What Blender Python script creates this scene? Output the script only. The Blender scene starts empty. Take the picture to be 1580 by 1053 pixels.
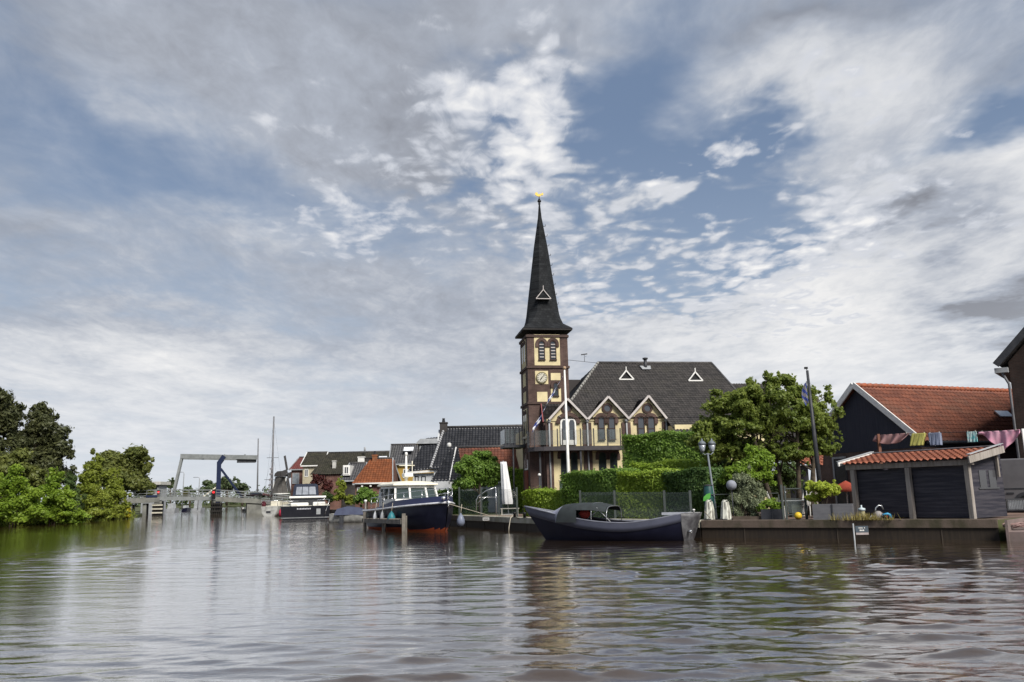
import bpy, math, random
import numpy as np
from mathutils import Vector, Matrix

# ------------------------------------------------------------------ camera, world, sun
S = bpy.context.scene
COL = S.collection
rad = math.radians
W0, H0, FPX = 1580.0, 1053.0, 1290.0
CAM = Vector((0, 0, 1.65))
PITCH = math.atan((766 - H0 / 2) / FPX)
ROLL = 0.022
FW = Vector((0, math.cos(PITCH), math.sin(PITCH)))
_r0 = Vector((1, 0, 0)); _u0 = Vector((0, -math.sin(PITCH), math.cos(PITCH)))
CR = _r0 * math.cos(ROLL) - _u0 * math.sin(ROLL)
CU = _u0 * math.cos(ROLL) + _r0 * math.sin(ROLL)
cd = bpy.data.cameras.new('camera')
cam = bpy.data.objects.new('camera', cd); COL.objects.link(cam)
m = Matrix((CR, CU, -FW)).transposed().to_4x4(); m.translation = CAM
cam.matrix_world = m
cd.sensor_width = 36; cd.lens = FPX / W0 * 36; cd.clip_start = 0.1; cd.clip_end = 4000
S.camera = cam
S.render.resolution_x = 1024; S.render.resolution_y = 682
S.view_settings.view_transform = 'Standard'; S.view_settings.look = 'None'
S.view_settings.exposure = 1.08; S.view_settings.gamma = 1
S.cycles.max_bounces = 6; S.cycles.diffuse_bounces = 3; S.cycles.glossy_bounces = 3
S.cycles.transmission_bounces = 4; S.cycles.transparent_max_bounces = 8
S.cycles.caustics_reflective = False; S.cycles.caustics_refractive = False

def ray(px, py):
    return FW * FPX + CR * (px - W0 / 2) + CU * (H0 / 2 - py)
def at(px, py, Y):
    r = ray(px, py); return CAM + r * (Y / r.y)
def gnd(px, py, z):
    r = ray(px, py); return CAM + r * ((z - CAM.z) / r.z)
def skyang(px, py):
    r = ray(px, py).normalized()
    return math.degrees(math.atan2(r.x, r.y)), math.degrees(math.asin(r.z))

SUN_AZ, SUN_EL = rad(148), rad(42)          # azimuth measured from +Y towards +X
sl = bpy.data.lights.new('sun', 'SUN'); sl.energy = 2.7; sl.angle = rad(22); sl.color = (1, .955, .88)
so = bpy.data.objects.new('sun', sl); COL.objects.link(so)
sd = Vector((math.sin(SUN_AZ) * math.cos(SUN_EL), math.cos(SUN_AZ) * math.cos(SUN_EL), math.sin(SUN_EL)))
so.rotation_euler = sd.to_track_quat('Z', 'Y').to_euler(); so.location = (60, -60, 80)

class NT:
    """tiny node-tree writer"""
    def __init__(s, tree): s.t = tree; s.n = tree.nodes; s.l = tree.links
    def node(s, typ, **kw):
        n = s.n.new(typ)
        for k, v in kw.items(): setattr(n, k, v)
        return n
    def put(s, sock, v):
        if hasattr(v, 'is_output') or isinstance(v, bpy.types.NodeSocket): s.l.new(v, sock)
        else: sock.default_value = v
    def math(s, op, a, b=0.0, c=0.0, clamp=False):
        n = s.node('ShaderNodeMath', operation=op, use_clamp=clamp)
        s.put(n.inputs[0], a); s.put(n.inputs[1], b); s.put(n.inputs[2], c)
        return n.outputs[0]
    def mix(s, f, a, b, blend='MIX'):
        n = s.node('ShaderNodeMix', data_type='RGBA', blend_type=blend)
        s.put(n.inputs[0], f); s.put(n.inputs[6], a); s.put(n.inputs[7], b)
        return n.outputs[2]
    def noise(s, vec, scale, detail=4, rough=.55, dist=0.0, col=False):
        n = s.node('ShaderNodeTexNoise'); s.l.new(vec, n.inputs['Vector'])
        n.inputs['Scale'].default_value = scale; n.inputs['Detail'].default_value = detail
        n.inputs['Roughness'].default_value = rough; n.inputs['Distortion'].default_value = dist
        return n.outputs[1] if col else n.outputs[0]
    def ramp(s, f, lo, hi, a=0.0, b=1.0, smooth=True):
        n = s.node('ShaderNodeMapRange', interpolation_type='SMOOTHSTEP' if smooth else 'LINEAR')
        s.put(n.inputs[0], f); n.inputs[1].default_value = lo; n.inputs[2].default_value = hi
        n.inputs[3].default_value = a; n.inputs[4].default_value = b
        return n.outputs[0]
    def mapping(s, vec, loc=(0, 0, 0), rot=(0, 0, 0), sc=(1, 1, 1), typ='POINT'):
        n = s.node('ShaderNodeMapping', vector_type=typ); s.l.new(vec, n.inputs[0])
        n.inputs[1].default_value = loc; n.inputs[2].default_value = rot; n.inputs[3].default_value = sc
        return n.outputs[0]

def make_world():
    w = bpy.data.worlds.new('World'); S.world = w; w.use_nodes = True
    t = NT(w.node_tree); t.n.clear()
    tc = t.node('ShaderNodeTexCoord'); d = tc.outputs['Generated']
    sky = t.node('ShaderNodeTexSky', sky_type='NISHITA'); sky.sun_disc = False
    sky.sun_elevation = SUN_EL; sky.sun_rotation = SUN_AZ
    sky.air_density = 1.0; sky.dust_density = 1.0; sky.ozone_density = 2.0
    sp = t.node('ShaderNodeSeparateXYZ'); t.l.new(d, sp.inputs[0])
    az = t.math('MULTIPLY', t.math('ARCTAN2', sp.outputs[0], sp.outputs[1]), 57.2958)
    el = t.math('MULTIPLY', t.math('ARCSINE', sp.outputs[2]), 57.2958)
    ang = t.node('ShaderNodeCombineXYZ'); t.put(ang.inputs[0], az); t.put(ang.inputs[1], el)
    ang = ang.outputs[0]
    # cloud-deck plane coordinates (clouds shrink towards the horizon)
    zz = t.math('ADD', t.math('MAXIMUM', sp.outputs[2], 0.0), 0.10)
    pl = t.node('ShaderNodeCombineXYZ')
    t.put(pl.inputs[0], t.math('DIVIDE', sp.outputs[0], zz)); t.put(pl.inputs[1], t.math('DIVIDE', sp.outputs[1], zz))
    pl = pl.outputs[0]
    # wobble the angular coordinate so that mask borders are ragged
    wob = t.noise(pl, 1.6, 5, .6, col=True)
    wv = t.node('ShaderNodeVectorMath', operation='SUBTRACT'); t.l.new(wob, wv.inputs[0]); wv.inputs[1].default_value = (.5, .5, .5)
    ws = t.node('ShaderNodeVectorMath', operation='SCALE'); t.l.new(wv.outputs[0], ws.inputs[0]); ws.inputs[3].default_value = 13.0
    wa = t.node('ShaderNodeVectorMath', operation='ADD'); t.l.new(ang, wa.inputs[0]); t.l.new(ws.outputs[0], wa.inputs[1])
    flat = t.node('ShaderNodeVectorMath', operation='MULTIPLY'); t.l.new(wa.outputs[0], flat.inputs[0]); flat.inputs[1].default_value = (1, 1, 0)
    flat = flat.outputs[0]
    def blobs(lst):
        tot = None
        for (px, py, rx, ry, rot, amp) in lst:
            a, e = skyang(px, py)
            k = .0444
            mp = t.mapping(flat, (a, e, 0), (0, 0, rad(rot)), (rx * k, ry * k, 1), 'TEXTURE')
            g = t.node('ShaderNodeTexGradient', gradient_type='QUADRATIC_SPHERE'); t.l.new(mp, g.inputs[0])
            v = t.math('MULTIPLY', g.outputs[1], amp)
            tot = v if tot is None else t.math('ADD', tot, v)
        return tot
    # macro layout: where the clouds are (positive) and where blue shows (negative); rot = ccw degrees
    cover = blobs([
        (1310, 90, 520, 200, 2, 1.35), (1200, 250, 220, 90, 15, .35), (1420, 400, 480, 300, 25, 1.6), (1180, 470, 360, 200, 25, 1.0),
        (840, 230, 210, 330, -6, 1.55), (1000, 300, 200, 100, 20, 1.5), (640, 230, 340, 170, -25, .85),
        (300, 60, 620, 190, -6, .9), (760, 40, 360, 150, 0, .75), (900, 520, 540, 240, 0, 1.35),
        (240, 600, 620, 210, 0, 1.0), (250, 520, 380, 70, -4, .45), (1500, 600, 500, 160, 0, .8), (1540, 470, 160, 90, 0, .8),
        (60, 330, 300, 110, 10, .5), (420, 380, 280, 100, -20, .6), (600, 450, 340, 110, -25, .7), (520, 200, 420, 200, -15, .5),
        # blue gaps
        (970, 140, 180, 140, 20, -1.25), (1120, 235, 330, 60, 14, -.75), (1560, 160, 190, 80, 12, -1.5), (1130, 315, 260, 45, 18, -.6),
        (330, 300, 500, 110, -20, -.55), (1090, 440, 190, 40, 20, -.35), (1560, 480, 170, 70, 15, -.5),
    ])
    # noise layers
    soft = t.noise(pl, 1.1, 5, .55, .3)
    med = t.noise(t.mapping(pl, rot=(0, 0, rad(28)), sc=(1.0, .62, 1)), 3.6, 5, .62, .4)
    warp = t.noise(pl, 4.0, 3, .5, col=True)
    wmx = t.mix(.10, pl, warp, 'LINEAR_LIGHT')
    vo = t.node('ShaderNodeTexVoronoi', feature='SMOOTH_F1', distance='EUCLIDEAN'); t.l.new(wmx, vo.inputs['Vector'])
    vo.inputs['Scale'].default_value = 11.0; vo.inputs['Smoothness'].default_value = .55; vo.inputs['Detail'].default_value = 1.6; vo.inputs['Roughness'].default_value = .55
    puff = t.math('SUBTRACT', 1.0, vo.outputs['Distance'])
    fine = t.noise(t.mapping(pl, rot=(0, 0, rad(35)), sc=(1, .6, 1)), 15.0, 6, .64, .6)
    zone = blobs([(840, 220, 230, 340, -6, 1.2), (1010, 310, 260, 170, 20, 1.2), (1200, 400, 420, 220, 28, 1.0), (1150, 200, 250, 120, 15, .8), (640, 240, 330, 220, -25, .5), (900, 480, 400, 200, 0, .6)])
    zone = t.ramp(zone, 0, .8)
    tex = t.math('ADD', t.math('MULTIPLY', t.math('SUBTRACT', soft, .5), 1.5), t.math('MULTIPLY', t.math('SUBTRACT', med, .5), 1.0))
    tex2 = t.math('ADD', t.math('MULTIPLY', t.math('SUBTRACT', puff, .62), 1.5), t.math('MULTIPLY', t.math('SUBTRACT', fine, .5), 1.0))
    dens = t.math('ADD', t.math('ADD', cover, .20), t.math('ADD', tex, t.math('MULTIPLY', tex2, t.math('ADD', t.math('MULTIPLY', zone, .95), .06))))
    thin = t.ramp(dens, -.40, .75)                       # veil
    thick = t.ramp(dens, .10, .85)                       # solid cloud
    # brightness: which clouds are lit white, which are grey from below
    bright = blobs([
        (1290, 110, 440, 130, 0, .75), (1330, 380, 540, 290, 28, .85), (1200, 480, 420, 240, 20, .5), (860, 240, 200, 280, -6, .7), (1000, 300, 200, 110, 20, 1.0),
        (950, 490, 480, 230, 0, .65), (240, 590, 620, 170, -2, .8), (1480, 560, 460, 170, 0, .75), (1560, 260, 260, 140, 20, .6), (120, 700, 300, 120, 0, .35), (650, 700, 800, 90, 0, .25),
        (1420, 320, 200, 90, 20, -1.25), (1550, 480, 170, 80, 5, -1.7), (1230, 10, 520, 50, 0, -.5), (420, 20, 800, 130, -3, -.25), (30, 100, 160, 500, 0, -.35), (650, 640, 340, 60, 0, -.2), (300, 250, 500, 300, -15, .15), (1560, 60, 150, 130, 0, -.4),
    ])
    br = t.math('ADD', t.math('ADD', bright, .12), t.math('ADD', t.math('MULTIPLY', t.math('SUBTRACT', med, .5), 1.3), t.math('ADD', t.math('MULTIPLY', t.math('SUBTRACT', fine, .5), .55), t.math('MULTIPLY', t.math('SUBTRACT', puff, .6), t.math('MULTIPLY', zone, .7)))))
    br = t.ramp(br, -.35, 1.15, smooth=False)
    cc = t.node('ShaderNodeValToRGB'); t.put(cc.inputs[0], br)
    e = cc.color_ramp.elements; e[0].position = 0; e[0].color = (1.45, 1.53, 1.75, 1); e[1].position = 1; e[1].color = (5.1, 5.05, 5.0, 1)
    q = e.new(.35); q.color = (2.4, 2.6, 3.0, 1); q = e.new(.65); q.color = (3.75, 3.85, 4.05, 1)
    hz = t.ramp(el, 0, 26)
    blue = t.mix(hz, (2.4, 2.8, 3.35, 1), (.92, 1.27, 1.92, 1))
    base = t.mix(.85, sky.outputs[0], blue)
    veil = t.mix(.4, cc.outputs[0], (2.75, 3.08, 3.6, 1))
    c1 = t.mix(t.math('MULTIPLY', thin, .85), base, veil)
    c2 = t.mix(thick, c1, cc.outputs[0])
    # crisp small cloudlets over the veil
    pz = blobs([(830, 210, 190, 330, -6, 1.25), (690, 200, 280, 260, -20, 1.1), (1000, 290, 190, 90, 20, 1.2), (1090, 210, 200, 80, 15, .8), (900, 430, 320, 170, 0, .8), (1180, 380, 330, 170, 28, 1.0), (560, 330, 360, 190, -20, .9), (420, 170, 300, 120, -15, .5), (1290, 120, 440, 170, 0, .75), (1380, 330, 380, 200, 28, .95), (1120, 500, 380, 120, 0, .6), (960, 130, 110, 130, 20, -.5)])
    pv = t.math('ADD', t.math('ADD', t.math('MULTIPLY', puff, .62), t.math('MULTIPLY', fine, .75)), t.math('ADD', t.math('MULTIPLY', med, .9), t.math('MULTIPLY', t.math('MINIMUM', pz, 1.3), .55)))
    pm = t.math('MULTIPLY', t.ramp(pv, 1.22, 1.58), t.ramp(pz, 0, .5))
    c2 = t.mix(t.math('MULTIPLY', pm, .92), c2, t.mix(t.ramp(pv, 1.45, 1.9), (3.6, 3.75, 4.1, 1), (5.3, 5.25, 5.2, 1)))
    c2 = t.mix(t.ramp(el, -1, 13, .75, 0), c2, (4.3, 4.5, 4.8, 1))
    bg = t.node('ShaderNodeBackground'); t.put(bg.inputs[0], c2); bg.inputs[1].default_value = 0.085
    out = t.node('ShaderNodeOutputWorld'); t.l.new(bg.outputs[0], out.inputs[0])
make_world()

# ------------------------------------------------------------------ helpers
rng = random.Random(7)
MATS = {}
def mat(name, col, rough=.6, col2=None, nscale=3.0, metal=0.0, spec=.22, bump=0.0, bscale=20.0, amt=1.0, streak=None):
    """principled surface whose base colour drifts between col and col2 with object-space noise"""
    if name in MATS: return MATS[name]
    mt = bpy.data.materials.new(name); mt.use_nodes = True
    t = NT(mt.node_tree); b = t.n['Principled BSDF']
    tc = t.node('ShaderNodeTexCoord').outputs['Object']
    c1 = (*col, 1); c2 = (*(col2 or [c * .72 for c in col]), 1)
    vec = t.mapping(tc, sc=streak) if streak else tc
    f = t.ramp(t.noise(vec, nscale, 5, .6), .35, .68)
    t.put(b.inputs['Base Color'], t.mix(t.math('MULTIPLY', f, amt), c1, c2))
    b.inputs['Roughness'].default_value = rough; b.inputs['Metallic'].default_value = metal
    b.inputs['Specular IOR Level'].default_value = spec
    if bump:
        bn = t.node('ShaderNodeBump'); bn.inputs['Strength'].default_value = bump; bn.inputs['Distance'].default_value = .02
        t.put(bn.inputs['Height'], t.noise(vec, bscale, 3)); t.l.new(bn.outputs[0], b.inputs['Normal'])
    MATS[name] = mt; return mt

def mat_brick(name, c1, c2, mortar, w=.22, h=.065):
    if name in MATS: return MATS[name]
    mt = bpy.data.materials.new(name); mt.use_nodes = True
    t = NT(mt.node_tree); b = t.n['Principled BSDF']
    tc = t.node('ShaderNodeTexCoord').outputs['Object']
    sp = t.node('ShaderNodeSeparateXYZ'); t.l.new(tc, sp.inputs[0])
    cb = t.node('ShaderNodeCombineXYZ'); t.put(cb.inputs[0], t.math('ADD', sp.outputs[0], sp.outputs[1])); t.put(cb.inputs[1], sp.outputs[2])
    br = t.node('ShaderNodeTexBrick'); t.l.new(cb.outputs[0], br.inputs['Vector'])
    br.inputs['Color1'].default_value = (*c1, 1); br.inputs['Color2'].default_value = (*c2, 1); br.inputs['Mortar'].default_value = (*mortar, 1)
    br.inputs['Scale'].default_value = 1; br.inputs['Brick Width'].default_value = w; br.inputs['Row Height'].default_value = h
    br.inputs['Mortar Size'].default_value = .008
    n = t.ramp(t.noise(tc, .9, 6, .68), .3, .7, .6, 1.2)
    mx = t.mix(1.0, br.outputs[0], (1, 1, 1, 1), 'MULTIPLY'); nn = mx.node
    t.put(nn.inputs[7], t.node('ShaderNodeCombineColor').outputs[0])
    cmb = nn.inputs[7].links[0].from_node
    for i in range(3): t.put(cmb.inputs[i], n)
    t.put(b.inputs['Base Color'], mx); b.inputs['Roughness'].default_value = .85; b.inputs['Specular IOR Level'].default_value = .15
    MATS[name] = mt; return mt

def mat_leaf(name, c1, c2, trans=.3, big=.35):
    if name in MATS: return MATS[name]
    mt = bpy.data.materials.new(name); mt.use_nodes = True
    t = NT(mt.node_tree); t.n.clear()
    g = t.node('ShaderNodeNewGeometry'); tc = t.node('ShaderNodeTexCoord').outputs['Object']
    f = t.math('ADD', t.math('MULTIPLY', g.outputs['Random Per Island'], .6), t.math('MULTIPLY', t.ramp(t.noise(tc, big, 3), .3, .7), .4))
    c1 = [x * 1.6 for x in c1]; c2 = [x * 1.38 for x in c2]; c = t.mix(f, (*c1, 1), (*c2, 1))
    di = t.node('ShaderNodeBsdfPrincipled'); t.put(di.inputs['Base Color'], c); di.inputs['Roughness'].default_value = .5; di.inputs['Specular IOR Level'].default_value = .3
    tr = t.node('ShaderNodeBsdfTranslucent'); t.put(tr.inputs[0], t.mix(.35, c, (*[min(1, x * 1.6) for x in c2], 1)))
    mx = t.node('ShaderNodeMixShader'); mx.inputs[0].default_value = min(.5, trans + .08)
    t.l.new(di.outputs[0], mx.inputs[1]); t.l.new(tr.outputs[0], mx.inputs[2])
    o = t.node('ShaderNodeOutputMaterial'); t.l.new(mx.outputs[0], o.inputs[0])
    MATS[name] = mt; return mt

def mat_tile(name, c1, c2, c3=None, rough=.55, nscale=.7):
    """roof tiles: colour per tile island is impossible on one sheet, so use cell noise in UV (u, v in tiles)"""
    if name in MATS: return MATS[name]
    mt = bpy.data.materials.new(name); mt.use_nodes = True
    t = NT(mt.node_tree); b = t.n['Principled BSDF']
    uv = t.node('ShaderNodeUVMap').outputs[0]
    fl = t.node('ShaderNodeVectorMath', operation='FLOOR'); t.l.new(uv, fl.inputs[0])
    wn = t.node('ShaderNodeTexWhiteNoise', noise_dimensions='3D'); t.l.new(fl.outputs[0], wn.inputs['Vector'])
    tc = t.node('ShaderNodeTexCoord').outputs['Object']
    c = t.mix(wn.outputs[0], (*c1, 1), (*c2, 1))
    c = t.mix(t.math('MULTIPLY', t.ramp(t.noise(tc, nscale, 5, .65), .48, .75), .6), c, (*(c3 or c1), 1))
    t.put(b.inputs['Base Color'], c); b.inputs['Roughness'].default_value = rough; b.inputs['Specular IOR Level'].default_value = .22
    MATS[name] = mt; return mt

def mat_glass(name='glass', col=(.02, .024, .03), rough=.04, alpha=None):
    if name in MATS: return MATS[name]
    mt = bpy.data.materials.new(name); mt.use_nodes = True
    b = mt.node_tree.nodes['Principled BSDF']
    b.inputs['Base Color'].default_value = (*col, 1); b.inputs['Roughness'].default_value = rough
    b.inputs['Specular IOR Level'].default_value = .8
    if alpha is not None: b.inputs['Alpha'].default_value = alpha
    MATS[name] = mt; return mt

class MB:
    def __init__(s): s.v = []; s.f = []; s.mi = []; s.uv = None; s.sm = []
    def face(s, ids, mi=0, sm=False): s.f.append(tuple(ids)); s.mi.append(mi); s.sm.append(sm)
    def quad(s, pts, mi=0):
        n = len(s.v); s.v += [tuple(p) for p in pts]; s.face(range(n, n + len(pts)), mi); return s
    def box(s, x0, x1, y0, y1, z0, z1, mi=0):
        return s.prism([(x0, y0, z0), (x1, y0, z0), (x1, y1, z0), (x0, y1, z0)], (0, 0, z1 - z0), mi)
    def prism(s, poly, vec, mi=0):
        n = len(s.v); k = len(poly); vec = Vector(vec)
        s.v += [tuple(p) for p in poly] + [tuple(Vector(p) + vec) for p in poly]
        s.face(reversed(range(n, n + k)), mi); s.face(range(n + k, n + 2 * k), mi)
        for i in range(k):
            j = (i + 1) % k; s.face((n + i, n + j, n + k + j, n + k + i), mi)
        return s
    def beam(s, a, b, w, h=None, up=(0, 0, 1), mi=0):
        """square bar from a to b, w across and h along up"""
        h = h or w; a = Vector(a); b = Vector(b); d = (b - a).normalized(); up = Vector(up)
        if abs(d.dot(up)) > .98: up = Vector((1, 0, 0)) if abs(d.x) < .9 else Vector((0, 1, 0))
        x = d.cross(up).normalized() * (w / 2); y = x.cross(d).normalized() * (h / 2)
        return s.prism([a - x - y, a + x - y, a + x + y, a - x + y], b - a, mi)
    def tube(s, pts, r, n=8, mi=0, caps=True, closed=False):
        pts = [Vector(p) for p in pts]; rs = r if isinstance(r, (list, tuple)) else [r] * len(pts)
        base = len(s.v); prev = None; k = len(pts)
        for i, p in enumerate(pts):
            d = (pts[min(i + 1, k - 1)] - pts[max(i - 1, 0)])
            d = d.normalized() if d.length > 1e-9 else Vector((0, 0, 1))
            if prev is None:
                a = d.cross(Vector((0, 0, 1)))
                if a.length < .05: a = d.cross(Vector((1, 0, 0)))
                a.normalize()
            else:
                a = (prev - d * prev.dot(d)); a = a.normalized() if a.length > 1e-6 else d.orthogonal().normalized()
            prev = a; b = d.cross(a)
            for j in range(n):
                t = 2 * math.pi * j / n
                s.v.append(tuple(p + (a * math.cos(t) + b * math.sin(t)) * rs[i]))
        for i in range(k - 1):
            for j in range(n):
                q = (j + 1) % n
                s.face((base + i * n + j, base + i * n + q, base + (i + 1) * n + q, base + (i + 1) * n + j), mi, True)
        if caps:
            s.face(reversed(range(base, base + n)), mi); s.face(range(base + (k - 1) * n, base + k * n), mi)
        return s
    def lathe(s, prof, c=(0, 0, 0), n=16, mi=0, sx=1.0, sy=1.0):
        base = len(s.v); k = len(prof)
        for (r, z) in prof:
            for j in range(n):
                t = 2 * math.pi * j / n; s.v.append((c[0] + r * sx * math.cos(t), c[1] + r * sy * math.sin(t), c[2] + z))
        for i in range(k - 1):
            for j in range(n):
                q = (j + 1) % n
                s.face((base + i * n + j, base + i * n + q, base + (i + 1) * n + q, base + (i + 1) * n + j), mi, True)
        if prof[0][0] > 1e-4: s.face(reversed(range(base, base + n)), mi)
        if prof[-1][0] > 1e-4: s.face(range(base + (k - 1) * n, base + k * n), mi)
        return s
    def grid(s, P, mi=0, sm=True):
        """P[i][j] -> sheet"""
        base = len(s.v); a = len(P); b = len(P[0])
        for row in P: s.v += [tuple(p) for p in row]
        for i in range(a - 1):
            for j in range(b - 1):
                s.face((base + i * b + j, base + i * b + j + 1, base + (i + 1) * b + j + 1, base + (i + 1) * b + j), mi, sm)
        return s
    def mesh(s, name, mats):
        me = bpy.data.meshes.new(name); me.from_pydata(s.v, [], s.f)
        for m_ in (mats if isinstance(mats, (list, tuple)) else [mats]): me.materials.append(m_)
        me.polygons.foreach_set('material_index', s.mi)
        me.polygons.foreach_set('use_smooth', s.sm)
        if s.uv:
            l = me.uv_layers.new(name='UVMap'); vi = np.zeros(len(me.loops), dtype=np.int32); me.loops.foreach_get('vertex_index', vi)
            l.data.foreach_set('uv', np.array(s.uv, dtype=np.float32)[vi].ravel())
        me.update(); return me
    def build(s, name, mats, parent=None, bevel=0.0, fix=True):
        me = s.mesh(name, mats)
        if fix:
            import bmesh
            bm = bmesh.new(); bm.from_mesh(me); bmesh.ops.recalc_face_normals(bm, faces=bm.faces); bm.to_mesh(me); bm.free()
        o = bpy.data.objects.new(name, me); COL.objects.link(o)
        if parent: o.parent = parent
        if bevel:
            b = o.modifiers.new('bevel', 'BEVEL'); b.width = bevel; b.segments = 2; b.limit_method = 'ANGLE'
        return o

def tag(o, label, cat, group=None):
    o['label'] = label; o['category'] = cat
    if group: o['group'] = group
    return o
def thing(name, label, cat, loc=(0, 0, 0), rotz=0.0, group=None):
    o = bpy.data.objects.new(name, None); COL.objects.link(o)
    o.location = loc; o.rotation_euler = (0, 0, rotz); o.empty_display_size = .3
    return tag(o, label, cat, group)
def struct(name, mb, mats, **k):
    o = mb.build(name, mats, **k); o['kind'] = 'structure'; return o
def copy_tree(o, parent=None):
    c = o.copy(); COL.objects.link(c)
    if parent: c.parent = parent
    for ch in list(o.children): copy_tree(ch, c)
    return c

class Fr:
    """local frame (x right along the thing, y away, z up) with pixel lookup"""
    def __init__(s, loc, rotz=0.0):
        s.loc = Vector(loc); s.rz = rotz; s.R = Matrix.Rotation(rotz, 3, 'Z'); s.Ri = s.R.transposed()
    def loc_of(s, w): return s.Ri @ (Vector(w) - s.loc)
    def hit(s, px, py, v):
        """local point where the view ray through a pixel meets the plane y = v"""
        o = s.loc_of(CAM); r = s.Ri @ ray(px, py)
        return o + r * ((v - o.y) / r.y)
    def hitx(s, px, py, u):
        o = s.loc_of(CAM); r = s.Ri @ ray(px, py)
        return o + r * ((u - o.x) / r.x)

def pantile(mb, eL, eR, rR, rL, tile=.22, row=.30, amp=.028, lap=.02, sub=5, off=0.0):
    """roof sheet of pantiles between an eave (eL-eR) and a ridge (rL-rR); uv counts tiles"""
    eL, eR, rR, rL = map(Vector, (eL, eR, rR, rL))
    ud = (eR - eL).normalized(); mid = (rL + rR) / 2 - (eL + eR) / 2
    vd = (mid - ud * mid.dot(ud)); H = vd.length; vd.normalize(); n = ud.cross(vd)
    if n.z < 0: n = -n
    if mb.uv is None: mb.uv = []
    rows = max(1, round(H / row))
    us = [(p - eL).dot(ud) for p in (eL, eR, rL, rR)]
    u0, u1 = min(us), max(us); nu = max(2, int(math.ceil((u1 - u0) / tile * sub)))
    U = [u0 + i * tile / sub for i in range(nu + 1)]
    base = len(mb.v); cols = len(U); lev = 0
    for r in range(rows):
        for k, (fr, h) in enumerate(((0.0, lap), (0.999, 0.0))):
            f = (r + fr) / rows
            a = us[0] + (us[2] - us[0]) * f; b = us[1] + (us[3] - us[1]) * f
            for u in U:
                uc = min(max(u, a), b)
                ph = (uc / tile) % 1.0
                w = amp * (math.sin(2 * math.pi * ph) * .75 + .25 * math.sin(4 * math.pi * ph + .6))
                p = eL + ud * uc + vd * (H * f) + n * (h + w)
                mb.v.append(tuple(p)); mb.uv.append((uc / tile + off, r + .5 + off))
            lev += 1
    for i in range(lev - 1):
        for j in range(cols - 1):
            q = (base + i * cols + j, base + i * cols + j + 1, base + (i + 1) * cols + j + 1, base + (i + 1) * cols + j)
            A, B = Vector(mb.v[q[0]]), Vector(mb.v[q[1]]); C, D = Vector(mb.v[q[2]]), Vector(mb.v[q[3]])
            if (A - B).length < 1e-5 and (C - D).length < 1e-5: continue
            mb.face(q, 0, i % 2 == 0)
    return mb

# ---- foliage
def _n3(P, s, seed):
    r = np.random.RandomState(seed); out = np.zeros(len(P))
    for k in range(5):
        d = r.normal(size=3); d /= np.linalg.norm(d)
        out += np.sin(P @ d * s * (1 + .5 * k) + r.uniform(0, 6.28))
    return out / 2.2
def leaf_cloud(clumps, n, size, seed, gap=-.5, gs=1.2, edge=.45, up=.35, aspect=.55, box=False, floor=None):
    """arrays of leaf quads spread through a set of ellipsoids (or boxes)"""
    r = np.random.RandomState(seed); C = np.array(clumps, dtype=float)
    vol = (C[:, 3] * C[:, 4] * C[:, 5]) ** .72; pick = r.choice(len(C), n, p=vol / vol.sum())
    if box:
        D = r.uniform(-1, 1, (n, 3)); ax = r.randint(0, 3, n); sg = np.where(r.rand(n) < .5, -1., 1.)
        outer = r.rand(n) < .9
        sg = np.where((ax == 1), -np.abs(sg) * np.where(r.rand(n) < .15, -1, 1), np.where(ax == 2, 1., sg))
        D[np.arange(n), ax] = np.where(outer, sg * r.uniform(.86, 1.04, n), D[np.arange(n), ax])
    else:
        D = r.normal(size=(n, 3)); D /= np.linalg.norm(D, axis=1)[:, None]
        D *= (r.rand(n) ** edge)[:, None]
        D *= 1 + .22 * np.abs(r.normal(size=(n, 1))) * (r.rand(n, 1) < .6)
    P = C[pick, :3] + D * C[pick, 3:6]
    keep = _n3(P, gs, seed) > gap - .6 * r.rand(n)
    if floor is not None: keep &= P[:, 2] > floor
    P = P[keep]; D = D[keep]; k = len(P)
    N = D / (np.linalg.norm(D, axis=1)[:, None] + 1e-6) * .9 + r.normal(size=(k, 3)) * .65 + np.array([0, 0, up])
    N /= np.linalg.norm(N, axis=1)[:, None]
    A = np.cross(N, r.normal(size=(k, 3))); A /= np.linalg.norm(A, axis=1)[:, None] + 1e-9
    B = np.cross(N, A); sz = size * r.uniform(.6, 1.35, (k, 1))
    A *= sz * .5; B *= sz * aspect * .5
    V = np.stack([P - A, P + B - A * .1 + N * sz * .06, P + A, P - B - A * .1 + N * sz * .06], axis=1).reshape(-1, 3)
    return V
def leaf_obj(name, V, mt, parent=None, extra=None, mats2=()):
    """mesh of leaf quads, plus optional MB geometry (dense inner mass) on material slot 1+"""
    k = len(V) // 4; ev = np.array(extra.v, dtype=float) if extra and extra.v else np.zeros((0, 3))
    AV = np.concatenate([V, ev]) if len(ev) else V
    faces = np.arange(4 * k).reshape(-1, 4)
    me = bpy.data.meshes.new(name)
    if extra and extra.f:
        me.from_pydata(AV.tolist(), [], faces.tolist() + [tuple(i + 4 * k for i in f) for f in extra.f])
        me.materials.append(mt)
        for x in mats2: me.materials.append(x)
        me.polygons.foreach_set('material_index', [0] * k + [1 + q for q in extra.mi])
    else:
        me.vertices.add(4 * k); me.vertices.foreach_set('co', AV.astype(np.float32).ravel())
        me.loops.add(4 * k); me.loops.foreach_set('vertex_index', np.arange(4 * k, dtype=np.int32))
        me.polygons.add(k); me.polygons.foreach_set('loop_start', np.arange(0, 4 * k, 4, dtype=np.int32)); me.polygons.foreach_set('loop_total', np.full(k, 4, dtype=np.int32))
        me.materials.append(mt); me.update(calc_edges=True)
    o = bpy.data.objects.new(name, me); COL.objects.link(o)
    if parent: o.parent = parent
    return o
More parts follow.
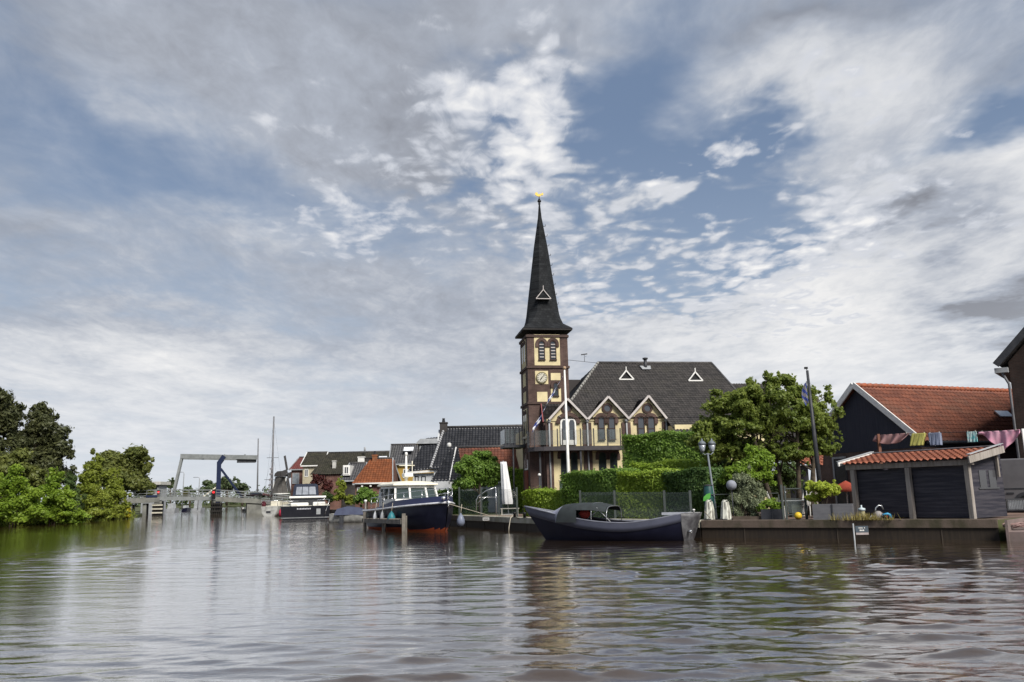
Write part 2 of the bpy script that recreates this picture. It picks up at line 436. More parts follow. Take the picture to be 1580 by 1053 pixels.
def clumpset(c, r, n, seed, frac=.42, low=-.8, squash=.8):
    """clumps scattered over and through an ellipsoid crown"""
    q = random.Random(seed); out = [(c[0], c[1], c[2], r[0] * .55, r[1] * .55, r[2] * .6)]
    while len(out) < n:
        d = Vector((q.gauss(0, 1), q.gauss(0, 1), q.gauss(0, 1))).normalized()
        if d.z < low: continue
        k = q.uniform(.5, .86); f = frac * q.uniform(.6, 1.15)
        rr = (r[0] + r[1]) / 2
        out.append((c[0] + d.x * r[0] * k, c[1] + d.y * r[1] * k, c[2] + d.z * r[2] * k, rr * f, rr * f, min(r[2], rr) * f * squash))
    return out
BARK = mat('bark', (.09, .07, .05), .9, (.04, .032, .025), 6, bump=.5)
def limbs(mb, base, top, r, clumps, seed, k=7):
    q = random.Random(seed); base = Vector(base); top = Vector(top)
    mid = base.lerp(top, .5) + Vector((q.uniform(-1, 1), q.uniform(-1, 1), 0)) * r
    mb.tube([base, base.lerp(mid, .5), mid, top], [r * 1.25, r, r * .8, r * .3], 9)
    for c in q.sample(clumps, min(k, len(clumps))):
        e = Vector(c[:3]); s = base.lerp(top, q.uniform(.35, .8)); m_ = s.lerp(e, .5) + Vector((0, 0, .15 * (e - s).length))
        mb.tube([s, m_, e], [r * .45, r * .28, r * .1], 6)
    return mb

# ------------------------------------------------------------------ materials shared
GZ = 0.6
WHITE = mat('white_paint', (.74, .73, .70), .45, (.62, .61, .58), 4)
CREAM = mat('cream_paint', (.78, .74, .60), .4, (.68, .64, .52), 4)
DARKMETAL = mat('dark_metal', (.03, .032, .037), .45, (.05, .05, .055), 5)
STEEL = mat('steel', (.45, .46, .47), .3, (.35, .36, .37), 8, metal=.8)
CHROME = mat('polished_rail', (.62, .63, .64), .22, (.5, .5, .52), 8, metal=.85)
GREYPAINT = mat('grey_paint', (.32, .33, .34), .5, (.24, .25, .26), 3)
BROWNBRICK = mat_brick('brown_brick', (.105, .062, .052), (.075, .043, .038), (.10, .085, .075))
REDBRICK = mat_brick('red_brick', (.16, .06, .045), (.11, .045, .035), (.16, .14, .12))
STUCCO = mat('yellow_stucco', (.64, .55, .33), .9, (.46, .39, .24), 1.1, bump=.2, amt=.9)
GLASS = mat_glass()
SKYGLASS = mat_glass('window_glass', (.05, .055, .065), .05)
BALGLASS = mat_glass('balustrade_glass', (.14, .17, .17), .03, .16)
CHURCHTILE = mat_tile('church_tiles', (.017, .0155, .016), (.044, .039, .038), (.052, .047, .038), .6)
BLACKTILE = mat_tile('glazed_black_tiles', (.016, .017, .021), (.035, .036, .042), None, .3)
GREYTILE = mat_tile('grey_tiles', (.04, .04, .045), (.07, .07, .075), (.06, .06, .055), .45)
MOSSTILE = mat_tile('mossy_tiles', (.022, .021, .017), (.045, .041, .030), (.040, .043, .022), .8)
ORANGETILE = mat_tile('orange_tiles', (.215, .078, .048), (.125, .048, .034), (.13, .075, .054), .7)
BRIGHTTILE = mat_tile('bright_orange_tiles', (.32, .11, .062), (.21, .072, .045), (.26, .12, .085), .65, 1.5)
RUSTTILE = mat_tile('rust_tiles', (.22, .070, .026), (.14, .045, .018), (.16, .07, .03), .7)
REDTILE = mat_tile('dark_red_tiles', (.10, .03, .028), (.15, .045, .04), (.07, .03, .028), .7)

# ------------------------------------------------------------------ water
def make_water():
    r = np.random.RandomState(3)
    ys = [2.2]
    while ys[-1] < 60: ys.append(ys[-1] * 1.0052)
    while ys[-1] < 430: ys.append(ys[-1] * 1.016)
    ys = np.array(ys); T = np.linspace(-1.25, 1.25, 760)
    Y = np.repeat(ys[:, None], len(T), 1); X = T[None, :] * Y; Z = np.zeros_like(X)
    sp = Y * .0054
    gate = .55 + .45 * np.sin(X * .21 + Y * .13 + 1.0) * np.sin(X * .11 - Y * .19 + 2.0)
    near = 1 / (1 + np.exp((Y - 16) / 3.5)); right = 1 / (1 + np.exp(-(X + .8) / 2.2))
    for i in range(80):
        lam = math.exp(r.uniform(math.log(.22), math.log(1.15)))
        th = r.normal(0, .33) + .12
        k = 2 * math.pi / lam; kx, ky = k * math.sin(th), k * math.cos(th)
        a = .0250 * lam ** .9 / math.sqrt(80) * r.uniform(.6, 1.4) * 1.15
        f = np.exp(-(sp * 2.6 / lam) ** 2)
        warp = .5 * np.sin(X * .5 + i) + .4 * np.sin(Y * .35 + 2 * i) + .35 * np.sin(X * 1.3 - Y * .7 + 3 * i)
        Z += a * f * (2 * ((np.sin(kx * X + ky * Y + r.uniform(0, 6.28) + warp) + 1) / 2) ** 2.4 - .7) * (gate if lam < 1.4 else 1) * (.70 + 1.15 * near * right + .4 * right)
    # boat wake: long diagonal crests running through the near right
    for (th, lam, a, ph) in ((.38, 1.7, .0075, .3), (.30, 1.15, .0065, 1.2), (.5, 2.6, .008, 2.2), (-.12, .9, .004, .5)):
        k = 2 * math.pi / lam
        env = near * (.25 + .75 * right)
        Z += a * env * np.sin(k * (math.sin(th) * X + math.cos(th) * Y) + ph + .6 * np.sin(X * .6 + Y * .3) + .4 * np.sin(X * 1.7))
    Z = .030 * (np.exp(np.clip(Z * .74, -.06, .034) / .030) - 1.15)          # peaked crests over long flat troughs
    V = np.stack([X, Y, Z], -1).reshape(-1, 3); n, c = X.shape
    idx = (np.arange(n - 1)[:, None] * c + np.arange(c - 1)[None, :]).reshape(-1)
    F = np.stack([idx, idx + 1, idx + c + 1, idx + c], -1)
    # apron behind and beside the fine sheet
    ap = np.array([(-300, -60, 0), (300, -60, 0), (300, 2.2, 0), (-300, 2.2, 0)])
    me = bpy.data.meshes.new('water')
    V2 = np.concatenate([V, ap]); F2 = np.concatenate([F, [[len(V), len(V) + 1, len(V) + 2, len(V) + 3]]])
    me.vertices.add(len(V2)); me.vertices.foreach_set('co', V2.astype(np.float32).ravel())
    me.loops.add(F2.size); me.loops.foreach_set('vertex_index', F2.astype(np.int32).ravel())
    me.polygons.add(len(F2)); me.polygons.foreach_set('loop_start', np.arange(0, F2.size, 4, dtype=np.int32)); me.polygons.foreach_set('loop_total', np.full(len(F2), 4, dtype=np.int32))
    me.polygons.foreach_set('use_smooth', np.ones(len(F2), dtype=bool)); me.update(calc_edges=True)
    mt = bpy.data.materials.new('canal_water'); mt.use_nodes = True
    t = NT(mt.node_tree); b = t.n['Principled BSDF']
    t.n.remove(b); b = t.node('ShaderNodeBsdfDiffuse'); b.inputs[0].default_value = (.052, .031, .012, 1)
    gl = t.node('ShaderNodeBsdfGlossy'); gl.inputs['Color'].default_value = (.97, .97, .97, 1); gl.inputs['Roughness'].default_value = .03
    tc = t.node('ShaderNodeTexCoord').outputs['Object']
    n1 = t.noise(t.mapping(tc, sc=(1, 2.1, 1)), 3.2, 4, .6, .5); n2 = t.noise(t.mapping(tc, rot=(0, 0, .3), sc=(1, 2.6, 1)), 9.0, 3, .6, .3)
    bn = t.node('ShaderNodeBump'); bn.inputs['Strength'].default_value = .19; bn.inputs['Distance'].default_value = .03
    t.put(bn.inputs['Height'], t.math('ADD', n1, t.math('MULTIPLY', n2, .3))); t.l.new(bn.outputs[0], b.inputs['Normal']); t.l.new(bn.outputs[0], gl.inputs['Normal'])
    fr = t.node('ShaderNodeFresnel'); fr.inputs[0].default_value = 1.42; t.l.new(bn.outputs[0], fr.inputs['Normal'])
    mx = t.node('ShaderNodeMixShader'); t.put(mx.inputs[0], t.math('MINIMUM', t.math('ADD', t.math('MULTIPLY', fr.outputs[0], 1.5), .13), .9)); t.l.new(b.outputs[0], mx.inputs[1]); t.l.new(gl.outputs[0], mx.inputs[2])
    t.l.new(mx.outputs[0], [n for n in t.n if n.type == 'OUTPUT_MATERIAL'][0].inputs[0])
    me.materials.append(mt)
    o = bpy.data.objects.new('water', me); COL.objects.link(o); o['kind'] = 'structure'
make_water()

# ------------------------------------------------------------------ banks
EARTH = mat('earth', (.09, .075, .05), .95, (.06, .07, .03), .6)
GRASSY = mat('grassy_ground', (.06, .085, .025), .95, (.09, .08, .045), .5, bump=.4, bscale=9)
PAVING = mat_brick('paving_bricks', (.20, .13, .10), (.15, .11, .095), (.16, .14, .12), .2, .1)
mb = MB(); mb.quad([(-4000, -200, -1.3), (4000, -200, -1.3), (4000, 4000, -1.3), (-4000, 4000, -1.3)]); struct('ground', mb, EARTH)
Q = [(14.95, 26.6), (6.9, 31.6), (1.2, 39.6), (-3.2, 49.5), (-9, 62), (-15, 78), (-25, 110), (-31, 118), (-46, 165), (-72, 260), (-85, 420)]
mb = MB()
poly = [(x, y, -1) for (x, y) in Q] + [(-90, 900, -1), (900, 900, -1), (900, 10, -1), (30, 20.5, -1), (16.95, 28.3, -1)]
mb.prism(poly, (0, 0, 1 + GZ)); struct('right_bank', mb, GRASSY)
mb = MB(); mb.prism([(14.75, 25.9, -1), (30, 16.5, -1), (30, 20.5, -1), (16.95, 28.3, -1)], (0, 0, 1.3))
for i in (4, 5): mb.v[i] = (mb.v[i][0], mb.v[i][1], .27)
for i in (6, 7): mb.v[i] = (mb.v[i][0], mb.v[i][1], .604)
mb.prism([(14.74, 25.86, -1), (17.0, 28.3, -1), (17.04, 28.26, -1), (14.80, 25.82, -1)], (0, 0, 1.62)); struct('slipway', mb, mat('slipway_concrete', (.20, .15, .14), .9, (.14, .115, .105), 1.2, bump=.4))
mb = MB()
mb.prism([(14.9, 26.72, .59), (6.8, 31.9, .59), (1.4, 39.8, .59), (-2.7, 49.6, .59), (2, 50.5, .59), (30, 46, .59), (30, 20.8, .59), (16.9, 28.38, .59)], (0, 0, .022)); struct('garden_path', mb, PAVING)
L = [gnd(-160, 824, 0), gnd(0, 812, 0), gnd(100, 808, 0), gnd(196, 799, 0)]
mb = MB(); pl = [(p.x, p.y, -1) for p in L] + [(-50.5, 114, -1), (-55.5, 128, -1), (-74, 165, -1), (-110, 260, -1), (-118, 420, -1), (-125, 900, -1), (-900, 900, -1), (-900, 20, -1)]
mb.prism(list(reversed(pl)), (0, 0, 1.3)); struct('left_bank', mb, GRASSY)
mb = MB(); mb.prism([(-900, 425, -1), (-900, 3000, -1), (900, 3000, -1), (900, 425, -1)], (0, 0, 1.5)); struct('far_bank', mb, GRASSY)

# quay walls: a timber/concrete face with a cap beam
def offs(P, d):
    """polyline moved sideways by d towards the water"""
    out = []
    for i, p in enumerate(P):
        a = Vector(P[max(i - 1, 0)]); b = Vector(P[min(i + 1, len(P) - 1)]); t = (b - a).normalized()
        n = Vector((t.y, -t.x)) * -1; out.append((p[0] - n.x * -d, p[1] - n.y * -d))
    return out
def strip(mb, P, d0, d1, z0, z1, mi=0):
    A = offs(P, d0); B = offs(P, d1)
    for i in range(len(P) - 1):
        mb.prism([(*A[i], z0), (*A[i + 1], z0), (*B[i + 1], z0), (*B[i], z0)], (0, 0, z1 - z0), mi)
CONC = mat('weathered_concrete', (.115, .088, .072), .9, (.050, .045, .028), 1.2, bump=.6, streak=(1.6, 1.6, .7))
PALECONC = mat('pale_concrete', (.42, .40, .34), .9, (.27, .26, .20), 1.6, bump=.4)
WETWOOD = mat('wet_quay_planks', (.020, .015, .012), .7, (.032, .024, .017), 2.5, streak=(6, 6, .6))
def quay(name, label, P, cap, capz=.36):
    t = thing(name, label, 'quay wall', (P[0][0], P[0][1], 0)); o = Vector((P[0][0], P[0][1]))
    PL = [(p[0] - o.x, p[1] - o.y) for p in P]
    a = MB(); strip(a, PL, .02, .16, -.8, capz); a.build('retaining_wall', WETWOOD, t)
    b = MB(); strip(b, PL, -.25, .22, capz, GZ + .035); b.build('cap_beam', cap, t, bevel=.015)
    for i in range(len(PL) - 1):
        A, B = Vector(PL[i]), Vector(PL[i + 1]); n = int((B - A).length / 2.6)
        for k in range(n):
            q = MB(); p = A.lerp(B, (k + .5) / n); d = (B - A).normalized(); w = Vector((-d.y, d.x))
            if w.dot(Vector((-1, -1))) < 0: w = -w
            c = p + w * .11
            q.box(c.x - .05, c.x + .05, c.y - .05, c.y + .05, -.8, capz - .01); q.build('pile', WETWOOD, t)
    return t
quay('quay_wall', 'brown concrete quay wall in front of the shed and planters', Q[0:2], CONC)
quay('quay_wall', 'pale topped timber quay wall between the open boat and the navy cruiser', Q[1:4], PALECONC)
quay('quay_wall', 'far timber quay wall behind the dark cruiser and the covered dinghy', Q[3:7], CONC)

# ------------------------------------------------------------------ shape helpers for buildings
def archpoly(u0, u1, z0, z1, v, n=10):
    r = (u1 - u0) / 2; c = (u0 + u1) / 2; zs = z1 - r
    return [(u0, v, z0), (u1, v, z0)] + [(c + r * math.cos(math.pi * i / n), v, zs + r * math.sin(math.pi * i / n)) for i in range(n + 1)]
def band(mb, c, z, r0, r1, a0, a1, v0, v1, n=12, mi=0):
    for i in range(n):
        a = a0 + (a1 - a0) * i / n; b = a0 + (a1 - a0) * (i + 1) / n
        q = [(c + r * math.cos(t), v0, z + r * math.sin(t)) for r, t in ((r0, a), (r1, a), (r1, b), (r0, b))]
        mb.prism(q, (0, v1 - v0, 0), mi)
def disc(mb, c, z, r, v0, v1, n=24, mi=0):
    mb.prism([(c + r * math.cos(2 * math.pi * i / n), v0, z + r * math.sin(2 * math.pi * i / n)) for i in range(n)], (0, v1 - v0, 0), mi)
def arch_window(par, F, x0, x1, yt, yb, v, frame, sw=.05, surround=None, sr=.16, mull=True, glass=GLASS, nm='window', vshift=0, depth=.03):
    """an arched window found by its pixels on the plane y = v: frame (window) with pane and brick arch under it"""
    a = F.hit(x0, yb, v); b = F.hit(x1, yt, v); u0, u1, z0, z1 = a.x, F.hit(x1, yb, v).x, a.z, b.z
    u0, u1 = min(u0, u1), max(u0, u1)
    r = (u1 - u0) / 2; c = (u0 + u1) / 2; zs = z1 - r
    fr = MB(); band(fr, c, zs, r - sw, r, 0, math.pi, v - depth - .02, v - .002, 10)
    fr.box(u0, u0 + sw, v - depth - .02, v - .002, z0, zs); fr.box(u1 - sw, u1, v - depth - .02, v - .002, z0, zs)
    fr.box(u0 - .02, u1 + .02, v - depth - .06, v - .002, z0 - .06, z0 - .001)
    if mull:
        zm = z0 + (zs - z0) * .55; fr.box(u0 + sw, u1 - sw, v - depth - .015, v - .004, zm - .02, zm + .02)
    w = fr.build(nm, frame, par)
    p = MB(); p.prism(archpoly(u0 + sw * .6, u1 - sw * .6, z0, z1 - sw * .6, v - .016), (0, .012, 0)); p.build('pane', glass, w)
    if surround:
        s = MB(); band(s, c, zs, r + .004, r + sr, 0, math.pi, v - .075, v + .002, 12)
        s.box(u0 - sr, u0 - .004, v - .075, v + .002, zs - sr * 1.1, zs); s.box(u1 + .004, u1 + sr, v - .075, v + .002, zs - sr * 1.1, zs)
        s.build('brick_arch', surround, w)
    return w
def rect_window(par, u0, u1, z0, z1, v, frame, glass=GLASS, sw=.06, bars=1, nm='window', out=-1):
    """a framed rectangular window on the plane y = v (out = -1: faces -y)"""
    f = MB(); a, b = v + out * .05, v - out * .002
    f.box(u0, u0 + sw, min(a, b), max(a, b), z0, z1); f.box(u1 - sw, u1, min(a, b), max(a, b), z0, z1)
    f.box(u0 + sw, u1 - sw, min(a, b), max(a, b), z0, z0 + sw); f.box(u0 + sw, u1 - sw, min(a, b), max(a, b), z1 - sw, z1)
    for i in range(bars):
        c = u0 + (u1 - u0) * (i + 1) / (bars + 1); f.box(c - sw * .3, c + sw * .3, v + out * .04 if out < 0 else v, v if out < 0 else v + .04, z0 + sw, z1 - sw)
    w = f.build(nm, frame, par)
    p = MB(); p.box(u0 + sw, u1 - sw, min(v + out * .02, v + out * .006), max(v + out * .02, v + out * .006), z0 + sw, z1 - sw); p.build('pane', glass, w)
    return w

# ------------------------------------------------------------------ the church
def make_church():
    ROT = rad(9)
    A = at(813, 523, 50); F = Fr((A.x, 50, GZ), ROT)
    ch = thing('church', 'former church with yellow stucco, brown brick bell tower and tall black spire', 'church', F.loc, ROT)
    TW = F.hit(875.4, 520, 0).x; TD = TW * 1.0
    zt = F.hit(845, 516, 0).z                                   # tower eave
    zb1 = F.hit(845, 566.7, 0).z; zb2 = F.hit(845, 622, 0).z
    m = MB(); m.box(0, TW, 0, TD, 0, zt); m.build('tower_wall', BROWNBRICK, ch)
    m = MB()
    BS = mat('brown_stone', (.075, .05, .043), .85, (.055, .038, .033), 3)
    for z in (zb1, zb2, zt - .12): m = MB(); m.box(-.07, TW + .07, -.07, TD + .07, z - .07, z + .07); m.build('stone_course', BS, ch)
    m = MB(); m.box(-.09, TW + .09, -.09, TD + .09, 0, .5); m.build('plinth', BS, ch)
    m = MB()
    m = MB()
    def panel(x0, x1, y0, y1):
        a = F.hit(x0, y1, 0); b = F.hit(x1, y0, 0); u1 = F.hit(x1, y1, 0).x; m.box(a.x, u1, -.012, .05, a.z, b.z); return a.x, u1, a.z, b.z
    top = panel(825, 864.5, 516.5, 564); clk = panel(826, 846, 572.6, 593)
    panel(850, 865, 576, 587); lowr = panel(850.5, 866, 599, 620.4); panel(829, 845, 605, 620.4)
    k = TD / TW                                                 # the same panels on the left face
    m.box(-.012, .05, TD * .2, TD * .8, top[2], top[3])
    for z0, z1 in ((clk[2], clk[3]), (lowr[2], lowr[3] - .1)): m.box(-.012, .05, TD * .3, TD * .68, z0, z1)
    zl = F.hit(812, 672, 0).z; m.box(-.012, .05, TD * .22, TD * .78, zl, zb2 - .25)
    m.build('stucco_panel', STUCCO, ch)
    # belfry openings with louvres
    LOUV = mat('louvres', (.02, .018, .018), .7); PALE = mat('pale_louvre', (.45, .42, .40), .7)
    for (x0, x1) in ((831, 841), (848.6, 858.6)):
        w = arch_window(ch, F, x0, x1, 526, 555, -.012, mat('brown_joinery', (.05, .03, .025), .7), .05, BROWNBRICK, .17, False, GLASS, 'belfry_opening')
        a = F.hit(x0, 555, -.012); b = F.hit(x1, 526, -.012)
        for i in range(5):
            s = MB(); z = a.z + (b.z - a.z) * (i + .6) / 6; s.box(a.x + .07, F.hit(x1, 555, -.012).x - .07, -.075, -.025, z, z + .06); s.build('louvre', PALE, w)
    arch_window(ch, F, 853.5, 862, 590.5, 611, -.012, mat('brown_joinery', (.05, .03, .025), .7), .05, BROWNBRICK, .14, True, GLASS, 'window')
    # left face windows (plane x = 0): build in a turned sub-frame by hand
    def side_slot(y0, y1, z0, z1, name, mt):
        r = (y1 - y0) / 2; n = 8; P = [(-.03, y0, z0), (-.03, y1, z0)] + [(-.03, (y0 + y1) / 2 + r * math.cos(math.pi * i / n), z1 - r + r * math.sin(math.pi * i / n)) for i in range(n + 1)]
        q = MB(); q.prism(P, (.04, 0, 0)); w = q.build(name, mt, ch)
        s = MB()
        for sgn in (-1, 1):
            pass
        for i in range(8):
            a0 = math.pi * i / 8; a1 = math.pi * (i + 1) / 8; c = (y0 + y1) / 2; z = z1 - r
            s.prism([(-.06, c + rr * math.cos(t), z + rr * math.sin(t)) for rr, t in ((r + .003, a0), (r + .13, a0), (r + .13, a1), (r + .003, a1))], (.055, 0, 0))
        s.build('brick_arch', BROWNBRICK, w)
    c = TD / 2
    for s in (-1, 1):
        side_slot(c + s * TD * .15 - .17, c + s * TD * .15 + .17, top[2] + .35, top[3] - .35, 'belfry_opening', GLASS)
        side_slot(c + s * TD * .13 - .15, c + s * TD * .13 + .15, zl + .15, zb2 - .45, 'window', SKYGLASS)
    q = MB(); q.box(-.14, 0, TD * .2, TD * .8, zl - .14, zl - .01); q.build('window_sill', mat('pale_stone', (.48, .44, .36), .8), ch)
    # clock
    cc = F.hit(835.8, 583.2, -.012); R = (F.hit(845.3, 583, 0).x - F.hit(826.6, 583, 0).x) / 2 * .93
    q = MB(); disc(q, cc.x, cc.z, R, -.09, -.013, 28); ck = q.build('clock', mat('clock_rim', (.17, .14, .06), .5, (.1, .09, .05)), ch)
    q = MB(); disc(q, cc.x, cc.z, R * .84, -.10, -.091, 28); q.build('clock_face', mat('clock_face', (.58, .55, .46), .6), ck)
    q = MB()
    for i in range(12):
        t = math.pi / 6 * i; d = Vector((math.sin(t), 0, math.cos(t))); a = Vector((cc.x, -.104, cc.z)); q.beam(a + d * R * .58, a + d * R * .80, .028, .006, (0, 1, 0))
    for (t, l, w) in ((rad(42), .78, .035), (rad(222), .22, .04), (rad(218), .52, .055)):
        d = Vector((math.sin(t), 0, math.cos(t))); a = Vector((cc.x, -.108, cc.z)); q.beam(a, a + d * R * l, w, .006, (0, 1, 0))
    q.build('clock_hands', mat('black_iron', (.012, .012, .013), .5), ck)
    # spire: a square bell-cast foot that turns into an eight-sided needle
    mid = TD / 2; cx = TW / 2
    SL = mat_brick('slate', (.024, .026, .028), (.013, .014, .016), (.008, .008, .009), .20, .15)
    prof = [(514, 90, 0.0), (511.5, 84, .02), (504, 62, .12), (495, 55, .3), (486, 51, .45), (459, 43.5, .55), (427, 34.5, .58), (381, 21.5, .58), (336, 6, .58), (312, 1.6, .58)]
    q = MB(); ring = []
    for (y, w, ch_) in prof:
        z = F.hit(836, y, mid).z; h = w * (50 + mid) / FPX / 2 / (1.15 - .1 * min(1, ch_ * 1.8)); c_ = h * ch_
        n = len(q.v)
        for (sx, sy) in ((1, -1), (1, 1), (-1, 1), (-1, -1)):
            a = (cx + sx * h, mid + sy * (h - c_), z); b = (cx + sx * (h - c_), mid + sy * h, z)
            q.v += [a, b] if sx * sy > 0 else [b, a]
        ring.append(n)
    for i in range(len(ring) - 1):
        for j in range(8):
            q.face((ring[i] + j, ring[i] + (j + 1) % 8, ring[i + 1] + (j + 1) % 8, ring[i + 1] + j))
    q.face(range(ring[0], ring[0] + 8)); q.face(range(ring[-1], ring[-1] + 8))
    sp = q.build('spire', SL, ch)
    q = MB(); h = 90 * (50 + mid) / FPX / 2 / 1.15; z = F.hit(836, 514, mid).z
    q.box(cx - h + .02, cx + h - .02, mid - h + .02, mid + h - .02, z - .10, z - .012); q.build('eave_board', mat('dark_wood', (.03, .028, .028), .7), sp)
    d = F.hit(838, 462, mid - 1.05); q = MB(); q.prism([(d.x - .42, d.y - .1, d.z), (d.x + .42, d.y - .1, d.z), (d.x, d.y - .1, d.z + .52)], (0, 1.0, 0)); dm = q.build('spire_dormer', SL, sp)
    q = MB(); P = [Vector((d.x - .47, d.y - .14, d.z)), Vector((d.x, d.y - .14, d.z + .58)), Vector((d.x + .47, d.y - .14, d.z))]
    for a, b in ((0, 1), (1, 2), (0, 2)): q.beam(P[a], P[b], .045, .05, (0, 1, 0))
    q.beam(P[1], P[1] + Vector((0, 0, .26)), .035); q.build('barge_board', mat('greyed_white', (.50, .46, .44), .6, (.40, .37, .36), 3), dm)
    q = MB(); z0 = F.hit(829, 316, mid).z; z1 = F.hit(828, 303.5, mid).z
    q.tube([(cx, mid, z0 - .4), (cx, mid, z1)], .028, 6)
    for f, r in ((.1, .085), (.42, .13), (.65, .07)): q.lathe([(0, -r), (r * .8, -r * .5), (r, 0), (r * .8, r * .5), (0, r)], (cx, mid, z0 + (z1 - z0) * f), 10)
    q.build('finial', mat('black_iron', (.012, .012, .013), .5), sp)
    q = MB(); S_ = [(-.34, .2), (-.22, .05), (-.05, 0), (.1, .02), (.17, .12), (.3, .1), (.36, .24), (.28, .34), (.2, .26), (.1, .22), (-.08, .2), (-.14, .32), (-.27, .36)]
    q.prism([(cx + x * .8, mid - .02, z1 + z * .8) for x, z in S_], (0, .05, 0)); q.build('weathercock', mat('gilding', (.75, .50, .13), .28, metal=.9), sp)
    q = MB()
    for i in range(9):                                          # slater's hooks up the right-hand edge
        y = 350 + i * 15; z = F.hit(840, y, mid).z
        w = np.interp(y, [p[0] for p in prof[::-1]], [p[1] for p in prof[::-1]]); hh = w * (50 + mid) / FPX / 2 / 1.05
        q = MB(); q.tube([(cx + hh - .05, mid, z), (cx + hh + .14, mid, z + .02), (cx + hh + .16, mid, z + .14)], .018, 5); q.build('roof_hook', mat('black_iron', (.012, .012, .013), .5), sp)
    # door on the left face: arched fanlight over a red-brown leaf
    q = MB(); zd = 3.5; y0, y1 = c - .55, c + .55
    q.box(-.05, .02, y0, y1, .05, 2.55); dr = q.build('door', mat('red_brown_door', (.20, .05, .03), .5), ch)
    side_slot(y0, y1, 2.6, 3.75, 'fanlight', WHITE); side_slot(y0 + .12, y1 - .12, 2.7, 3.62, 'fanlight_pane', SKYGLASS)
    q = MB(); q.box(-.012, .03, TD * .12, TD * .88, 4.2, zb2 - 2.0 if zb2 > 6.6 else 4.6); q.build('stucco_panel', mat('pale_stone', (.48, .44, .36), .8), ch)

    # ---- hall
    V0 = -.55; EV = V0 - .15
    uL = F.hit(845, 700, V0).x; ze = F.hit(903, 646, V0).z
    rl = F.hit(923, 559.5, 6.0); rr = F.hit(1098, 562, 6.0); zr = (rl.z + rr.z) / 2
    eL = F.hit(862, 646, EV); uE = F.hit(1172, 646, EV).x
    slope = (zr - ze) / (6.0 - EV); zlow = ze - slope * 1.5
    uS = F.hit(1026, 650, V0).x
    m = MB(); m.box(uL, uE - .35, V0, 11.2, 0, ze - .02); m.build('hall_wall', STUCCO, ch)
    m = MB()
    m.prism([(uS + .1, V0 - 1.4, 0), (uE - .35, V0 - 1.4, 0), (uE - .35, V0 - .003, 0), (uS + .1, V0 - .003, 0)], (0, 0, zlow + .45))
    m.build('side_aisle_wall', STUCCO, ch)
    m = MB()
    pantile(m, (eL.x, EV, ze), (uE, EV, ze), (rr.x, 6, zr), (rl.x, 6, zr), .20, .27, .026)
    pantile(m, (uS, EV - 1.5, zlow), (uE + .0, EV - 1.5, zlow), (uE, EV, ze), (uS, EV, ze), .20, .27, .026)
    pantile(m, (eL.x, 11.65, ze), (eL.x, EV, ze), (rl.x, 6, zr), (rl.x - .01, 6.01, zr), .20, .27, .026, off=200)
    pantile(m, (uE, EV, ze), (uE, 11.65, ze), (rr.x + .01, 6.01, zr), (rr.x, 6, zr), .20, .27, .026, off=400)
    m.quad([(eL.x, 11.65, ze), (uE, 11.65, ze), (rr.x, 6, zr), (rl.x, 6, zr)])
    m.uv += [(0, 0)] * 4
    # lower wing behind on the right and a back wing on the left
    w0 = F.hit(1120, 594, 9).x; w1 = F.hit(1180, 592, 9); zw = w1.z
    pantile(m, (w0, 2.0, zw - 5), (F.hit(1262, 650, 4).x, 2.0, zw - 5), (w1.x, 9, zw), (w0, 9, zw), .20, .27, .026, off=600)
    ex = F.hit(1262, 650, 4).x
    m.quad([(ex, 2.0, zw - 5), (ex + .5, 14, zw - 5), (w1.x, 9, zw)]); m.uv += [(0, 0)] * 3
    b0 = F.hit(872, 588, 7); m.box(b0.x, rl.x + 1, 6.4, 9, ze - .5, b0.z); m.uv += [(0, 0)] * 8
    rf = m.build('roof', CHURCHTILE, ch, fix=False)
    m = MB(); RIDGE = mat('ridge_tiles', (.085, .08, .078), .6, (.05, .047, .045), 5)
    m.tube([(rl.x, 6, zr + .02), (rr.x, 6, zr + .02)], .10, 8); m.tube([(rr.x, 6, zr), (uE, EV, ze)], .09, 8)
    m.build('ridge_cap', RIDGE, rf)
    m = MB(); P0 = Vector((rl.x, 6, zr)); P1 = Vector((eL.x, EV, ze)); n = 22
    for i in range(n):
        a = P0.lerp(P1, i / n); b = P0.lerp(P1, (i + .86) / n); m.tube([a + Vector((0, 0, .05)), b + Vector((0, 0, .02))], [.08, .11], 8)
    m.build('hip_tile', mat('pale_hip_tiles', (.30, .29, .27), .8, (.1, .1, .09), 6), rf)
    def on_roof(px, py):
        o = F.loc_of(CAM); r = F.Ri @ ray(px, py)                # plane z = ze + slope (y - .35)
        k = (ze + slope * (o.y - EV) - o.z) / (r.z - slope * r.y); return o + r * k
    for (px, py) in ((966, 586), (1072.5, 588)):
        p = on_roof(px, py); q = MB(); w, h = .44, .52
        q.prism([(p.x - w, p.y - .05, p.z), (p.x + w, p.y - .05, p.z), (p.x, p.y - .05, p.z + h)], (0, .75, 0)); d_ = q.build('roof_dormer', mat('dormer_dark', (.015, .015, .016), .7), rf)
        q = MB(); T = [Vector((p.x - w - .06, p.y - .11, p.z)), Vector((p.x, p.y - .11, p.z + h + .07)), Vector((p.x + w + .06, p.y - .11, p.z))]
        for a, b in ((0, 1), (1, 2), (0, 2)): q.beam(T[a], T[b], .08, .07, (0, 1, 0))
        q.beam(T[1], T[1] + Vector((0, 0, .26)), .06); q.build('barge_board', WHITE, d_)
    p = on_roof(997, 571); q = MB(); q.tube([(p.x, p.y + .1, p.z - .2), (p.x, p.y + .1, p.z + .75)], .11, 10); q.lathe([(.12, 0), (.19, .03), (.19, .12), (0, .16)], (p.x, p.y + .1, p.z + .72), 10)
    q.build('flue_pipe', DARKMETAL, rf)
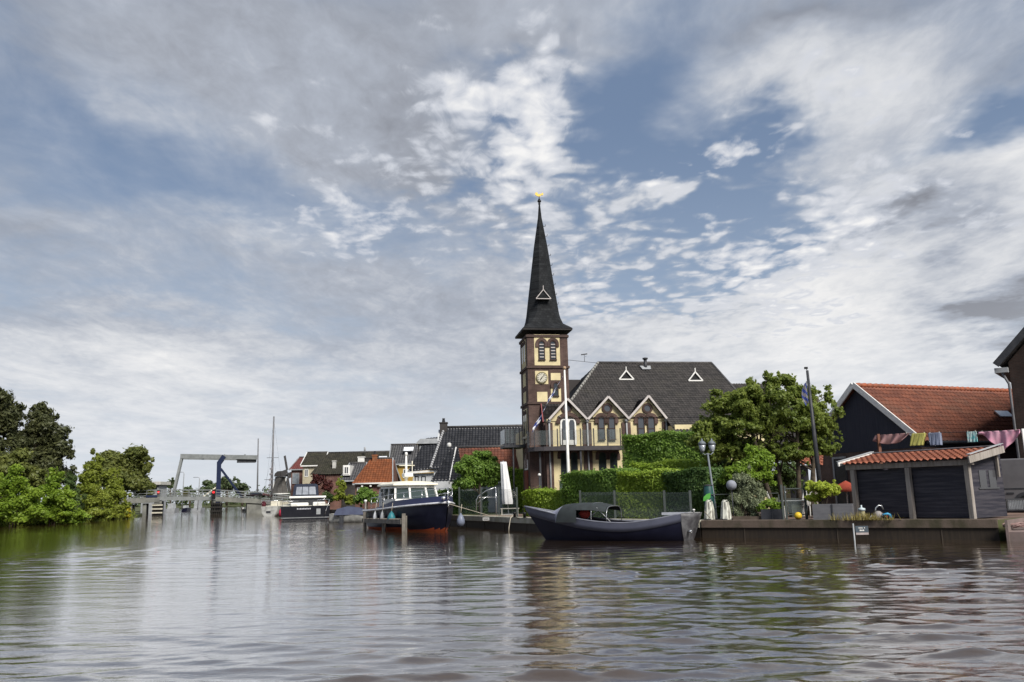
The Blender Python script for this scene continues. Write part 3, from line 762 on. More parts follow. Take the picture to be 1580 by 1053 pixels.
    q = MB(); g = Vector((0, slope * 0, 0)); q.prism([(p.x - .3, p.y - .12, p.z - .02), (p.x + .3, p.y - .12, p.z - .02), (p.x + .38, p.y + .25, p.z + .27), (p.x - .38, p.y + .25, p.z + .27)], (0, -.05, .05)); q.build('lead_flashing', GREYPAINT, rf)
    # three front gables
    BROWNJ = mat('brown_joinery', (.05, .03, .025), .7)
    feet = [(846, 874, 903.7, 617), (906, 936.6, 968, 613.5), (968, 998.5, 1026, 612.5)]
    for gi, (xl, xa, xr, ya) in enumerate(feet):
        l = F.hit(xl, 646, V0); r_ = F.hit(xr, 646, V0); a = F.hit(xa, ya, V0); zf = ze - .05
        m = MB(); m.prism([(l.x + .03, V0 - .05, zf - .1), (r_.x - .03, V0 - .05, zf - .1), (r_.x - .03, V0 - .05, zf), (a.x, V0 - .05, a.z - .06), (l.x + .03, V0 - .05, zf)], (0, .045, 0))
        gb = m.build('gable', STUCCO, ch)
        va = EV + (a.z - ze) / slope
        m = MB()
        pantile(m, (l.x, V0 - .28, zf), (l.x, V0, zf), (a.x, va + .3, a.z), (a.x, V0 - .28, a.z), .20, .27, .02, off=30)
        pantile(m, (r_.x, V0, zf), (r_.x, V0 - .28, zf), (a.x, V0 - .28, a.z), (a.x, va + .3, a.z), .20, .27, .02, off=60)
        m.build('gable_roof', CHURCHTILE, gb, fix=False)
        m = MB(); L_, A_, R_ = Vector((l.x - .02, V0 - .3, zf - .02)), Vector((a.x, V0 - .3, a.z + .02)), Vector((r_.x + .02, V0 - .3, zf - .02))
        m.beam(L_, A_ + Vector((0, 0, 0)), .06, .125, (0, 0, 1)); m.beam(A_ + Vector((0, -.004, 0)), R_ + Vector((0, -.004, 0)), .06, .125, (0, 0, 1)); m.build('barge_board', mat('greyed_white', (.50, .46, .44), .6, (.40, .37, .36), 3), gb)
        o = F.hit(xa, 630.5, V0 - .05); R2 = .27
        q = MB(); band(q, o.x, o.z, R2 * .72, R2 * 1.2, 0, 2 * math.pi, V0 - .12, V0 - .051, 22); w = q.build('round_window', BROWNJ, gb)
        q = MB(); disc(q, o.x, o.z, R2 * .74, V0 - .075, V0 - .055); q.build('pane', SKYGLASS, w)
    for (x0, x1) in ((923.6, 933.8), (939.4, 950), (984.5, 995.5), (1000, 1011.5)):
        arch_window(ch, F, x0, x1, 642.5, 678, V0 - .052, BROWNJ, .05, BROWNBRICK, .20, True, SKYGLASS)
    # wide white french door of the first gable, under one broad brick arch
    a = F.hit(865, 687, V0); b = F.hit(889.5, 687, V0); zt2 = F.hit(877, 645.5, V0).z
    q = MB(); q.prism(archpoly(a.x, b.x, a.z, zt2, V0 - .10, 12), (0, .045, 0))
    for i, vtx in enumerate(q.v): q.v[i] = (vtx[0], vtx[1], min(vtx[2], zt2 - .02 - .0) if vtx[2] < zt2 - .45 else zt2 - (zt2 - vtx[2]) * .45)
    fd = q.build('french_door', WHITE, ch)
    mid_ = (a.x + b.x) / 2
    for (s0, s1) in ((a.x + .10, mid_ - .06), (mid_ + .06, b.x - .10)):
        q = MB(); q.prism([(s0, V0 - .115, a.z + .3), (s1, V0 - .115, a.z + .3), (s1, V0 - .115, zt2 - .28), ((s0 + s1) / 2 + .1, V0 - .115, zt2 - .12), ((s0 + s1) / 2 - .1, V0 - .115, zt2 - .12), (s0, V0 - .115, zt2 - .28)], (0, .012, 0)); q.build('pane', SKYGLASS, fd)
    q = MB(); rr_ = (b.x - a.x) / 2 + .04
    band(q, mid_, zt2 - rr_ * .78, rr_, rr_ + .24, .12, math.pi - .12, V0 - .13, V0 - .052, 16); q.build('brick_arch', BROWNBRICK, fd)
    # ground floor windows
    for (x0, x1, yt) in ((866.5, 875.5, 698), (882, 892.5, 698), (925.5, 937, 698), (943, 954, 698), (984, 995, 699), (1000, 1012, 699)):
        arch_window(ch, F, x0, x1, yt, 752, V0, mat('dark_green_frame', (.02, .03, .025), .5), .05, BROWNBRICK, .19, True, GLASS)
    # brick pilasters with downpipes
    for (x0, x1) in ((842.5, 853.5), (900.5, 913.5), (961, 974.5), (1024, 1035)):
        a = F.hit(x0, 700, V0); b = F.hit(x1, 700, V0); q = MB(); q.box(a.x, b.x, V0 - .09, V0 + .002, 0, ze - .25); q.build('pilaster', BROWNBRICK, ch)
        q = MB(); q.tube([((a.x + b.x) / 2, V0 - .15, .1), ((a.x + b.x) / 2, V0 - .15, ze - .2)], .05, 8); q.lathe([(.05, 0), (.11, .12), (.11, .2)], ((a.x + b.x) / 2, V0 - .15, ze - .3), 8); q.build('downpipe', GREYPAINT, ch)
    # low slate porch roof between tower and first gable
    a = F.hit(838, 651, V0 + .1); b = F.hit(868, 623, 0); q = MB()
    pantile(q, (a.x, V0 + .06, a.z), (b.x + .3, V0 + .06, a.z), (b.x + .3, -.02, b.z), (a.x, -.02, b.z), .2, .27, .02, off=90); pr = q.build('porch_roof', CHURCHTILE, ch, fix=False)
    q = MB(); q.beam((a.x - .02, V0 + .04, a.z - .04), (a.x - .02, -.03, b.z - .04), .05, .16); q.build('barge_board', mat('red_barge', (.25, .04, .045), .5), pr)
    q = MB(); q.box(a.x + .03, uL - .003, V0 + .12, -.003, 0, a.z - .05); q.build('porch_wall', BROWNBRICK, ch)
    # front balcony with a rounded left end
    BV = V0 - 1.05; zf = F.hit(890, 688, BV).z; bl = F.hit(819, 688, BV + .5).x; br = F.hit(964, 688, BV).x
    P = [(br, V0 - .1), (br, BV), (bl + 1.5, BV), (bl + .7, BV + .12), (bl + .2, BV + .38), (bl, BV + .75), (bl, -.1), (uL - .05, -.1), (uL - .05, V0 - .1)]
    q = MB(); q.prism([(x, y, zf - .26) for x, y in P], (0, 0, .24)); bal = q.build('balcony', mat('balcony_floor', (.055, .05, .055), .6), ch)
    line = [Vector((x, y, zf)) for x, y in [(bl, -.12)] + P[5:2:-1] + [(bl + 1.5, BV + .05)]]
    xs = [868, 886, 896, 916.3, 937.6, 957.5]; posts = [line[0], line[2], line[4]] + [Vector((F.hit(x, 680, BV + .05).x, BV + .05, zf)) for x in xs]
    for p in posts:
        q = MB(); q.box(p.x - .03, p.x + .03, p.y - .03, p.y + .03, zf - .02, zf + 1.0); q.build('rail_post', DARKMETAL, bal)
    for i in range(len(posts) - 1):
        a, b = posts[i], posts[i + 1]; d = (b - a).normalized(); a = a + d * .05; b = b - d * .05
        q = MB(); q.beam(a + Vector((0, 0, .5)), b + Vector((0, 0, .5)), .012, .84); q.build('glass_panel', BALGLASS, bal)
    q = MB(); x = F.hit(896, 700, BV + .1).x; q.box(x - .05, x + .05, BV + .08, BV + .18, 0, zf - .26); q.build('balcony_post', DARKMETAL, bal); q = MB(); x = F.hit(833, 700, -1.0).x; q.box(x - .05, x + .05, -1.05, -.95, 0, zf - .26); q.build('balcony_post', DARKMETAL, bal)
    # small balcony on the left side of the tower
    l0 = F.hit(776, 688, 2.2); zf2 = l0.z
    q = MB(); q.box(l0.x, -.015, 1.4, TD + .9, zf2 - .16, zf2); b2 = q.build('side_balcony', DARKMETAL, ch)
    n = 4
    for i in range(n + 1):
        x = l0.x + .04 + (-.1 - l0.x) * i / n; q = MB(); q.box(x - .025, x + .025, 1.42, 1.47, zf2, zf2 + 1.0); q.build('rail_post', DARKMETAL, b2)
        if i < n: q = MB(); q.box(x + .03, x + (-.1 - l0.x) / n - .03, 1.44, 1.452, zf2 + .1, zf2 + .95); q.build('glass_panel', BALGLASS, b2)
    q = MB(); q.box(l0.x + .02, l0.x + .05, 1.5, TD + .85, zf2 + .1, zf2 + .95); q.build('privacy_screen', mat('white_screen', (.8, .8, .8), .3), b2)
    x = F.hit(792, 700, 1.5).x; q = MB(); q.tube([(x, 1.5, 0), (x, 1.5, zf2 - .16)], .05, 8); q.build('balcony_post', DARKMETAL, b2)
    # wire with a wind vane from tower to ridge
    a = Vector((TW, .6, F.hit(877, 555.5, .6).z)); b = Vector((rl.x, 6, zr)); q = MB(); q.tube([a, b], .014, 5)
    v = a.lerp(b, .55); q.tube([v, v + Vector((0, 0, .5))], .016, 5); q.beam(v + Vector((-.22, 0, .46)), v + Vector((.2, 0, .52)), .03, .07); q.beam(v + Vector((.1, -.1, .36)), v + Vector((.1, .1, .36)), .02); q.build('wind_vane', DARKMETAL, ch)
    return F, ch
CHF, CHURCH = make_church()

# ------------------------------------------------------------------ plain houses from their ridge and eave lines
def px_house(name, label, ridge, eave, Zr, Ze, wallm, tilem, barge=None, tile=.24, base=GZ, inset=.25, cat='house', backext=1.0):
    rl, rr = at(ridge[0], ridge[1], Zr), at(ridge[2], ridge[3], Zr); el, er = at(eave[0], eave[1], Ze), at(eave[2], eave[3], Ze)
    zr = (rl.z + rr.z) / 2; zE = (el.z + er.z) / 2; rl.z = rr.z = zr; el.z = er.z = zE
    bl = Vector((el.x, 2 * Zr - Ze, zE)); br = Vector((er.x, 2 * Zr - Ze, zE))
    o = Vector(((el.x + er.x) / 2, Zr, base)); t = thing(name, label, cat, o)
    rl, rr, el, er, bl, br = [p - o for p in (rl, rr, el, er, bl, br)]
    m = MB(); pantile(m, el, er, rr, rl, tile, .32, .03)
    pantile(m, br, bl, rl, rr, tile, .32, .03, sub=2, off=300)
    hl = rl.x - el.x > .8; hr = er.x - rr.x > .8
    if hl: pantile(m, bl, el, rl, rl + Vector((0, .01, 0)), tile, .32, .03, off=100)
    if hr: pantile(m, er, br, rr + Vector((0, .01, 0)), rr, tile, .32, .03, off=200)
    rf = m.build('roof', tilem, t, fix=False)
    m = MB(); m.tube([rl + Vector((0, 0, .03)), rr + Vector((0, 0, .03))], .11, 7); m.build('ridge_cap', mat('ridge_tiles', (.085, .08, .078), .6), rf)
    i = inset; m = MB(); m.box(el.x + i, er.x - i, el.y + i, bl.y - i, 0, zE - base - .03)
    for hip, x, r, s in ((hl, el.x, rl, 1), (hr, er.x, rr, -1)):
        if not hip:
            m.prism([(x + s * i, el.y + i, zE - base - .03), (x + s * i, bl.y - i, zE - base - .03), (x + s * i, r.y, r.z - .16)], (s * .15, 0, 0))
    m.build('wall', wallm, t)
    if barge:
        m = MB()
        for hip, x, r, e, b in ((hl, el.x, rl, el, bl), (hr, er.x, rr, er, br)):
            if not hip:
                m.beam(e + Vector((0, 0, -.06)), r + Vector((0, 0, -.02)), .08, .24); m.beam(b + Vector((0, 0, -.06)), r + Vector((0, .003, -.02)), .08, .24)
        m.beam(el + Vector((.05, -.03, -.08)), er + Vector((-.05, -.03, -.08)), .09, .14)
        m.build('barge_board', barge, t)
    return t, rf, o, (rl, rr, el, er)
def front_windows(t, o, wl, Y, frame=WHITE):
    """rectangular windows given by pixel boxes on the wall plane world y = Y"""
    for (x0, x1, y0, y1) in wl:
        a = at(x0, y1, Y) - o; b = at(x1, y0, Y) - o; rect_window(t, a.x, b.x, a.z, b.z, a.y, frame, SKYGLASS, .07)
def chimney(t, o, x0, x1, y0, y1, Y, m_, pot=True, nm='chimney'):
    a = at(x0, y1, Y) - o; b = at(x1, y0, Y) - o; w = b.x - a.x
    q = MB(); q.box(a.x, b.x, a.y - w / 2, a.y + w / 2, a.z - .6, b.z - .1); q.box(a.x - .05, b.x + .05, a.y - w / 2 - .05, a.y + w / 2 + .05, b.z - .1, b.z)
    c = q.build(nm, m_, t)
    if pot: q = MB(); q.lathe([(.12, 0), (.14, .05), (.1, .3), (.13, .34)], ((a.x + b.x) / 2, a.y, b.z), 8); q.build('chimney_pot', DARKMETAL, c)
DARKBRICK = mat_brick('dark_brick', (.05, .045, .045), (.035, .032, .032), (.06, .055, .05))
GREYWALL = mat('grey_render', (.50, .51, .52), .8, (.40, .41, .42), 1.5)
# black hip-roofed house left of the tower
t, rf, o, (rl, rr, el, er) = px_house('house', 'big house with glossy black tiled hip roof behind the clipped tree', (686, 658.5, 818, 659), (664, 722, 830, 722), 70, 65.5, GREYWALL, BLACKTILE)
chimney(t, o, 679, 690, 652, 662, 69.8, DARKBRICK)
m = MB(); P0, P1 = rl + Vector((0, 0, .05)), el + Vector((0, 0, .05))
for i in range(20):
    a = P0.lerp(P1, i / 20); b = P0.lerp(P1, (i + .85) / 20); m.tube([a, b], [.09, .12], 8)
m.build('hip_tile', mat('pale_ridge_tiles', (.42, .42, .42), .5, (.25, .25, .26), 6), rf)
a = at(645, 724, 68.5) - o; b = at(668, 682, 68.5) - o
m = MB(); m.box(a.x, b.x, a.y, a.y + 3, a.z, b.z - .15); dm = m.build('dormer', DARKBRICK, rf)
m = MB(); m.prism([(a.x - .2, a.y - .25, b.z - .15), (b.x + .5, a.y - .25, b.z - .15), (b.x + .3, a.y - .2, b.z + .25), (a.x + .2, a.y - .2, b.z + .25)], (0, 3.3, 0)); m.build('dormer_roof', GREYPAINT, dm)
rect_window(dm, a.x + .12, a.x + .95, a.z + .3, b.z - .3, a.y, GREYPAINT, SKYGLASS, .12)
a = at(633, 729, 66) - o; b = at(668, 722, 66) - o
m = MB(); m.box(a.x + .2, b.x + .1, a.y, a.y + 6, 0, a.z - .1); m.build('side_wall', GREYWALL, t)
m = MB(); pantile(m, (a.x - .2, a.y - .2, a.z), (b.x + .8, a.y - .2, b.z - .1), (b.x + .8, a.y + 3.2, b.z + 2.6), (a.x + .9, a.y + 3.2, b.z + 2.6), .24, .32, .03, off=50); m.build('lean_to_roof', BLACKTILE, t, fix=False)
m = MB(); m.beam((a.x - .25, a.y - .24, a.z - .05), (b.x + .1, a.y - .24, a.z + .05), .1, .16); m.build('gutter', WHITE, t)
front_windows(t, o, [(640, 646, 735, 748), (650, 657, 735, 748)], 66.05, DARKMETAL)
# lower house in front of it, black and orange tiles on one slope
t, rf, o, (rl, rr, el, er) = px_house('house', 'low white house whose roof is part black and part orange tiled', (704, 690, 830, 690), (693, 742.5, 838, 742.5), 62, 58.8, GREYWALL, ORANGETILE, WHITE)
m = MB(); e2 = el + Vector((-1.3, 0, 0)); cut = .55
u = Vector((at(716, 742, 58.8).x - o.x, el.y, el.z)); v = Vector((at(707, 690, 62).x - o.x, rl.y, rl.z)); up = Vector((0, -.04, .05))
pantile(m, e2 + up, u + up, v + up, rl + Vector((-.35, 0, 0)) + up, .24, .32, .03, off=70); m.build('black_tile_strip', BLACKTILE, rf, fix=False)
a = at(693, 690, 61.9) - o; m = MB(); m.lathe([(.13, 0), (.16, .04), (.16, .24), (.09, .3), (0, .32)], (a.x, a.y, a.z), 10); m.build('chimney', WHITE, rf)
front_windows(t, o, [(699, 706, 748, 760)], 59.05, WHITE)
# mustard house with black roof and one skylight
t, rf, o, (rl, rr, el, er) = px_house('house', 'mustard yellow house with black tiled roof and one pale skylight', (603, 686.5, 662, 686.5), (600, 715, 668, 715), 86, 83, mat('mustard_render', (.38, .24, .05), .8, (.30, .19, .045), 1.2), GREYTILE, GREYPAINT)
a = at(623, 697, 84.3) - o; b = at(639, 691, 84.9) - o; m = MB(); m.prism([(a.x, a.y - .25, a.z), (b.x, a.y - .25, a.z), (b.x, b.y - .25, b.z), (a.x, b.y - .25, b.z)], (0, -.05, .06)); m.build('skylight', mat('skylight_glass', (.75, .77, .8), .15), rf)
front_windows(t, o, [(622, 630, 724, 738)], 83.25)
# rust-orange roof
t, rf, o, (rl, rr, el, er) = px_house('house', 'brick cottage with steep rust orange tiled roof beside the mustard house', (572, 708, 606, 708), (543, 745.5, 606, 745.5), 77.5, 74.5, REDBRICK, RUSTTILE, GREYPAINT)
chimney(t, o, 575, 582, 702, 710, 77.3, mat_brick('orange_brick', (.30, .10, .04), (.22, .07, .03), (.2, .15, .1)))
m = MB(); m.tube([el + Vector((.3, -.1, -.05)), er + Vector((-.3, -.1, -.05))], .07, 7)
m.build('gutter', WHITE, t)
for i in range(4):
    x = el.x + .9 + i * .75; m = MB(); m.box(x - .08, x + .08, el.y - .05, el.y + .2, el.z - .32, el.z - .14); m.build('gutter_bracket', WHITE, t)
front_windows(t, o, [(551, 557, 752, 763)], 74.75)
# grey dormered house
t, rf, o, (rl, rr, el, er) = px_house('house', 'small dark house with lead grey roof and white framed dormer', (540, 715, 566, 715), (523, 741, 560, 741), 88, 85, DARKBRICK, GREYTILE, GREYPAINT)
a = at(529, 734, 85.3) - o; b = at(540, 718, 85.3) - o; m = MB(); m.box(a.x, b.x, a.y, a.y + 2.5, a.z, b.z); dm = m.build('dormer', WHITE, rf)
rect_window(dm, a.x + .08, b.x - .08, a.z + .1, b.z - .1, a.y, WHITE, GLASS, .1)
# long mossy roof
t, rf, o, (rl, rr, el, er) = px_house('house', 'long house with mossy grey roof running behind the rust roofed cottage', (507, 698, 622, 698), (478, 731, 622, 731), 101, 96, REDBRICK, MOSSTILE)
chimney(t, o, 513, 518.5, 711, 739, 97.5, mat('pale_chimney', (.5, .49, .46), .8), False); chimney(t, o, 553, 563, 705, 714, 99, WHITE, False); chimney(t, o, 564, 571, 706, 713, 99, DARKBRICK, False)
m = MB(); a = at(563, 698, 100) - o; m.tube([a, a + Vector((0, 0, .6))], .12, 7); m.build('flue_pipe', GREYPAINT, rf)
a = at(585, 708, 99.2) - o; b = at(598, 705, 99.6) - o; m = MB(); m.prism([(a.x, a.y - .3, a.z), (b.x, a.y - .3, a.z), (b.x, b.y - .3, b.z), (a.x, b.y - .3, b.z)], (0, -.05, .06)); m.build('skylight', mat('skylight_glass', (.75, .77, .8), .15), rf)
front_windows(t, o, [(486, 491, 735, 746), (498, 503, 735, 746)], 96.3)
# cream-gabled house and red-roofed house at the left end of the row
t, rf, o, _ = px_house('house', 'cream fronted house with dark roof and white cornice in the far row', (474, 698.5, 506, 698.5), (463.5, 718, 500, 718), 110, 106, mat('cream_render', (.40, .36, .26), .8, (.32, .28, .2), 2), MOSSTILE, WHITE)
front_windows(t, o, [(470, 476, 724, 736)], 106.25)
t, rf, o, _ = px_house('house', 'dark red roofed brick house with grey shutter at the far end of the row', (462, 706, 480, 706), (446, 724, 470, 724), 116, 113, REDBRICK, REDTILE, GREYPAINT)
a = at(451, 747, 113.2) - o; b = at(462, 730, 113.2) - o; rect_window(t, a.x, b.x, a.z, b.z, a.y, GREYPAINT, mat('grey_shutter', (.22, .25, .28), .6), .1, 0, 'shutter')
a = at(449, 708, 118) - o; b = at(456, 702, 118) - o

# ------------------------------------------------------------------ black barn, tall brick house, open shed on the right
def make_barn():
    b = rad(22); Ap = at(1323, 596, 40); F = Fr((Ap.x, Ap.y, GZ), b)        # local x along the ridge, y to the far eave
    t = thing('barn', 'black boarded barn with orange tiled roof and white verge boards', 'barn', F.loc, b)
    hw, za = 3.33, Ap.z - GZ; zE = 3.25; L = 13
    PL = mat('black_boards', (.028, .031, .046), .8, (.040, .043, .058), 3, streak=(7, 7, .3), bump=.5)
    zb = F.hit(1300, 697, 0).z
    m = MB(); m.prism([(0, -hw, zb), (0, hw, zb), (0, hw, zE), (0, 0, za - .06), (0, -hw, zE)], (.15, 0, 0)); m.build('gable_boards', PL, t)
    m = MB(); m.box(.02, L, -hw, hw, 0, zb); m.build('brick_wall', mat_brick('barn_brick', (.135, .085, .07), (.105, .07, .06), (.13, .11, .1)), t)
    m = MB(); m.box(.16, L, -hw + .02, hw - .02, zb + .003, zE); m.build('side_wall', PL, t)
    m = MB(); pantile(m, (-.25, -hw - .3, zE - .22), (L, -hw - .3, zE - .22), (L, 0, za), (-.25, 0, za), .235, .33, .032, .022)
    pantile(m, (L, hw + .3, zE - .22), (-.25, hw + .3, zE - .22), (-.25, 0, za), (L, 0, za), .235, .33, .03, sub=2, off=100)
    rf = m.build('roof', ORANGETILE, t, fix=False)
    m = MB()
    for i in range(int(L / .36)): m.tube([(-.2 + i * .36, 0, za + .03), (.14 + i * .36, 0, za + .05)], [.10, .12], 8)
    m.build('ridge_cap', mat('orange_ridge', (.33, .10, .05), .7, (.2, .09, .06), 5), rf)
    m = MB(); m.beam((-.28, -hw - .34, zE - .25), (-.28, 0, za + .06), .06, .26); m.beam((-.285, hw + .34, zE - .25), (-.285, 0, za + .06), .06, .26); m.build('verge_board', WHITE, t)
    p = F.hit(1548, 634, -1.9); m = MB(); q = za - (1.9) * (za - zE) / hw
    m.prism([(p.x - .45, -2.05, q - .18 + .1), (p.x + .45, -2.05, q - .18 + .1), (p.x + .45, -1.75, q + .12 + .1), (p.x - .45, -1.75, q + .12 + .1)], (0, -.03, .05)); m.build('skylight', STEEL, rf)
    a = F.hit(1288, 772, 0)
    y0 = F.hitx(1290, 740, 0).y; y1 = F.hitx(1308, 740, 0).y; z0, z1 = .1, F.hitx(1300, 708, 0).z
    m = MB(); m.box(-.03, .018, min(y0, y1), max(y0, y1) , z0, z1); d = m.build('door', DARKMETAL, t)
    m = MB(); m.box(-.06, .017, max(y0, y1) + .003, max(y0, y1) + .1, z0, z1 + .1); m.box(-.06, .017, min(y0, y1), max(y0, y1), z1 + .003, z1 + .1); m.build('door_frame', GREYPAINT, d)
    m = MB(); m.tube([(0, -hw - .38, zE - .28), (L, -hw - .38, zE - .28)], .07, 7); m.build('gutter', DARKMETAL, t)
make_barn()
def make_tall():
    c = at(1561, 600, 34); rz = rad(-38); F = Fr((c.x, 34, GZ), rz); t = thing('house', 'tall dark brick house cut off by the right edge of the view', 'house', F.loc, rz)
    W = 7.0; zE = F.hit(1550, 560, 0).z; pk = zE + (F.hit(1580, 512, 0).z - F.hit(1550, 547, 0).z) / (F.hit(1580, 512, 0).x - F.hit(1550, 547, 0).x) * W / 2
    m = MB(); m.box(0, W, 0, 9, 0, zE); m.prism([(0, 0, zE + .003), (W, 0, zE + .003), (W / 2, 0, pk)], (0, 8.9, 0)); m.build('wall', mat_brick('tall_brick', (.042, .026, .022), (.030, .020, .018), (.042, .036, .032)), t)
    m = MB(); pantile(m, (-.35, 9, zE - .1), (-.35, -.3, zE - .1), (W / 2, -.3, pk + .25), (W / 2, 9, pk + .25), .24, .32, .03); pantile(m, (W + .35, -.3, zE - .1), (W + .35, 9, zE - .1), (W / 2, 9, pk + .25), (W / 2, -.3, pk + .25), .24, .32, .03); m.build('roof', CHURCHTILE, t, fix=False)
    m = MB(); m.box(-.5, -.02, -.25, 9, zE - .42, zE - .22); m.build('gutter', GREYPAINT, t)
    m = MB(); m.beam((-.42, -.33, zE - .1), (W / 2, -.33, pk + .3), .08, .26); m.beam((W + .42, -.333, zE - .1), (W / 2, -.333, pk + .3), .08, .26); m.build('barge_board', DARKMETAL, t)
    m = MB(); m.tube([(-.06, -.08, .1), (-.06, -.08, zE - .9), (-.25, -.15, zE - .42)], .05, 8); m.build('downpipe', mat('dull_pipe', (.16, .16, .17), .5), t)
    rect_window(t, 1.6, 2.7, 1.0, 2.6, 0, WHITE)
make_tall()
def make_shed():
    Lp, Rp = Vector((12.22, 30.62, GZ)), Vector((14.50, 27.15, GZ)); d = (Rp - Lp); w = d.length; rz = math.atan2(d.y, d.x)
    F = Fr(Lp, rz); t = thing('shed', 'low open fronted shed of grey timber posts, dark boards and orange pantiles', 'shed', Lp, rz)
    GW = mat('weathered_oak', (.34, .305, .275), .85, (.22, .195, .17), 2, streak=(5, 5, .5), bump=.5)
    DB = mat('dark_shed_boards', (.024, .024, .034), .6, (.062, .058, .068), 1.4, streak=(.5, .5, 9), bump=.5)
    hL = F.hit(1310, 722, 0).z; hR = F.hit(1490, 707, 0).z; h = (hL + hR) / 2; D = 2.1; hb = h + .36
    for i, x in enumerate((0.0, w * .51, w)):
        m = MB(); m.box(x - .08, x + .08, -.08, .08, 0, h - .16); m.build('post', GW, t, bevel=.01)
    m = MB(); m.box(w + .05, w + .13, D - .45, D - .37, h - .55, hb - .12); m.build('post', GW, t, bevel=.01)
    m = MB(); m.box(-.25, w + .2, -.07, .07, h - .155, h + .02); m.build('eave_beam', GW, t, bevel=.01)
    m = MB()
    for k in range(4):
        z0 = .06 + k * (h - .3) / 4; z1 = z0 + (h - .3) / 4 - .004
        m.box(.09, w * .51 - .09, .10, .125, z0, z1); m.box(w * .51 + .09, w - .09, .10, .125, z0, z1)
    m.box(.0, w, .13, .15, .05, h - .2)
    m.build('front_boards', DB, t)
    m = MB(); m.prism([(w + .0, .10, .05), (w, D, .05), (w, D, hb - .14), (w, .10, h - .1)], (-.03, 0, 0)); m.build('side_boards', DB, t)
    rect_window(t, w * 0 + .0, .0, 0, 0, 0, GW) if False else None
    m = MB(); m.box(0.05, w, D - .03, D, .05, hb - .2); m.box(-.0, .03, .1, D, .05, h - .1); m.build('back_boards', DB, t)
    m = MB(); pantile(m, (-.3, -.28, h + .05), (w + .22, -.28, h + .05), (w + .22, D - .3, hb + .07), (-.3, D - .3, hb + .07), .225, .31, .038, .03, 8); rf = m.build('roof', BRIGHTTILE, t, fix=False)
    m = MB(); m.beam((w + .27, -.36, h - .0), (w + .27, D - .25, hb + .0), .05, .22); m.build('verge_board', GW, t)
    m = MB(); m.beam((-.34, -.36, h + .05), (-.34, D - .25, hb + .08), .05, .14); m.build('verge_board', WHITE, t)
    m = MB(); m.beam((-.38, -.3, h + .155), (-.38, D - .28, hb + .175), .16, .02); m.beam((w + .24, -.3, h + .17), (w + .24, D - .28, hb + .185), .12, .02); m.beam((-.3, D - .32, hb + .13), (w + .2, D - .32, hb + .13), .14, .03); m.build('roof_trim', mat('lead_trim', (.40, .41, .42), .5), rf)
    # window with a broad sill in the right-hand side wall
    m = MB(); m.box(w + .003, w + .03, D * .25, D * .85, .95, 1.0); m.box(w + .003, w + .02, D * .3, D * .5, 1.0, 1.55); m.box(w + .003, w + .02, D * .58, D * .78, 1.0, 1.55); m.build('window', mat_glass('dusty_glass', (.06, .06, .065), .2), t)
    return F, w, D, h, hb
SHED = make_shed()
# small tiled lean-to seen under the big tree
def make_leanto():
    a, b = at(1226, 718, 39), at(1270, 718, 38.2); c, d = at(1232, 700, 41), at(1270, 700, 40.2)
    t = thing('garden_shelter', 'dark garden shelter with small orange tiled roof behind the big tree', 'shelter', (a.x, a.y, GZ)); o = Vector((a.x, a.y, GZ))
    m = MB(); pantile(m, a - o, b - o, d - o, c - o, .22, .3, .035, .03, 6); m.build('roof', BRIGHTTILE, t, fix=False)
    m = MB(); m.box(.1, b.x - o.x, 1.2, 2.6, 0, a.z - o.z - .1); m.build('back_wall', DARKMETAL, t)
    for x in (.15, b.x - o.x - .1): m = MB(); m.box(x - .05, x + .05, .1, .2, 0, a.z - o.z - .06); m.build('post', mat('weathered_oak', (.28, .25, .22)), t)
    m = MB(); m.box(0, b.x - o.x, .0, .09, a.z - o.z - .16, a.z - o.z - .02); m.build('eave_beam', DARKMETAL, t)
make_leanto()

# ------------------------------------------------------------------ trees and hedges
LF_PINE = mat_leaf('pine_needles', (.026, .032, .014), (.070, .074, .028), .2)
LF_OLIVE = mat_leaf('olive_leaves', (.10, .130, .016), (.21, .235, .040), .4)
LF_BRIGHT = mat_leaf('bright_leaves', (.075, .130, .012), (.20, .265, .032), .4)
LF_WILLOW = mat_leaf('willow_leaves', (.055, .070, .018), (.13, .14, .035), .3)
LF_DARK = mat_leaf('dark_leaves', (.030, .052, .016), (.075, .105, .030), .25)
LF_TREE = mat_leaf('garden_tree_leaves', (.058, .090, .018), (.190, .225, .050), .42, .6)
LF_HEDGE = mat_leaf('hedge_leaves', (.060, .112, .018), (.145, .220, .042), .34, .8)
LF_HEDGEL = mat_leaf('light_hedge_leaves', (.095, .150, .014), (.23, .30, .04), .35, 1.2)
LF_HEDGED = mat_leaf('dark_hedge_leaves', (.032, .066, .016), (.078, .128, .032), .25, .8)
LF_LIME = mat_leaf('lime_leaves', (.075, .135, .014), (.19, .265, .035), .35, 1.2)
LF_SILVER = mat_leaf('silvery_leaves', (.09, .11, .065), (.20, .22, .13), .2, 1.2)
LF_BAMBOO = mat_leaf('yellow_green_leaves', (.17, .22, .025), (.36, .40, .06), .35, 1.0)
LF_FAR = mat_leaf('far_leaves', (.035, .055, .025), (.07, .085, .035), .15, .1)
LF_RED = mat_leaf('red_creeper_leaves', (.03, .010, .010), (.075, .020, .016), .15, .5)

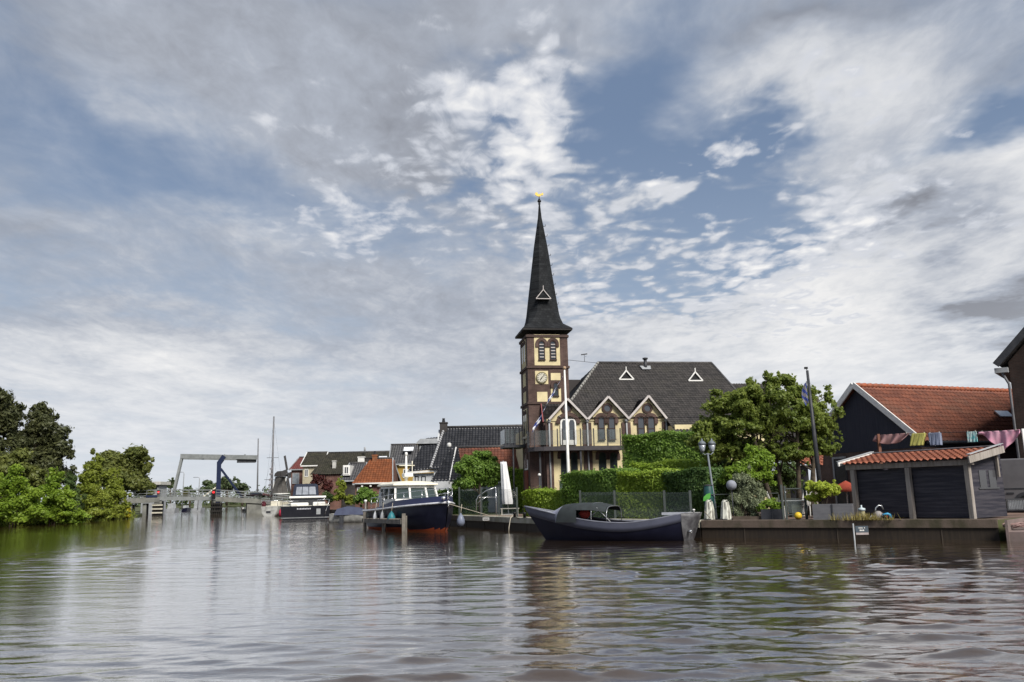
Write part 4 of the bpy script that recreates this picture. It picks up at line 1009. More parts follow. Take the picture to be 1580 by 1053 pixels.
def tree(name, label, clumps_px, Y, n, leaf, lm, seed, base=GZ, trunk=.16, cat='tree', group=None, deep=.8, gap=-.5, trunk_px=None, stems=1, gs=None, limbk=7, up=.35, aspect=.55, edge=.6, sub=7):
    """a tree or bush whose crown clumps are given as (px, py, rx, ry) ellipses at distance Y"""
    q = random.Random(seed); W = []
    for (cx, cy, rx, ry) in clumps_px:
        p = at(cx, cy, Y); k = Y / FPX
        W.append((p.x, Y + q.uniform(-.35, .35) * rx * k * deep, p.z, rx * k, rx * k * deep, ry * k))
    bx = at(trunk_px if trunk_px is not None else clumps_px[0][0], 780, Y).x
    o = Vector((bx, Y, base)); t = thing(name, label, cat, o, 0, group)
    big = [(c[0] - o.x, c[1] - o.y, c[2] - o.z, *c[3:]) for c in W]; fine = []
    for i, c in enumerate(big): fine += clumpset(c[:3], c[3:], sub, seed * 31 + i, .42 if sub < 20 else .27)
    top = max(big, key=lambda c: c[2]); m = MB()
    for s in range(stems):
        dx = (s - (stems - 1) / 2) * trunk * 4
        ref = big[0]; tgt = (ref[0] * .5 + top[0] * .1 + dx * 1.3, ref[1] * .5 + q.uniform(-1, 1) * trunk * 3, ref[2] + ref[5] * .5)
        limbs(m, (dx * .6, q.uniform(-1, 1) * trunk, -.05), tgt, trunk / math.sqrt(stems), fine, seed + s, limbk)
    m.build('trunk', BARK, t)
    V = leaf_cloud(fine, n, leaf, seed, gap, gs or 6.0 / max(1.2, sum(c[3] for c in big) / len(big) * 2), edge, up, aspect, floor=.02)
    r2 = np.random.RandomState(seed + 5)                          # loose outer sprays that break the outline
    sp = []
    for c in big:
        for _ in range(max(3, sub // 2)):
            d = r2.normal(size=3); d /= np.linalg.norm(d); d[2] = abs(d[2]) * (1 if r2.rand() < .75 else -1); k = r2.uniform(.88, 1.08); s_ = min(c[3], c[5]) * r2.uniform(.07, .15)
            sp.append((c[0] + d[0] * c[3] * k, c[1] + d[1] * c[4] * k, c[2] + d[2] * c[5] * k, s_, s_, s_ * 1.5))
    V = np.concatenate([V, leaf_cloud(sp, max(60, n // 16), leaf, seed + 9, -2, 1, .7, up, aspect, floor=.02)])
    leaf_obj('crown', V, lm, t); return t

def hedge(label, A, B, ytop, depth, n, leaf, lm, seed, base=GZ, cat='hedge', group=None, top_mat=None, ybase=None):
    """clipped hedge between two (px, Y) front corners, up to image row ytop at A"""
    a = at(A[0], 770, A[1]); b = at(B[0], 770, B[1]); a.z = b.z = base; d = b - a; L = d.length; rz = math.atan2(d.y, d.x)
    h = at((A[0] + B[0]) / 2, ytop, (A[1] + B[1]) / 2).z - base
    t = thing('hedge', label, cat, (a + b) / 2, rz, group)
    W = [(0, depth / 2, h / 2, L / 2, depth / 2, h / 2)]
    V = leaf_cloud(W, n, leaf, seed, -3, 1, .45, .35, .6, box=True, floor=0)
    V[:, 2] += .07 * np.sin(V[:, 0] * 2.3 + seed) * (V[:, 2] > h * .8); V[:, 1] += .06 * np.sin(V[:, 0] * 1.7 + V[:, 2] * 3 + seed)
    rr = np.random.RandomState(seed)                              # shoots above the clipped line
    k = len(V) // 4; sel = rr.rand(k) < .05; off = np.where(sel, rr.uniform(0, .16, k), 0); V[:, 2] += np.repeat(off * (V[::4, 2] > h * .8), 4)
    e = MB(); e.box(-L / 2 + .1, L / 2 - .1, .12, depth - .1, 0, h - .12)
    leaf_obj('foliage', V, lm, t, e, (lm,)); return t

# left bank
tree('pine_tree', 'dark ragged pine cut off by the left edge of the view', [(2, 668, 32, 55), (-12, 625, 28, 30), (18, 648, 18, 30), (8, 705, 40, 34), (-30, 660, 40, 60), (0, 745, 45, 30)], 92, 26000, .46, LF_PINE, 11, .3, .3, gap=-.55, sub=14, aspect=.4, trunk_px=-8)
tree('pine_tree', 'tall dark conical pine standing behind the bright waterside bushes', [(64, 645, 22, 20), (67, 672, 34, 24), (72, 702, 40, 28), (45, 690, 26, 22), (92, 705, 20, 28), (68, 735, 44, 26), (62, 630, 12, 10)], 97, 34000, .44, LF_PINE, 12, .3, .3, gap=-.6, sub=14, aspect=.4, trunk_px=56)
tree('olive_tree', 'yellowish olive tree between the two dark pines', [(18, 715, 34, 24), (40, 735, 28, 24), (-5, 745, 30, 40)], 87, 14000, .38, LF_WILLOW, 13, .3, .2)
BB = dict(base=-.05, trunk=.1, cat='bush', group='bushes along the left bank', gap=-.55, stems=3, sub=10)
tree('waterside_bush', 'round bright green bush at the far left of the bank', [(22, 748, 24, 32), (8, 775, 30, 32), (40, 775, 26, 34), (26, 797, 44, 16), (-20, 765, 30, 50), (-30, 800, 40, 16)], 74, 34000, .27, LF_BRIGHT, 14, **BB)
tree('waterside_bush', 'pointed bright green bush in front of the conical pine', [(82, 740, 13, 28), (84, 768, 24, 34), (100, 782, 20, 26), (70, 786, 24, 24), (88, 798, 38, 14)], 79, 28000, .27, LF_BRIGHT, 15, **BB)
tree('waterside_bush', 'dark green bush between the pointed bush and the olive bushes', [(108, 755, 14, 26), (114, 780, 18, 26), (116, 798, 22, 9)], 86, 13000, .30, LF_DARK, 16, **BB)
tree('waterside_bush', 'tall yellow green bush left of the bridge bush', [(136, 738, 18, 30), (140, 768, 26, 34), (122, 782, 16, 22), (150, 718, 9, 18), (140, 795, 32, 11)], 90, 28000, .30, LF_OLIVE, 17, **BB)
tree('waterside_bush', 'yellow green bush touching the left end of the bridge', [(174, 743, 16, 26), (176, 770, 21, 28), (186, 783, 13, 16), (170, 792, 28, 10)], 99, 24000, .31, LF_OLIVE, 18, **BB)
tree('willow_tree', 'broad round brown green willow behind the left bridge ramp', [(165, 712, 34, 22), (200, 714, 36, 24), (222, 725, 16, 22), (150, 735, 24, 30), (190, 742, 42, 26), (212, 752, 22, 18)], 122, 40000, .46, LF_WILLOW, 19, .3, .35, gap=-.45)
tree('waterside_bush', 'small yellow flowering bush at the foot of the bridge ramp', [(194, 789, 6, 8), (194, 796, 7, 4)], 101, 2600, .24, mat_leaf('yellow_leaves', (.25, .24, .02), (.45, .40, .04), .3), 20, **BB)
for i, (x, y, rx, ry, Y) in enumerate([(327, 753, 16, 10, 330), (350, 750, 18, 14, 340), (373, 753, 16, 11, 330)]):
    tree('far_tree', ('rounded far tree left of the blue bridge post', 'tall rounded far tree behind the blue bridge post', 'rounded far tree right of the blue bridge post')[i], [(x, y, rx, ry)], Y, 2600, 1.1, LF_FAR, 21 + i, .5, .4, group='trees beyond the bridge')
for i, (x, y, rx, ry) in enumerate([(263, 748, 9, 9), (292, 757, 9, 6)]):
    tree('far_tree', ('small far tree right of the bridge keepers cabin', 'low far tree behind the bridge railing')[i], [(x, y, rx, ry)], 300, 1200, .9, LF_FAR, 26 + i, .5, .3, group='trees beyond the bridge')
def treeline():
    W = []
    q = random.Random(4)
    for i in range(46):
        x = q.uniform(140, 460); p = at(x, 766, 420); W.append((p.x, 430, q.uniform(2, 5), q.uniform(6, 14), 6, q.uniform(3, 6)))
    V = leaf_cloud(W, 5000, 1.5, 5, -1); o = leaf_obj('distant_treeline', V, LF_FAR); o['kind'] = 'stuff'
treeline()

# right bank planting
tree('garden_tree', 'spreading green garden tree with several pale stems beside the barn',
     [(1195, 642, 66, 48), (1150, 622, 48, 30), (1112, 628, 30, 18), (1232, 612, 40, 28), (1182, 592, 30, 17), (1262, 648, 32, 36), (1278, 684, 22, 22), (1215, 588, 22, 12), (1135, 660, 48, 26), (1248, 690, 40, 22), (1172, 690, 56, 24), (1276, 612, 11, 18), (1296, 640, 8, 12), (1095, 676, 34, 26), (1104, 606, 10, 6), (1130, 690, 50, 28), (1215, 700, 40, 20), (1080, 660, 14, 10), (1110, 655, 30, 22), (1258, 665, 34, 26)],
     35, 105000, .135, LF_TREE, 31, GZ, .20, deep=.75, gap=-.30, trunk_px=1222, stems=4, gs=2.6, limbk=8, sub=26)
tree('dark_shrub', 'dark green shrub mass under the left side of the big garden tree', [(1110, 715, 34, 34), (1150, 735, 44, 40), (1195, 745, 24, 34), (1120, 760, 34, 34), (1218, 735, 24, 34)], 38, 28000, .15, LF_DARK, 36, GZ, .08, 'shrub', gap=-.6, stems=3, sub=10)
tree('lime_shrub', 'lime green small tree in front of the big garden tree', [(1145, 725, 32, 20), (1168, 708, 24, 22), (1184, 730, 14, 24), (1122, 738, 14, 12)], 32.6, 22000, .11, LF_LIME, 32, GZ, .05, 'shrub', trunk_px=1183, gap=-.3)
tree('silvery_shrub', 'grey green silvery shrub beside the white mooring posts', [(1150, 750, 20, 30), (1156, 778, 27, 28), (1136, 784, 16, 20), (1172, 770, 12, 26)], 31.8, 30000, .09, LF_SILVER, 33, GZ, .03, 'shrub', stems=4, gap=-.4, aspect=.35)
tree('clipped_tree', 'umbrella shaped clipped green tree left of the white parasol', [(738, 726, 36, 30), (722, 740, 24, 20), (758, 740, 20, 18), (742, 705, 24, 13), (710, 750, 12, 10)], 53, 30000, .17, LF_HEDGE, 34, GZ, .12, trunk_px=741, gap=-.55)
hedge('low bright green hedge at the foot of the church tower', (806, 44), (874, 41.3), 757, .9, 5000, .13, LF_HEDGEL, 41)
hedge('dark green clipped hedge behind the cover of the open boat', (866, 41), (957, 37), 729, 1.2, 13000, .12, LF_HEDGE, 42)
hedge('bright green clipped hedge in the middle of the row behind the open boat', (952, 36.6), (1030, 34.6), 729, 1.2, 12000, .115, LF_HEDGEL, 43)
hedge('dark leafy hedge right behind the stern of the open boat', (1024, 34.6), (1092, 32.6), 727, 1.1, 10000, .11, LF_HEDGED, 44)
hedge('light topped hedge between the tall hedge and the row behind the boat', (975, 39), (1092, 36.4), 713, 1.0, 9000, .12, LF_HEDGEL, 45)
hedge('tall dense hedge in front of the church wall', (964, 44), (1100, 41.5), 669, 1.3, 17000, .14, LF_HEDGE, 46)
hedge('long dark low hedge behind the bow of the navy cruiser', (664, 54.5), (748, 54), 758, .8, 5000, .16, LF_HEDGED, 47)
hedge('yellow green hedge behind the white parasol left of the tower', (776, 58), (812, 57.5), 724, .8, 3500, .17, LF_HEDGEL, 48)
tree('shrub', 'bright green shrub left of the navy cruiser cabin', [(567, 762, 16, 11), (556, 770, 12, 12), (578, 768, 12, 12)], 66, 5000, .2, LF_HEDGE, 51, GZ, .05, 'shrub', 'shrubs in front of the far houses')
tree('shrub', 'yellow green climbing shrub against the brick of the far houses', [(527, 748, 8, 12), (525, 764, 10, 12), (538, 772, 12, 8)], 82, 3500, .24, LF_OLIVE, 52, GZ, .05, 'shrub', 'shrubs in front of the far houses')
tree('creeper', 'dark red leafed creeper beside the dark cruiser canopy', [(490, 742, 14, 10), (505, 752, 12, 12), (478, 755, 12, 8)], 92, 4000, .26, LF_RED, 53, GZ, .06, 'creeper')
tree('shrub', 'dark green shrub below the red leafed creeper', [(508, 768, 12, 10), (496, 774, 10, 8)], 88, 2500, .24, LF_DARK, 54, GZ, .05, 'shrub', 'shrubs in front of the far houses')
tree('potted_shrub', 'yellow green bushy shrub growing out of the grey planter', [(1270, 757, 22, 14), (1256, 752, 12, 11), (1288, 756, 10, 13), (1262, 770, 16, 8)], 29.9, 12000, .085, LF_BAMBOO, 55, GZ + .5, .03, 'shrub', stems=4, trunk_px=1270)
tree('potted_plant', 'low green plant in the dark planter by the gate', [(1188, 776, 15, 9), (1176, 784, 10, 8), (1202, 780, 9, 7)], 31.0, 3000, .08, LF_LIME, 56, GZ + .3, .02, 'plant', stems=3)
def tufts():
    r = np.random.RandomState(9); V = []
    for (px, n) in ((1324, 90), (1336, 120), (1350, 70), (1312, 60), (1375, 30), (1290, 40)):
        k = (px - 1080) / 417; bx = 6.6 + 8.0 * k; by = 31.0 - 5.0 * k
        c = Vector((px / 1580, 0, 0)); p = at(px, 803, by + .45)
        for i in range(n):
            x = p.x + r.normal(0, .12); y = p.y + r.normal(0, .08); h = r.uniform(.08, .3); a = r.uniform(0, 6.28); dx, dy = math.cos(a) * .012, math.sin(a) * .012; lx, ly = r.normal(0, .07), r.normal(0, .07)
            V += [(x - dx, y - dy, GZ + .02), (x + dx, y + dy, GZ + .02), (x + lx + dx * .3, y + ly + dy * .3, GZ + h), (x + lx, y + ly, GZ + h * .98)]
    o = leaf_obj('quay_grass', np.array(V), mat_leaf('dry_grass', (.12, .10, .03), (.22, .18, .06), .2)); o['kind'] = 'stuff'
tufts()

# ------------------------------------------------------------------ boats
def hull_sections(L, beamf, sheerf, keelf, nst=26, nsec=10, p=.62, q_=1.15, rake=.55, top=None):
    """two sheets (port/starboard joined): P[i][j], j from port sheer down over the keel to starboard sheer"""
    P = []
    for i in range(nst + 1):
        t = i / nst; b, zs, zk = beamf(t), sheerf(t), keelf(t); row = []
        for s in [1 - 2 * j / (2 * nsec) for j in range(2 * nsec + 1)]:
            a = abs(s); y = b * math.sin(a * math.pi / 2) ** p * (1 if s > 0 else -1); z = zk + (zs - zk) * a ** q_
            x = L * t + rake * (t ** 5) * (z - 0) / max(zs, .3)
            row.append((x, y, z))
        P.append(row)
    return P
def hull_mesh(P, zsplit, mi_of):
    m = MB(); m.grid(P)
    for k, f in enumerate(m.f):
        z = sum(m.v[i][2] for i in f) / 4; x = sum(m.v[i][0] for i in f) / 4; m.mi[k] = mi_of(x, z)
    n = len(P[0]); m.face(range(n)) ; m.mi[-1] = mi_of(0, .5)
    return m
def rail_along(P, j, dz, r, m, k0=0, k1=None, dy=0):
    pts = [Vector(row[j]) + Vector((0, dy * (1 if row[j][1] > 0 else -1), dz)) for row in P[k0:k1]]; m.tube(pts, r, 6)
NAVY = mat('navy_hull', (.006, .0065, .017), .35, (.010, .011, .024), 2.5, spec=.2)
NAVYL = mat('navy_bulwark', (.03, .036, .085), .3, (.035, .04, .095), 2)
ORANGEAF = mat('orange_antifouling', (.42, .085, .028), .6, (.30, .06, .025), 5)
STRAKE = mat('blue_grey_strake', (.085, .09, .125), .45, (.07, .075, .105), 2, spec=.3)
CANVAS = mat('dark_canvas', (.035, .042, .044), .85, (.028, .032, .034), 4, bump=.2)
DECKG = mat('grey_deck', (.36, .37, .40), .5, (.30, .31, .34), 3)
TRANSOM = mat('grey_transom', (.050, .048, .053), .45, (.12, .12, .125), 3, bump=.1)

def undergrowth():
    r = np.random.RandomState(8); W = []
    for px in np.linspace(-150, 197, 60):
        wy = np.interp(px, [-160, 0, 100, 196], [824, 812, 808, 799]); p = gnd(px, wy, 0); W.append((p.x, p.y + .5, .35, 1.0, .7, .5 + .5 * r.rand()))
    V = leaf_cloud(W, 16000, .24, 77, -2, 1, .6); o = leaf_obj('bank_undergrowth', V, LF_OLIVE); o['kind'] = 'stuff'
undergrowth()
def make_sloop():
    S0 = gnd(1052, 835, 0) + Vector((.33, .66, 0)); B0 = gnd(842, 833, 0); d = B0 - S0; L = d.length; rz = math.atan2(d.y, d.x)
    t = thing('open_boat', 'open steel boat with blue grey strake, navy hull and dark spray hood', 'boat', (S0.x, S0.y, 0), rz)
    F = Fr((S0.x, S0.y, 0), rz)
    bm_ = lambda u: max(.02, 1.02 * (1 - max(0, (u - .42) / .58) ** 2.3) * (1 - .20 * max(0, (.42 - u) / .42) ** 2))
    sh = lambda u: .60 + .62 * max(0, (u - .38) / .62) ** 1.9 + .30 * max(0, (.38 - u) / .38) ** 1.6
    kl = lambda u: -.35 + .28 * max(0, (u - .8) / .2) ** 2
    P = hull_sections(L, bm_, sh, kl, 30, 12, .55, 1.2, .85)
    m = MB(); m.grid(P); m.build('hull', NAVY, t)
    # pale strake: upper band, set a little proud
    m = MB()
    for sgn in (1, -1):
        rows = []
        for i, row in enumerate(P):
            u = i / 30; top = Vector(row[0] if sgn > 0 else row[-1]); h = .25 + .07 * u
            zk = kl(u); zs = sh(u); a = max(0.05, ((zs - h - zk) / (zs - zk))) ** (1 / 1.2)
            lowy = bm_(u) * math.sin(a * math.pi / 2) ** .55 * sgn; low = Vector((top.x - .85 * (u ** 5) * h / max(zs, .3), lowy, zs - h))
            off = Vector((0, .022 * sgn, 0)); rows.append([top + off + Vector((0, 0, .03)), (top + low) / 2 + off * 1.3, low + off, low - Vector((0, .03 * sgn, .012))])
        m.grid(rows)
    m.build('rubbing_strake', STRAKE, t)
    m = MB()
    for j in (0, -1): m.tube([Vector(r[j]) + Vector((0, 0, .035)) for r in P], .032, 6)
    m.build('gunwale', mat('pale_gunwale', (.17, .175, .21), .5), t)
    # rounded plate stern and rudder, plain grey
    b0 = bm_(0); m = MB(); rows = []
    for k in range(9):
        f = k / 8; row = []
        for j in range(13):
            s = 1 - 2 * j / 12; z = -.3 + (sh(0) + .04 + .3) * f; a = max(0, (z - kl(0)) / (sh(0) - kl(0))) ** (1 / 1.2)
            w = b0 * math.sin(min(1, a) * math.pi / 2) ** .55 + .025
            row.append((-(.08 + .46 * f) * (1 - s * s) ** .55 - .01, w * s, z))
        rows.append(row)
    m.grid(rows); m.face([len(rows[0]) * 8 + j for j in range(13)]); m.build('transom', TRANSOM, t)
    m = MB(); m.prism([(-.5, -.02, sh(0) + .05), (.05, -.02, sh(0) + .05), (.05, -.02, sh(0) + .0), (-.5, -.02, sh(0) + .0)], (0, .04, 0)); m.lathe([(.03, 0), (.03, .08), (.06, .1), (.03, .13)], (-.35, .3, sh(0) + .04), 8); m.build('stern_bitt', WHITE, t)
    # decks
    m = MB()
    def deck(k0, k1, dz): m.grid([[Vector(P[i][0]) + Vector((0, -.02, dz)), Vector((P[i][12][0] * 0 + (P[i][0][0]), 0, P[i][0][2] + dz + .03)), Vector(P[i][-1]) + Vector((0, .02, dz))] for i in range(k0, k1)])
    deck(21, 31, .012); m.build('fore_deck', DECKG, t)
    m = MB(); deck(0, 6, .02); m.build('aft_deck', DECKG, t)
    m = MB(); m.grid([[(x, -.62, .14), (x, .62, .14)] for x in (.9, 2.5, 4.2)]); m.build('cockpit_floor', mat('teak', (.10, .07, .05), .7), t)
    m = MB(); m.box(.8, 1.0, -.62, .62, .2, .55); m.box(1.003, 3.1, .42, .70, .34, .46); m.box(1.003, 3.1, -.70, -.42, .34, .46); m.build('bench', TRANSOM, t)
    # spray hood: closed canvas forward, open aft on two hoops
    xs = [F.hit(x, 790, .9).x for x in (836, 856, 889, 912, 941)]
    def hoop(x, zt, w, lean=0, n=14):
        out = []
        for k in range(n + 1):
            a = math.pi * k / n; out.append((x + lean * math.sin(a), w * math.copysign(abs(math.cos(a)) ** .45, math.cos(a)), .66 + (zt - .66) * math.sin(a) ** .55))
        return out
    zt = F.hit(870, 777.5, .0).z
    m = MB(); m.grid([hoop(xs[1] + .05, zt - .02, .72, -.28), hoop(xs[1] - .25, zt, .84, -.12), hoop(xs[2], zt + .03, .94, 0)]); m.build('spray_hood', CANVAS, t)
    m = MB(); base = [(xs[0] - .55 * (1 - math.sin(math.pi * k / 14)) + .15, .46 * math.copysign(abs(math.cos(math.pi * k / 14)) ** .6, math.cos(math.pi * k / 14)), .80 + .03 * math.sin(math.pi * k / 14)) for k in range(15)]
    top = hoop(xs[1] + .05, zt - .02, .72, -.28); m.grid([base, [tuple(Vector(a).lerp(Vector(b), .5) + Vector((.03, 0, .02))) for a, b in zip(base, top)], top]); m.build('hood_window', mat('clear_vinyl', (.34, .34, .42), .12), t)
    m = MB(); A = hoop(xs[2], zt + .03, .96, 0); B = hoop(xs[3], zt + .02, .97, 0); C = hoop(xs[3] - .55, zt - .10, .97, 0)
    m.grid([A[2:13], B[2:13], C[2:13]]); m.build('hood_flap', CANVAS, t)  # flap shaped to reach further aft, to darken the opening under the hood
    for (x, h) in ((xs[3], zt + .01), (xs[3] - .58, zt - .11)):
        m = MB(); m.tube(hoop(x, h, .93), .016, 6); m.build('hood_hoop', STEEL, t)
    m = MB(); m.tube([(xs[4], .9, .68), (xs[3] - .2, .85, zt - .15)], .013, 6); m.build('hood_strut', mat('pale_strut', (.5, .5, .5), .4), t); m = MB(); m.tube([(xs[2] - .3, .92, .68), (xs[3] - .3, .9, zt - .22)], .012, 6); m.build('hood_strut', DARKMETAL, t)
    m = MB(); c = F.hit(902, 793, .45); m.lathe([(0, -.2), (.12, -.14), (.2, 0), (.12, .14), (0, .2)], (c.x, .45, c.z), 10, sx=1.2); o = m.build('cushion', mat('red_cloth', (.45, .06, .045), .8), None); 
    tag(o, 'red cushion under the open hood of the grey boat', 'cushion'); o.parent = None; o.matrix_world = Matrix.Translation((S0.x, S0.y, 0)) @ Matrix.Rotation(rz, 4, 'Z')
    m = MB(); m.box(F.hit(1062, 790, 0).x, F.hit(1022, 795, 0).x, -.1, .1, sh(.05) + .03, sh(.05) + .12); m.build('engine_cover', DECKG, t)
    m = MB(); m.lathe([(.05, 0), (.05, .03), (.02, .05)], (0, 0, 0), 10); m2 = MB(); m2.tube([(-.2, .62, .32), (-.32, .66, .32)], .05, 10); m2.build('exhaust', CHROME, t)
    return F, L
SLOOP = make_sloop()

def make_yacht():
    hd = Vector((.45, -.893, 0)).normalized(); L = 9.4; B = gnd(687, 820.5, 0); S0 = B - hd * L; rz = math.atan2(hd.y, hd.x)
    t = thing('motor_yacht', 'navy blue motor cruiser with cream wheelhouse roof and orange waterline', 'boat', (S0.x, S0.y, 0), rz); F = Fr((S0.x, S0.y, 0), rz)
    bm_ = lambda u: max(.03, 1.6 * (1 - max(0, (u - .5) / .5) ** 2.6) * (1 - .12 * max(0, (.4 - u) / .4) ** 2))
    sh = lambda u: 1.0 + .42 * u ** 1.6
    kl = lambda u: -.5 + .45 * max(0, (u - .85) / .15) ** 2
    P = hull_sections(L, bm_, sh, kl, 30, 14, .48, 1.1, .42)
    m = MB(); m.grid(P, 0)
    for k, f in enumerate(m.f): m.mi[k] = 1 if sum(m.v[i][2] for i in f) / 4 < .13 else 0
    n = len(P[0]); m.face(range(n)); m.build('hull', [NAVY, ORANGEAF], t)
    m = MB()
    for j in (0, -1): m.tube([Vector(r[j]) + Vector((0, .03 if j == 0 else -.03, 0)) for r in P], .055, 7)
    m.build('rub_rail', mat('white_rail', (.66, .66, .68), .4), t)
    bh = lambda u: .03 + .26 * min(1, max(0, (u - .25) / .35)) ** 1.2
    m = MB()
    for j, s in ((0, 1), (-1, -1)): m.grid([[Vector(r[j]) + Vector((0, -.015 * s, .05)), Vector(r[j]) + Vector((0, -.05 * s, .05 + bh(i / 30)))] for i, r in enumerate(P)])
    m.build('bulwark', NAVYL, t)
    m = MB(); m.grid([[Vector(r[0]) + Vector((0, -.06, .01)), Vector((r[0][0], 0, r[0][2] + .05)), Vector(r[-1]) + Vector((0, .06, .01))] for r in P]); m.build('deck', mat('cream_deck', (.58, .55, .46), .7), t)
    # trunk cabin and wheelhouse
    x0, x1 = 2.5, 5.7; zd = 1.12; zt = 2.33
    m = MB(); rows = []
    for x, w, h in ((x1 - .2, 1.05, .45), (6.6, .98, .42), (7.2, .8, .36), (7.6, .5, .25), (7.75, .1, .1)): rows.append([(x, -w, zd), (x, -w * .95, zd + h), (x, 0, zd + h + .06), (x, w * .95, zd + h), (x, w, zd)])
    m.grid(rows); m.face([0, 1, 2, 3, 4]); m.build('fore_cabin', WHITE, t)
    def outline(z, f):                                            # wheelhouse plan: straight sides, slightly bowed front
        w = 1.26 - .14 * f; xf = x1 - .38 * f
        return [Vector((x0, -w, z)), Vector((xf - .28, -w, z)), Vector((xf + .05, -w * .40, z)), Vector((xf + .05, w * .40, z)), Vector((xf - .28, w, z)), Vector((x0, w, z))]
    lo, sill, head, hi = outline(zd - .1, 0), outline(zd + .52, .35), outline(zt - .12, .92), outline(zt, 1)
    m = MB()
    for a, b in ((lo, sill), (head, hi)):
        for i in range(5): m.quad([a[i], a[i + 1], b[i + 1], b[i]])
    for i in range(6): m.beam(sill[i], head[i], .10, .10)
    for x in (x0 + .75, x0 + 1.7):
        for s in (-1, 1):
            a = sill[0].lerp(sill[1], (x - x0) / (x1 - x0 - .3)); b = head[0].lerp(head[1], (x - x0) / (x1 - x0 - .3)); m.beam((a.x, s * abs(a.y), a.z), (b.x, s * abs(b.y), b.z), .09, .07)
    m.quad([lo[0], lo[5], hi[5], hi[0]]); m.build('wheelhouse', WHITE, t)
    for i in range(5):
        a, b, c, d = sill[i], sill[i + 1], head[i + 1], head[i]; ctr = (a + b + c + d) / 4; inn = Vector((x0 + 1, 0, ctr.z)); q = (inn - ctr).normalized() * .035
        m = MB(); m.quad([p + q for p in (a, b, c, d)]); m.build('windscreen' if i in (1, 2, 3) else 'side_window', mat_glass('boat_glass', (.035, .05, .045), .05), t)
    m = MB(); rows = []
    for f, ov, dz in ((0, .10, 0), (.05, .24, .04), (.5, .2, .12), (1, -.3, .22), (1.4, -.9, .27)):
        o = outline(zt + dz, 1); c = Vector((4.0, 0, zt + dz)); ring = []
        for p in [Vector((x0 - .35, -1.05, zt + dz))] + o[1:5] + [Vector((x0 - .35, 1.05, zt + dz))]:
            v = p - c; ring.append(c + v * (1 + ov / v.length))
        rows.append(ring + [ring[0]])
    m.grid(rows, sm=False); m.face([len(rows[0]) * 4 + j for j in range(6)]); m.face([j for j in range(6)]); m.build('wheelhouse_roof', CREAM, t)
    # mast with crosstree and radar
    mx = F.hit(609, 742, .0).x; mt_ = thing
    m = MB(); zt_ = F.hit(608, 705, 0).z; m.tube([(3.6, 0, zt + .1), (3.6, 0, zt_)], [.10, .05], 8); m.lathe([(.05, 0), (.09, .03), (.09, .15), (.04, .2)], (3.6, 0, zt_ - .05), 8); mst = m.build('mast', WHITE, t)
    m = MB(); z = F.hit(608, 721, 0).z; m.tube([(3.6, -.42, z), (3.6, .5, z)], .03, 6); m.tube([(3.6, .36, z), (3.6, .36, z + .25)], .03, 6); m.tube([(3.6, .36, z), (3.6, .36, z - .45), (3.6, .45, z - .7)], .02, 6); m.build('crosstree', CREAM, mst)
    m = MB(); z = F.hit(608, 738, 0).z; m.box(3.45, 3.95, -.22, .30, z, z + .2); m.build('radar', WHITE, mst, bevel=.04)
    # guard rail
    m = MB(); post = []
    for s, j in ((1, 0), (-1, -1)):
        line = [Vector(P[i][j]) + Vector((0, -.06 * s, .68 + .03 * (i / 30))) for i in range(6, 31)]
        m.tube(line, .017, 6); m.tube([p - Vector((0, 0, .27)) for p in line], .012, 5)
    m.tube([Vector(P[30][0]) + Vector((0, 0, .70)), Vector(P[30][0]) + Vector((.15, 0, .72)), Vector(P[30][-1]) + Vector((0, 0, .70))], .017, 6); m.build('guard_rail', CHROME, t)
    for s, j in ((1, 0), (-1, -1)):
        for i in range(6, 31, 4):
            a = Vector(P[i][j]) + Vector((0, -.06 * s, .02)); q = MB(); q.tube([a, a + Vector((0, 0, .67))], .016, 6); q.build('stanchion', CHROME, t)
    m = MB(); tip = Vector(P[30][0]); m.tube([tip + Vector((.05, -.1, .1)), tip + Vector((.25, -.1, .06)), tip + Vector((.2, -.1, -.25))], .04, 6); m.lathe([(0, -.1), (.1, -.05), (.12, 0), (.1, .05), (0, .1)], (tip.x - .05, -.22, tip.z + .22), 10); m.build('anchor', CHROME, t)
    q = MB(); q.lathe([(.05, 0), (.05, .5), (.09, .52), (.09, .62), (.03, .64)], (.3, -1.35, 1.0), 8); q.build('bollard', WHITE, t)
    # stern gear and door details on the near side
    m = MB(); m.box(x0 + .15, x0 + .7, -1.285, -1.265, zd + .15, zt - .3); m.build('side_door', mat('pale_grey', (.55, .56, .58), .4), t)
    m = MB(); m.lathe([(.14, -.02), (.14, .02)], (0, 0, 0), 12); 
    m = MB(); m.tube([(x0 + .95, -1.30, zd + .75), (x0 + .95, -1.36, zd + .75)], .13, 12); m.build('horn_lamp', DARKMETAL, t)
    # hanging fenders are things of their own
    def fender(px, py, Y, r, h, col, label, ang=0):
        p = at(px, py, Y); f = thing('fender', label, 'fender', (p.x, p.y, p.z - h / 2), 0, 'boat fenders')
        q = MB(); q.lathe([(0, 0), (r * .6, h * .06), (r, h * .3), (r * .95, h * .55), (r * .5, h * .88), (r * .2, h * .97), (r * .2, h * 1.05)], (0, 0, 0), 14); q.build('ball', col, f)
        q = MB(); q.tube([(0, 0, h), (0.05, .1, h + .45)], .015, 5); q.build('rope', mat('rope', (.45, .40, .32), .9), f)
    fender(711, 803, 41.6, .20, .62, mat('slate_blue_fender', (.16, .18, .24), .35), 'big slate blue fender at the bow of the navy cruiser')
    fender(604, 799, 44.6, .22, .6, mat('teal_fender', (.03, .16, .19), .4), 'round teal fender on the side of the navy cruiser')
    fender(590, 798, 46.0, .13, .62, GREYPAINT, 'long grey fender next to the teal one on the navy cruiser')
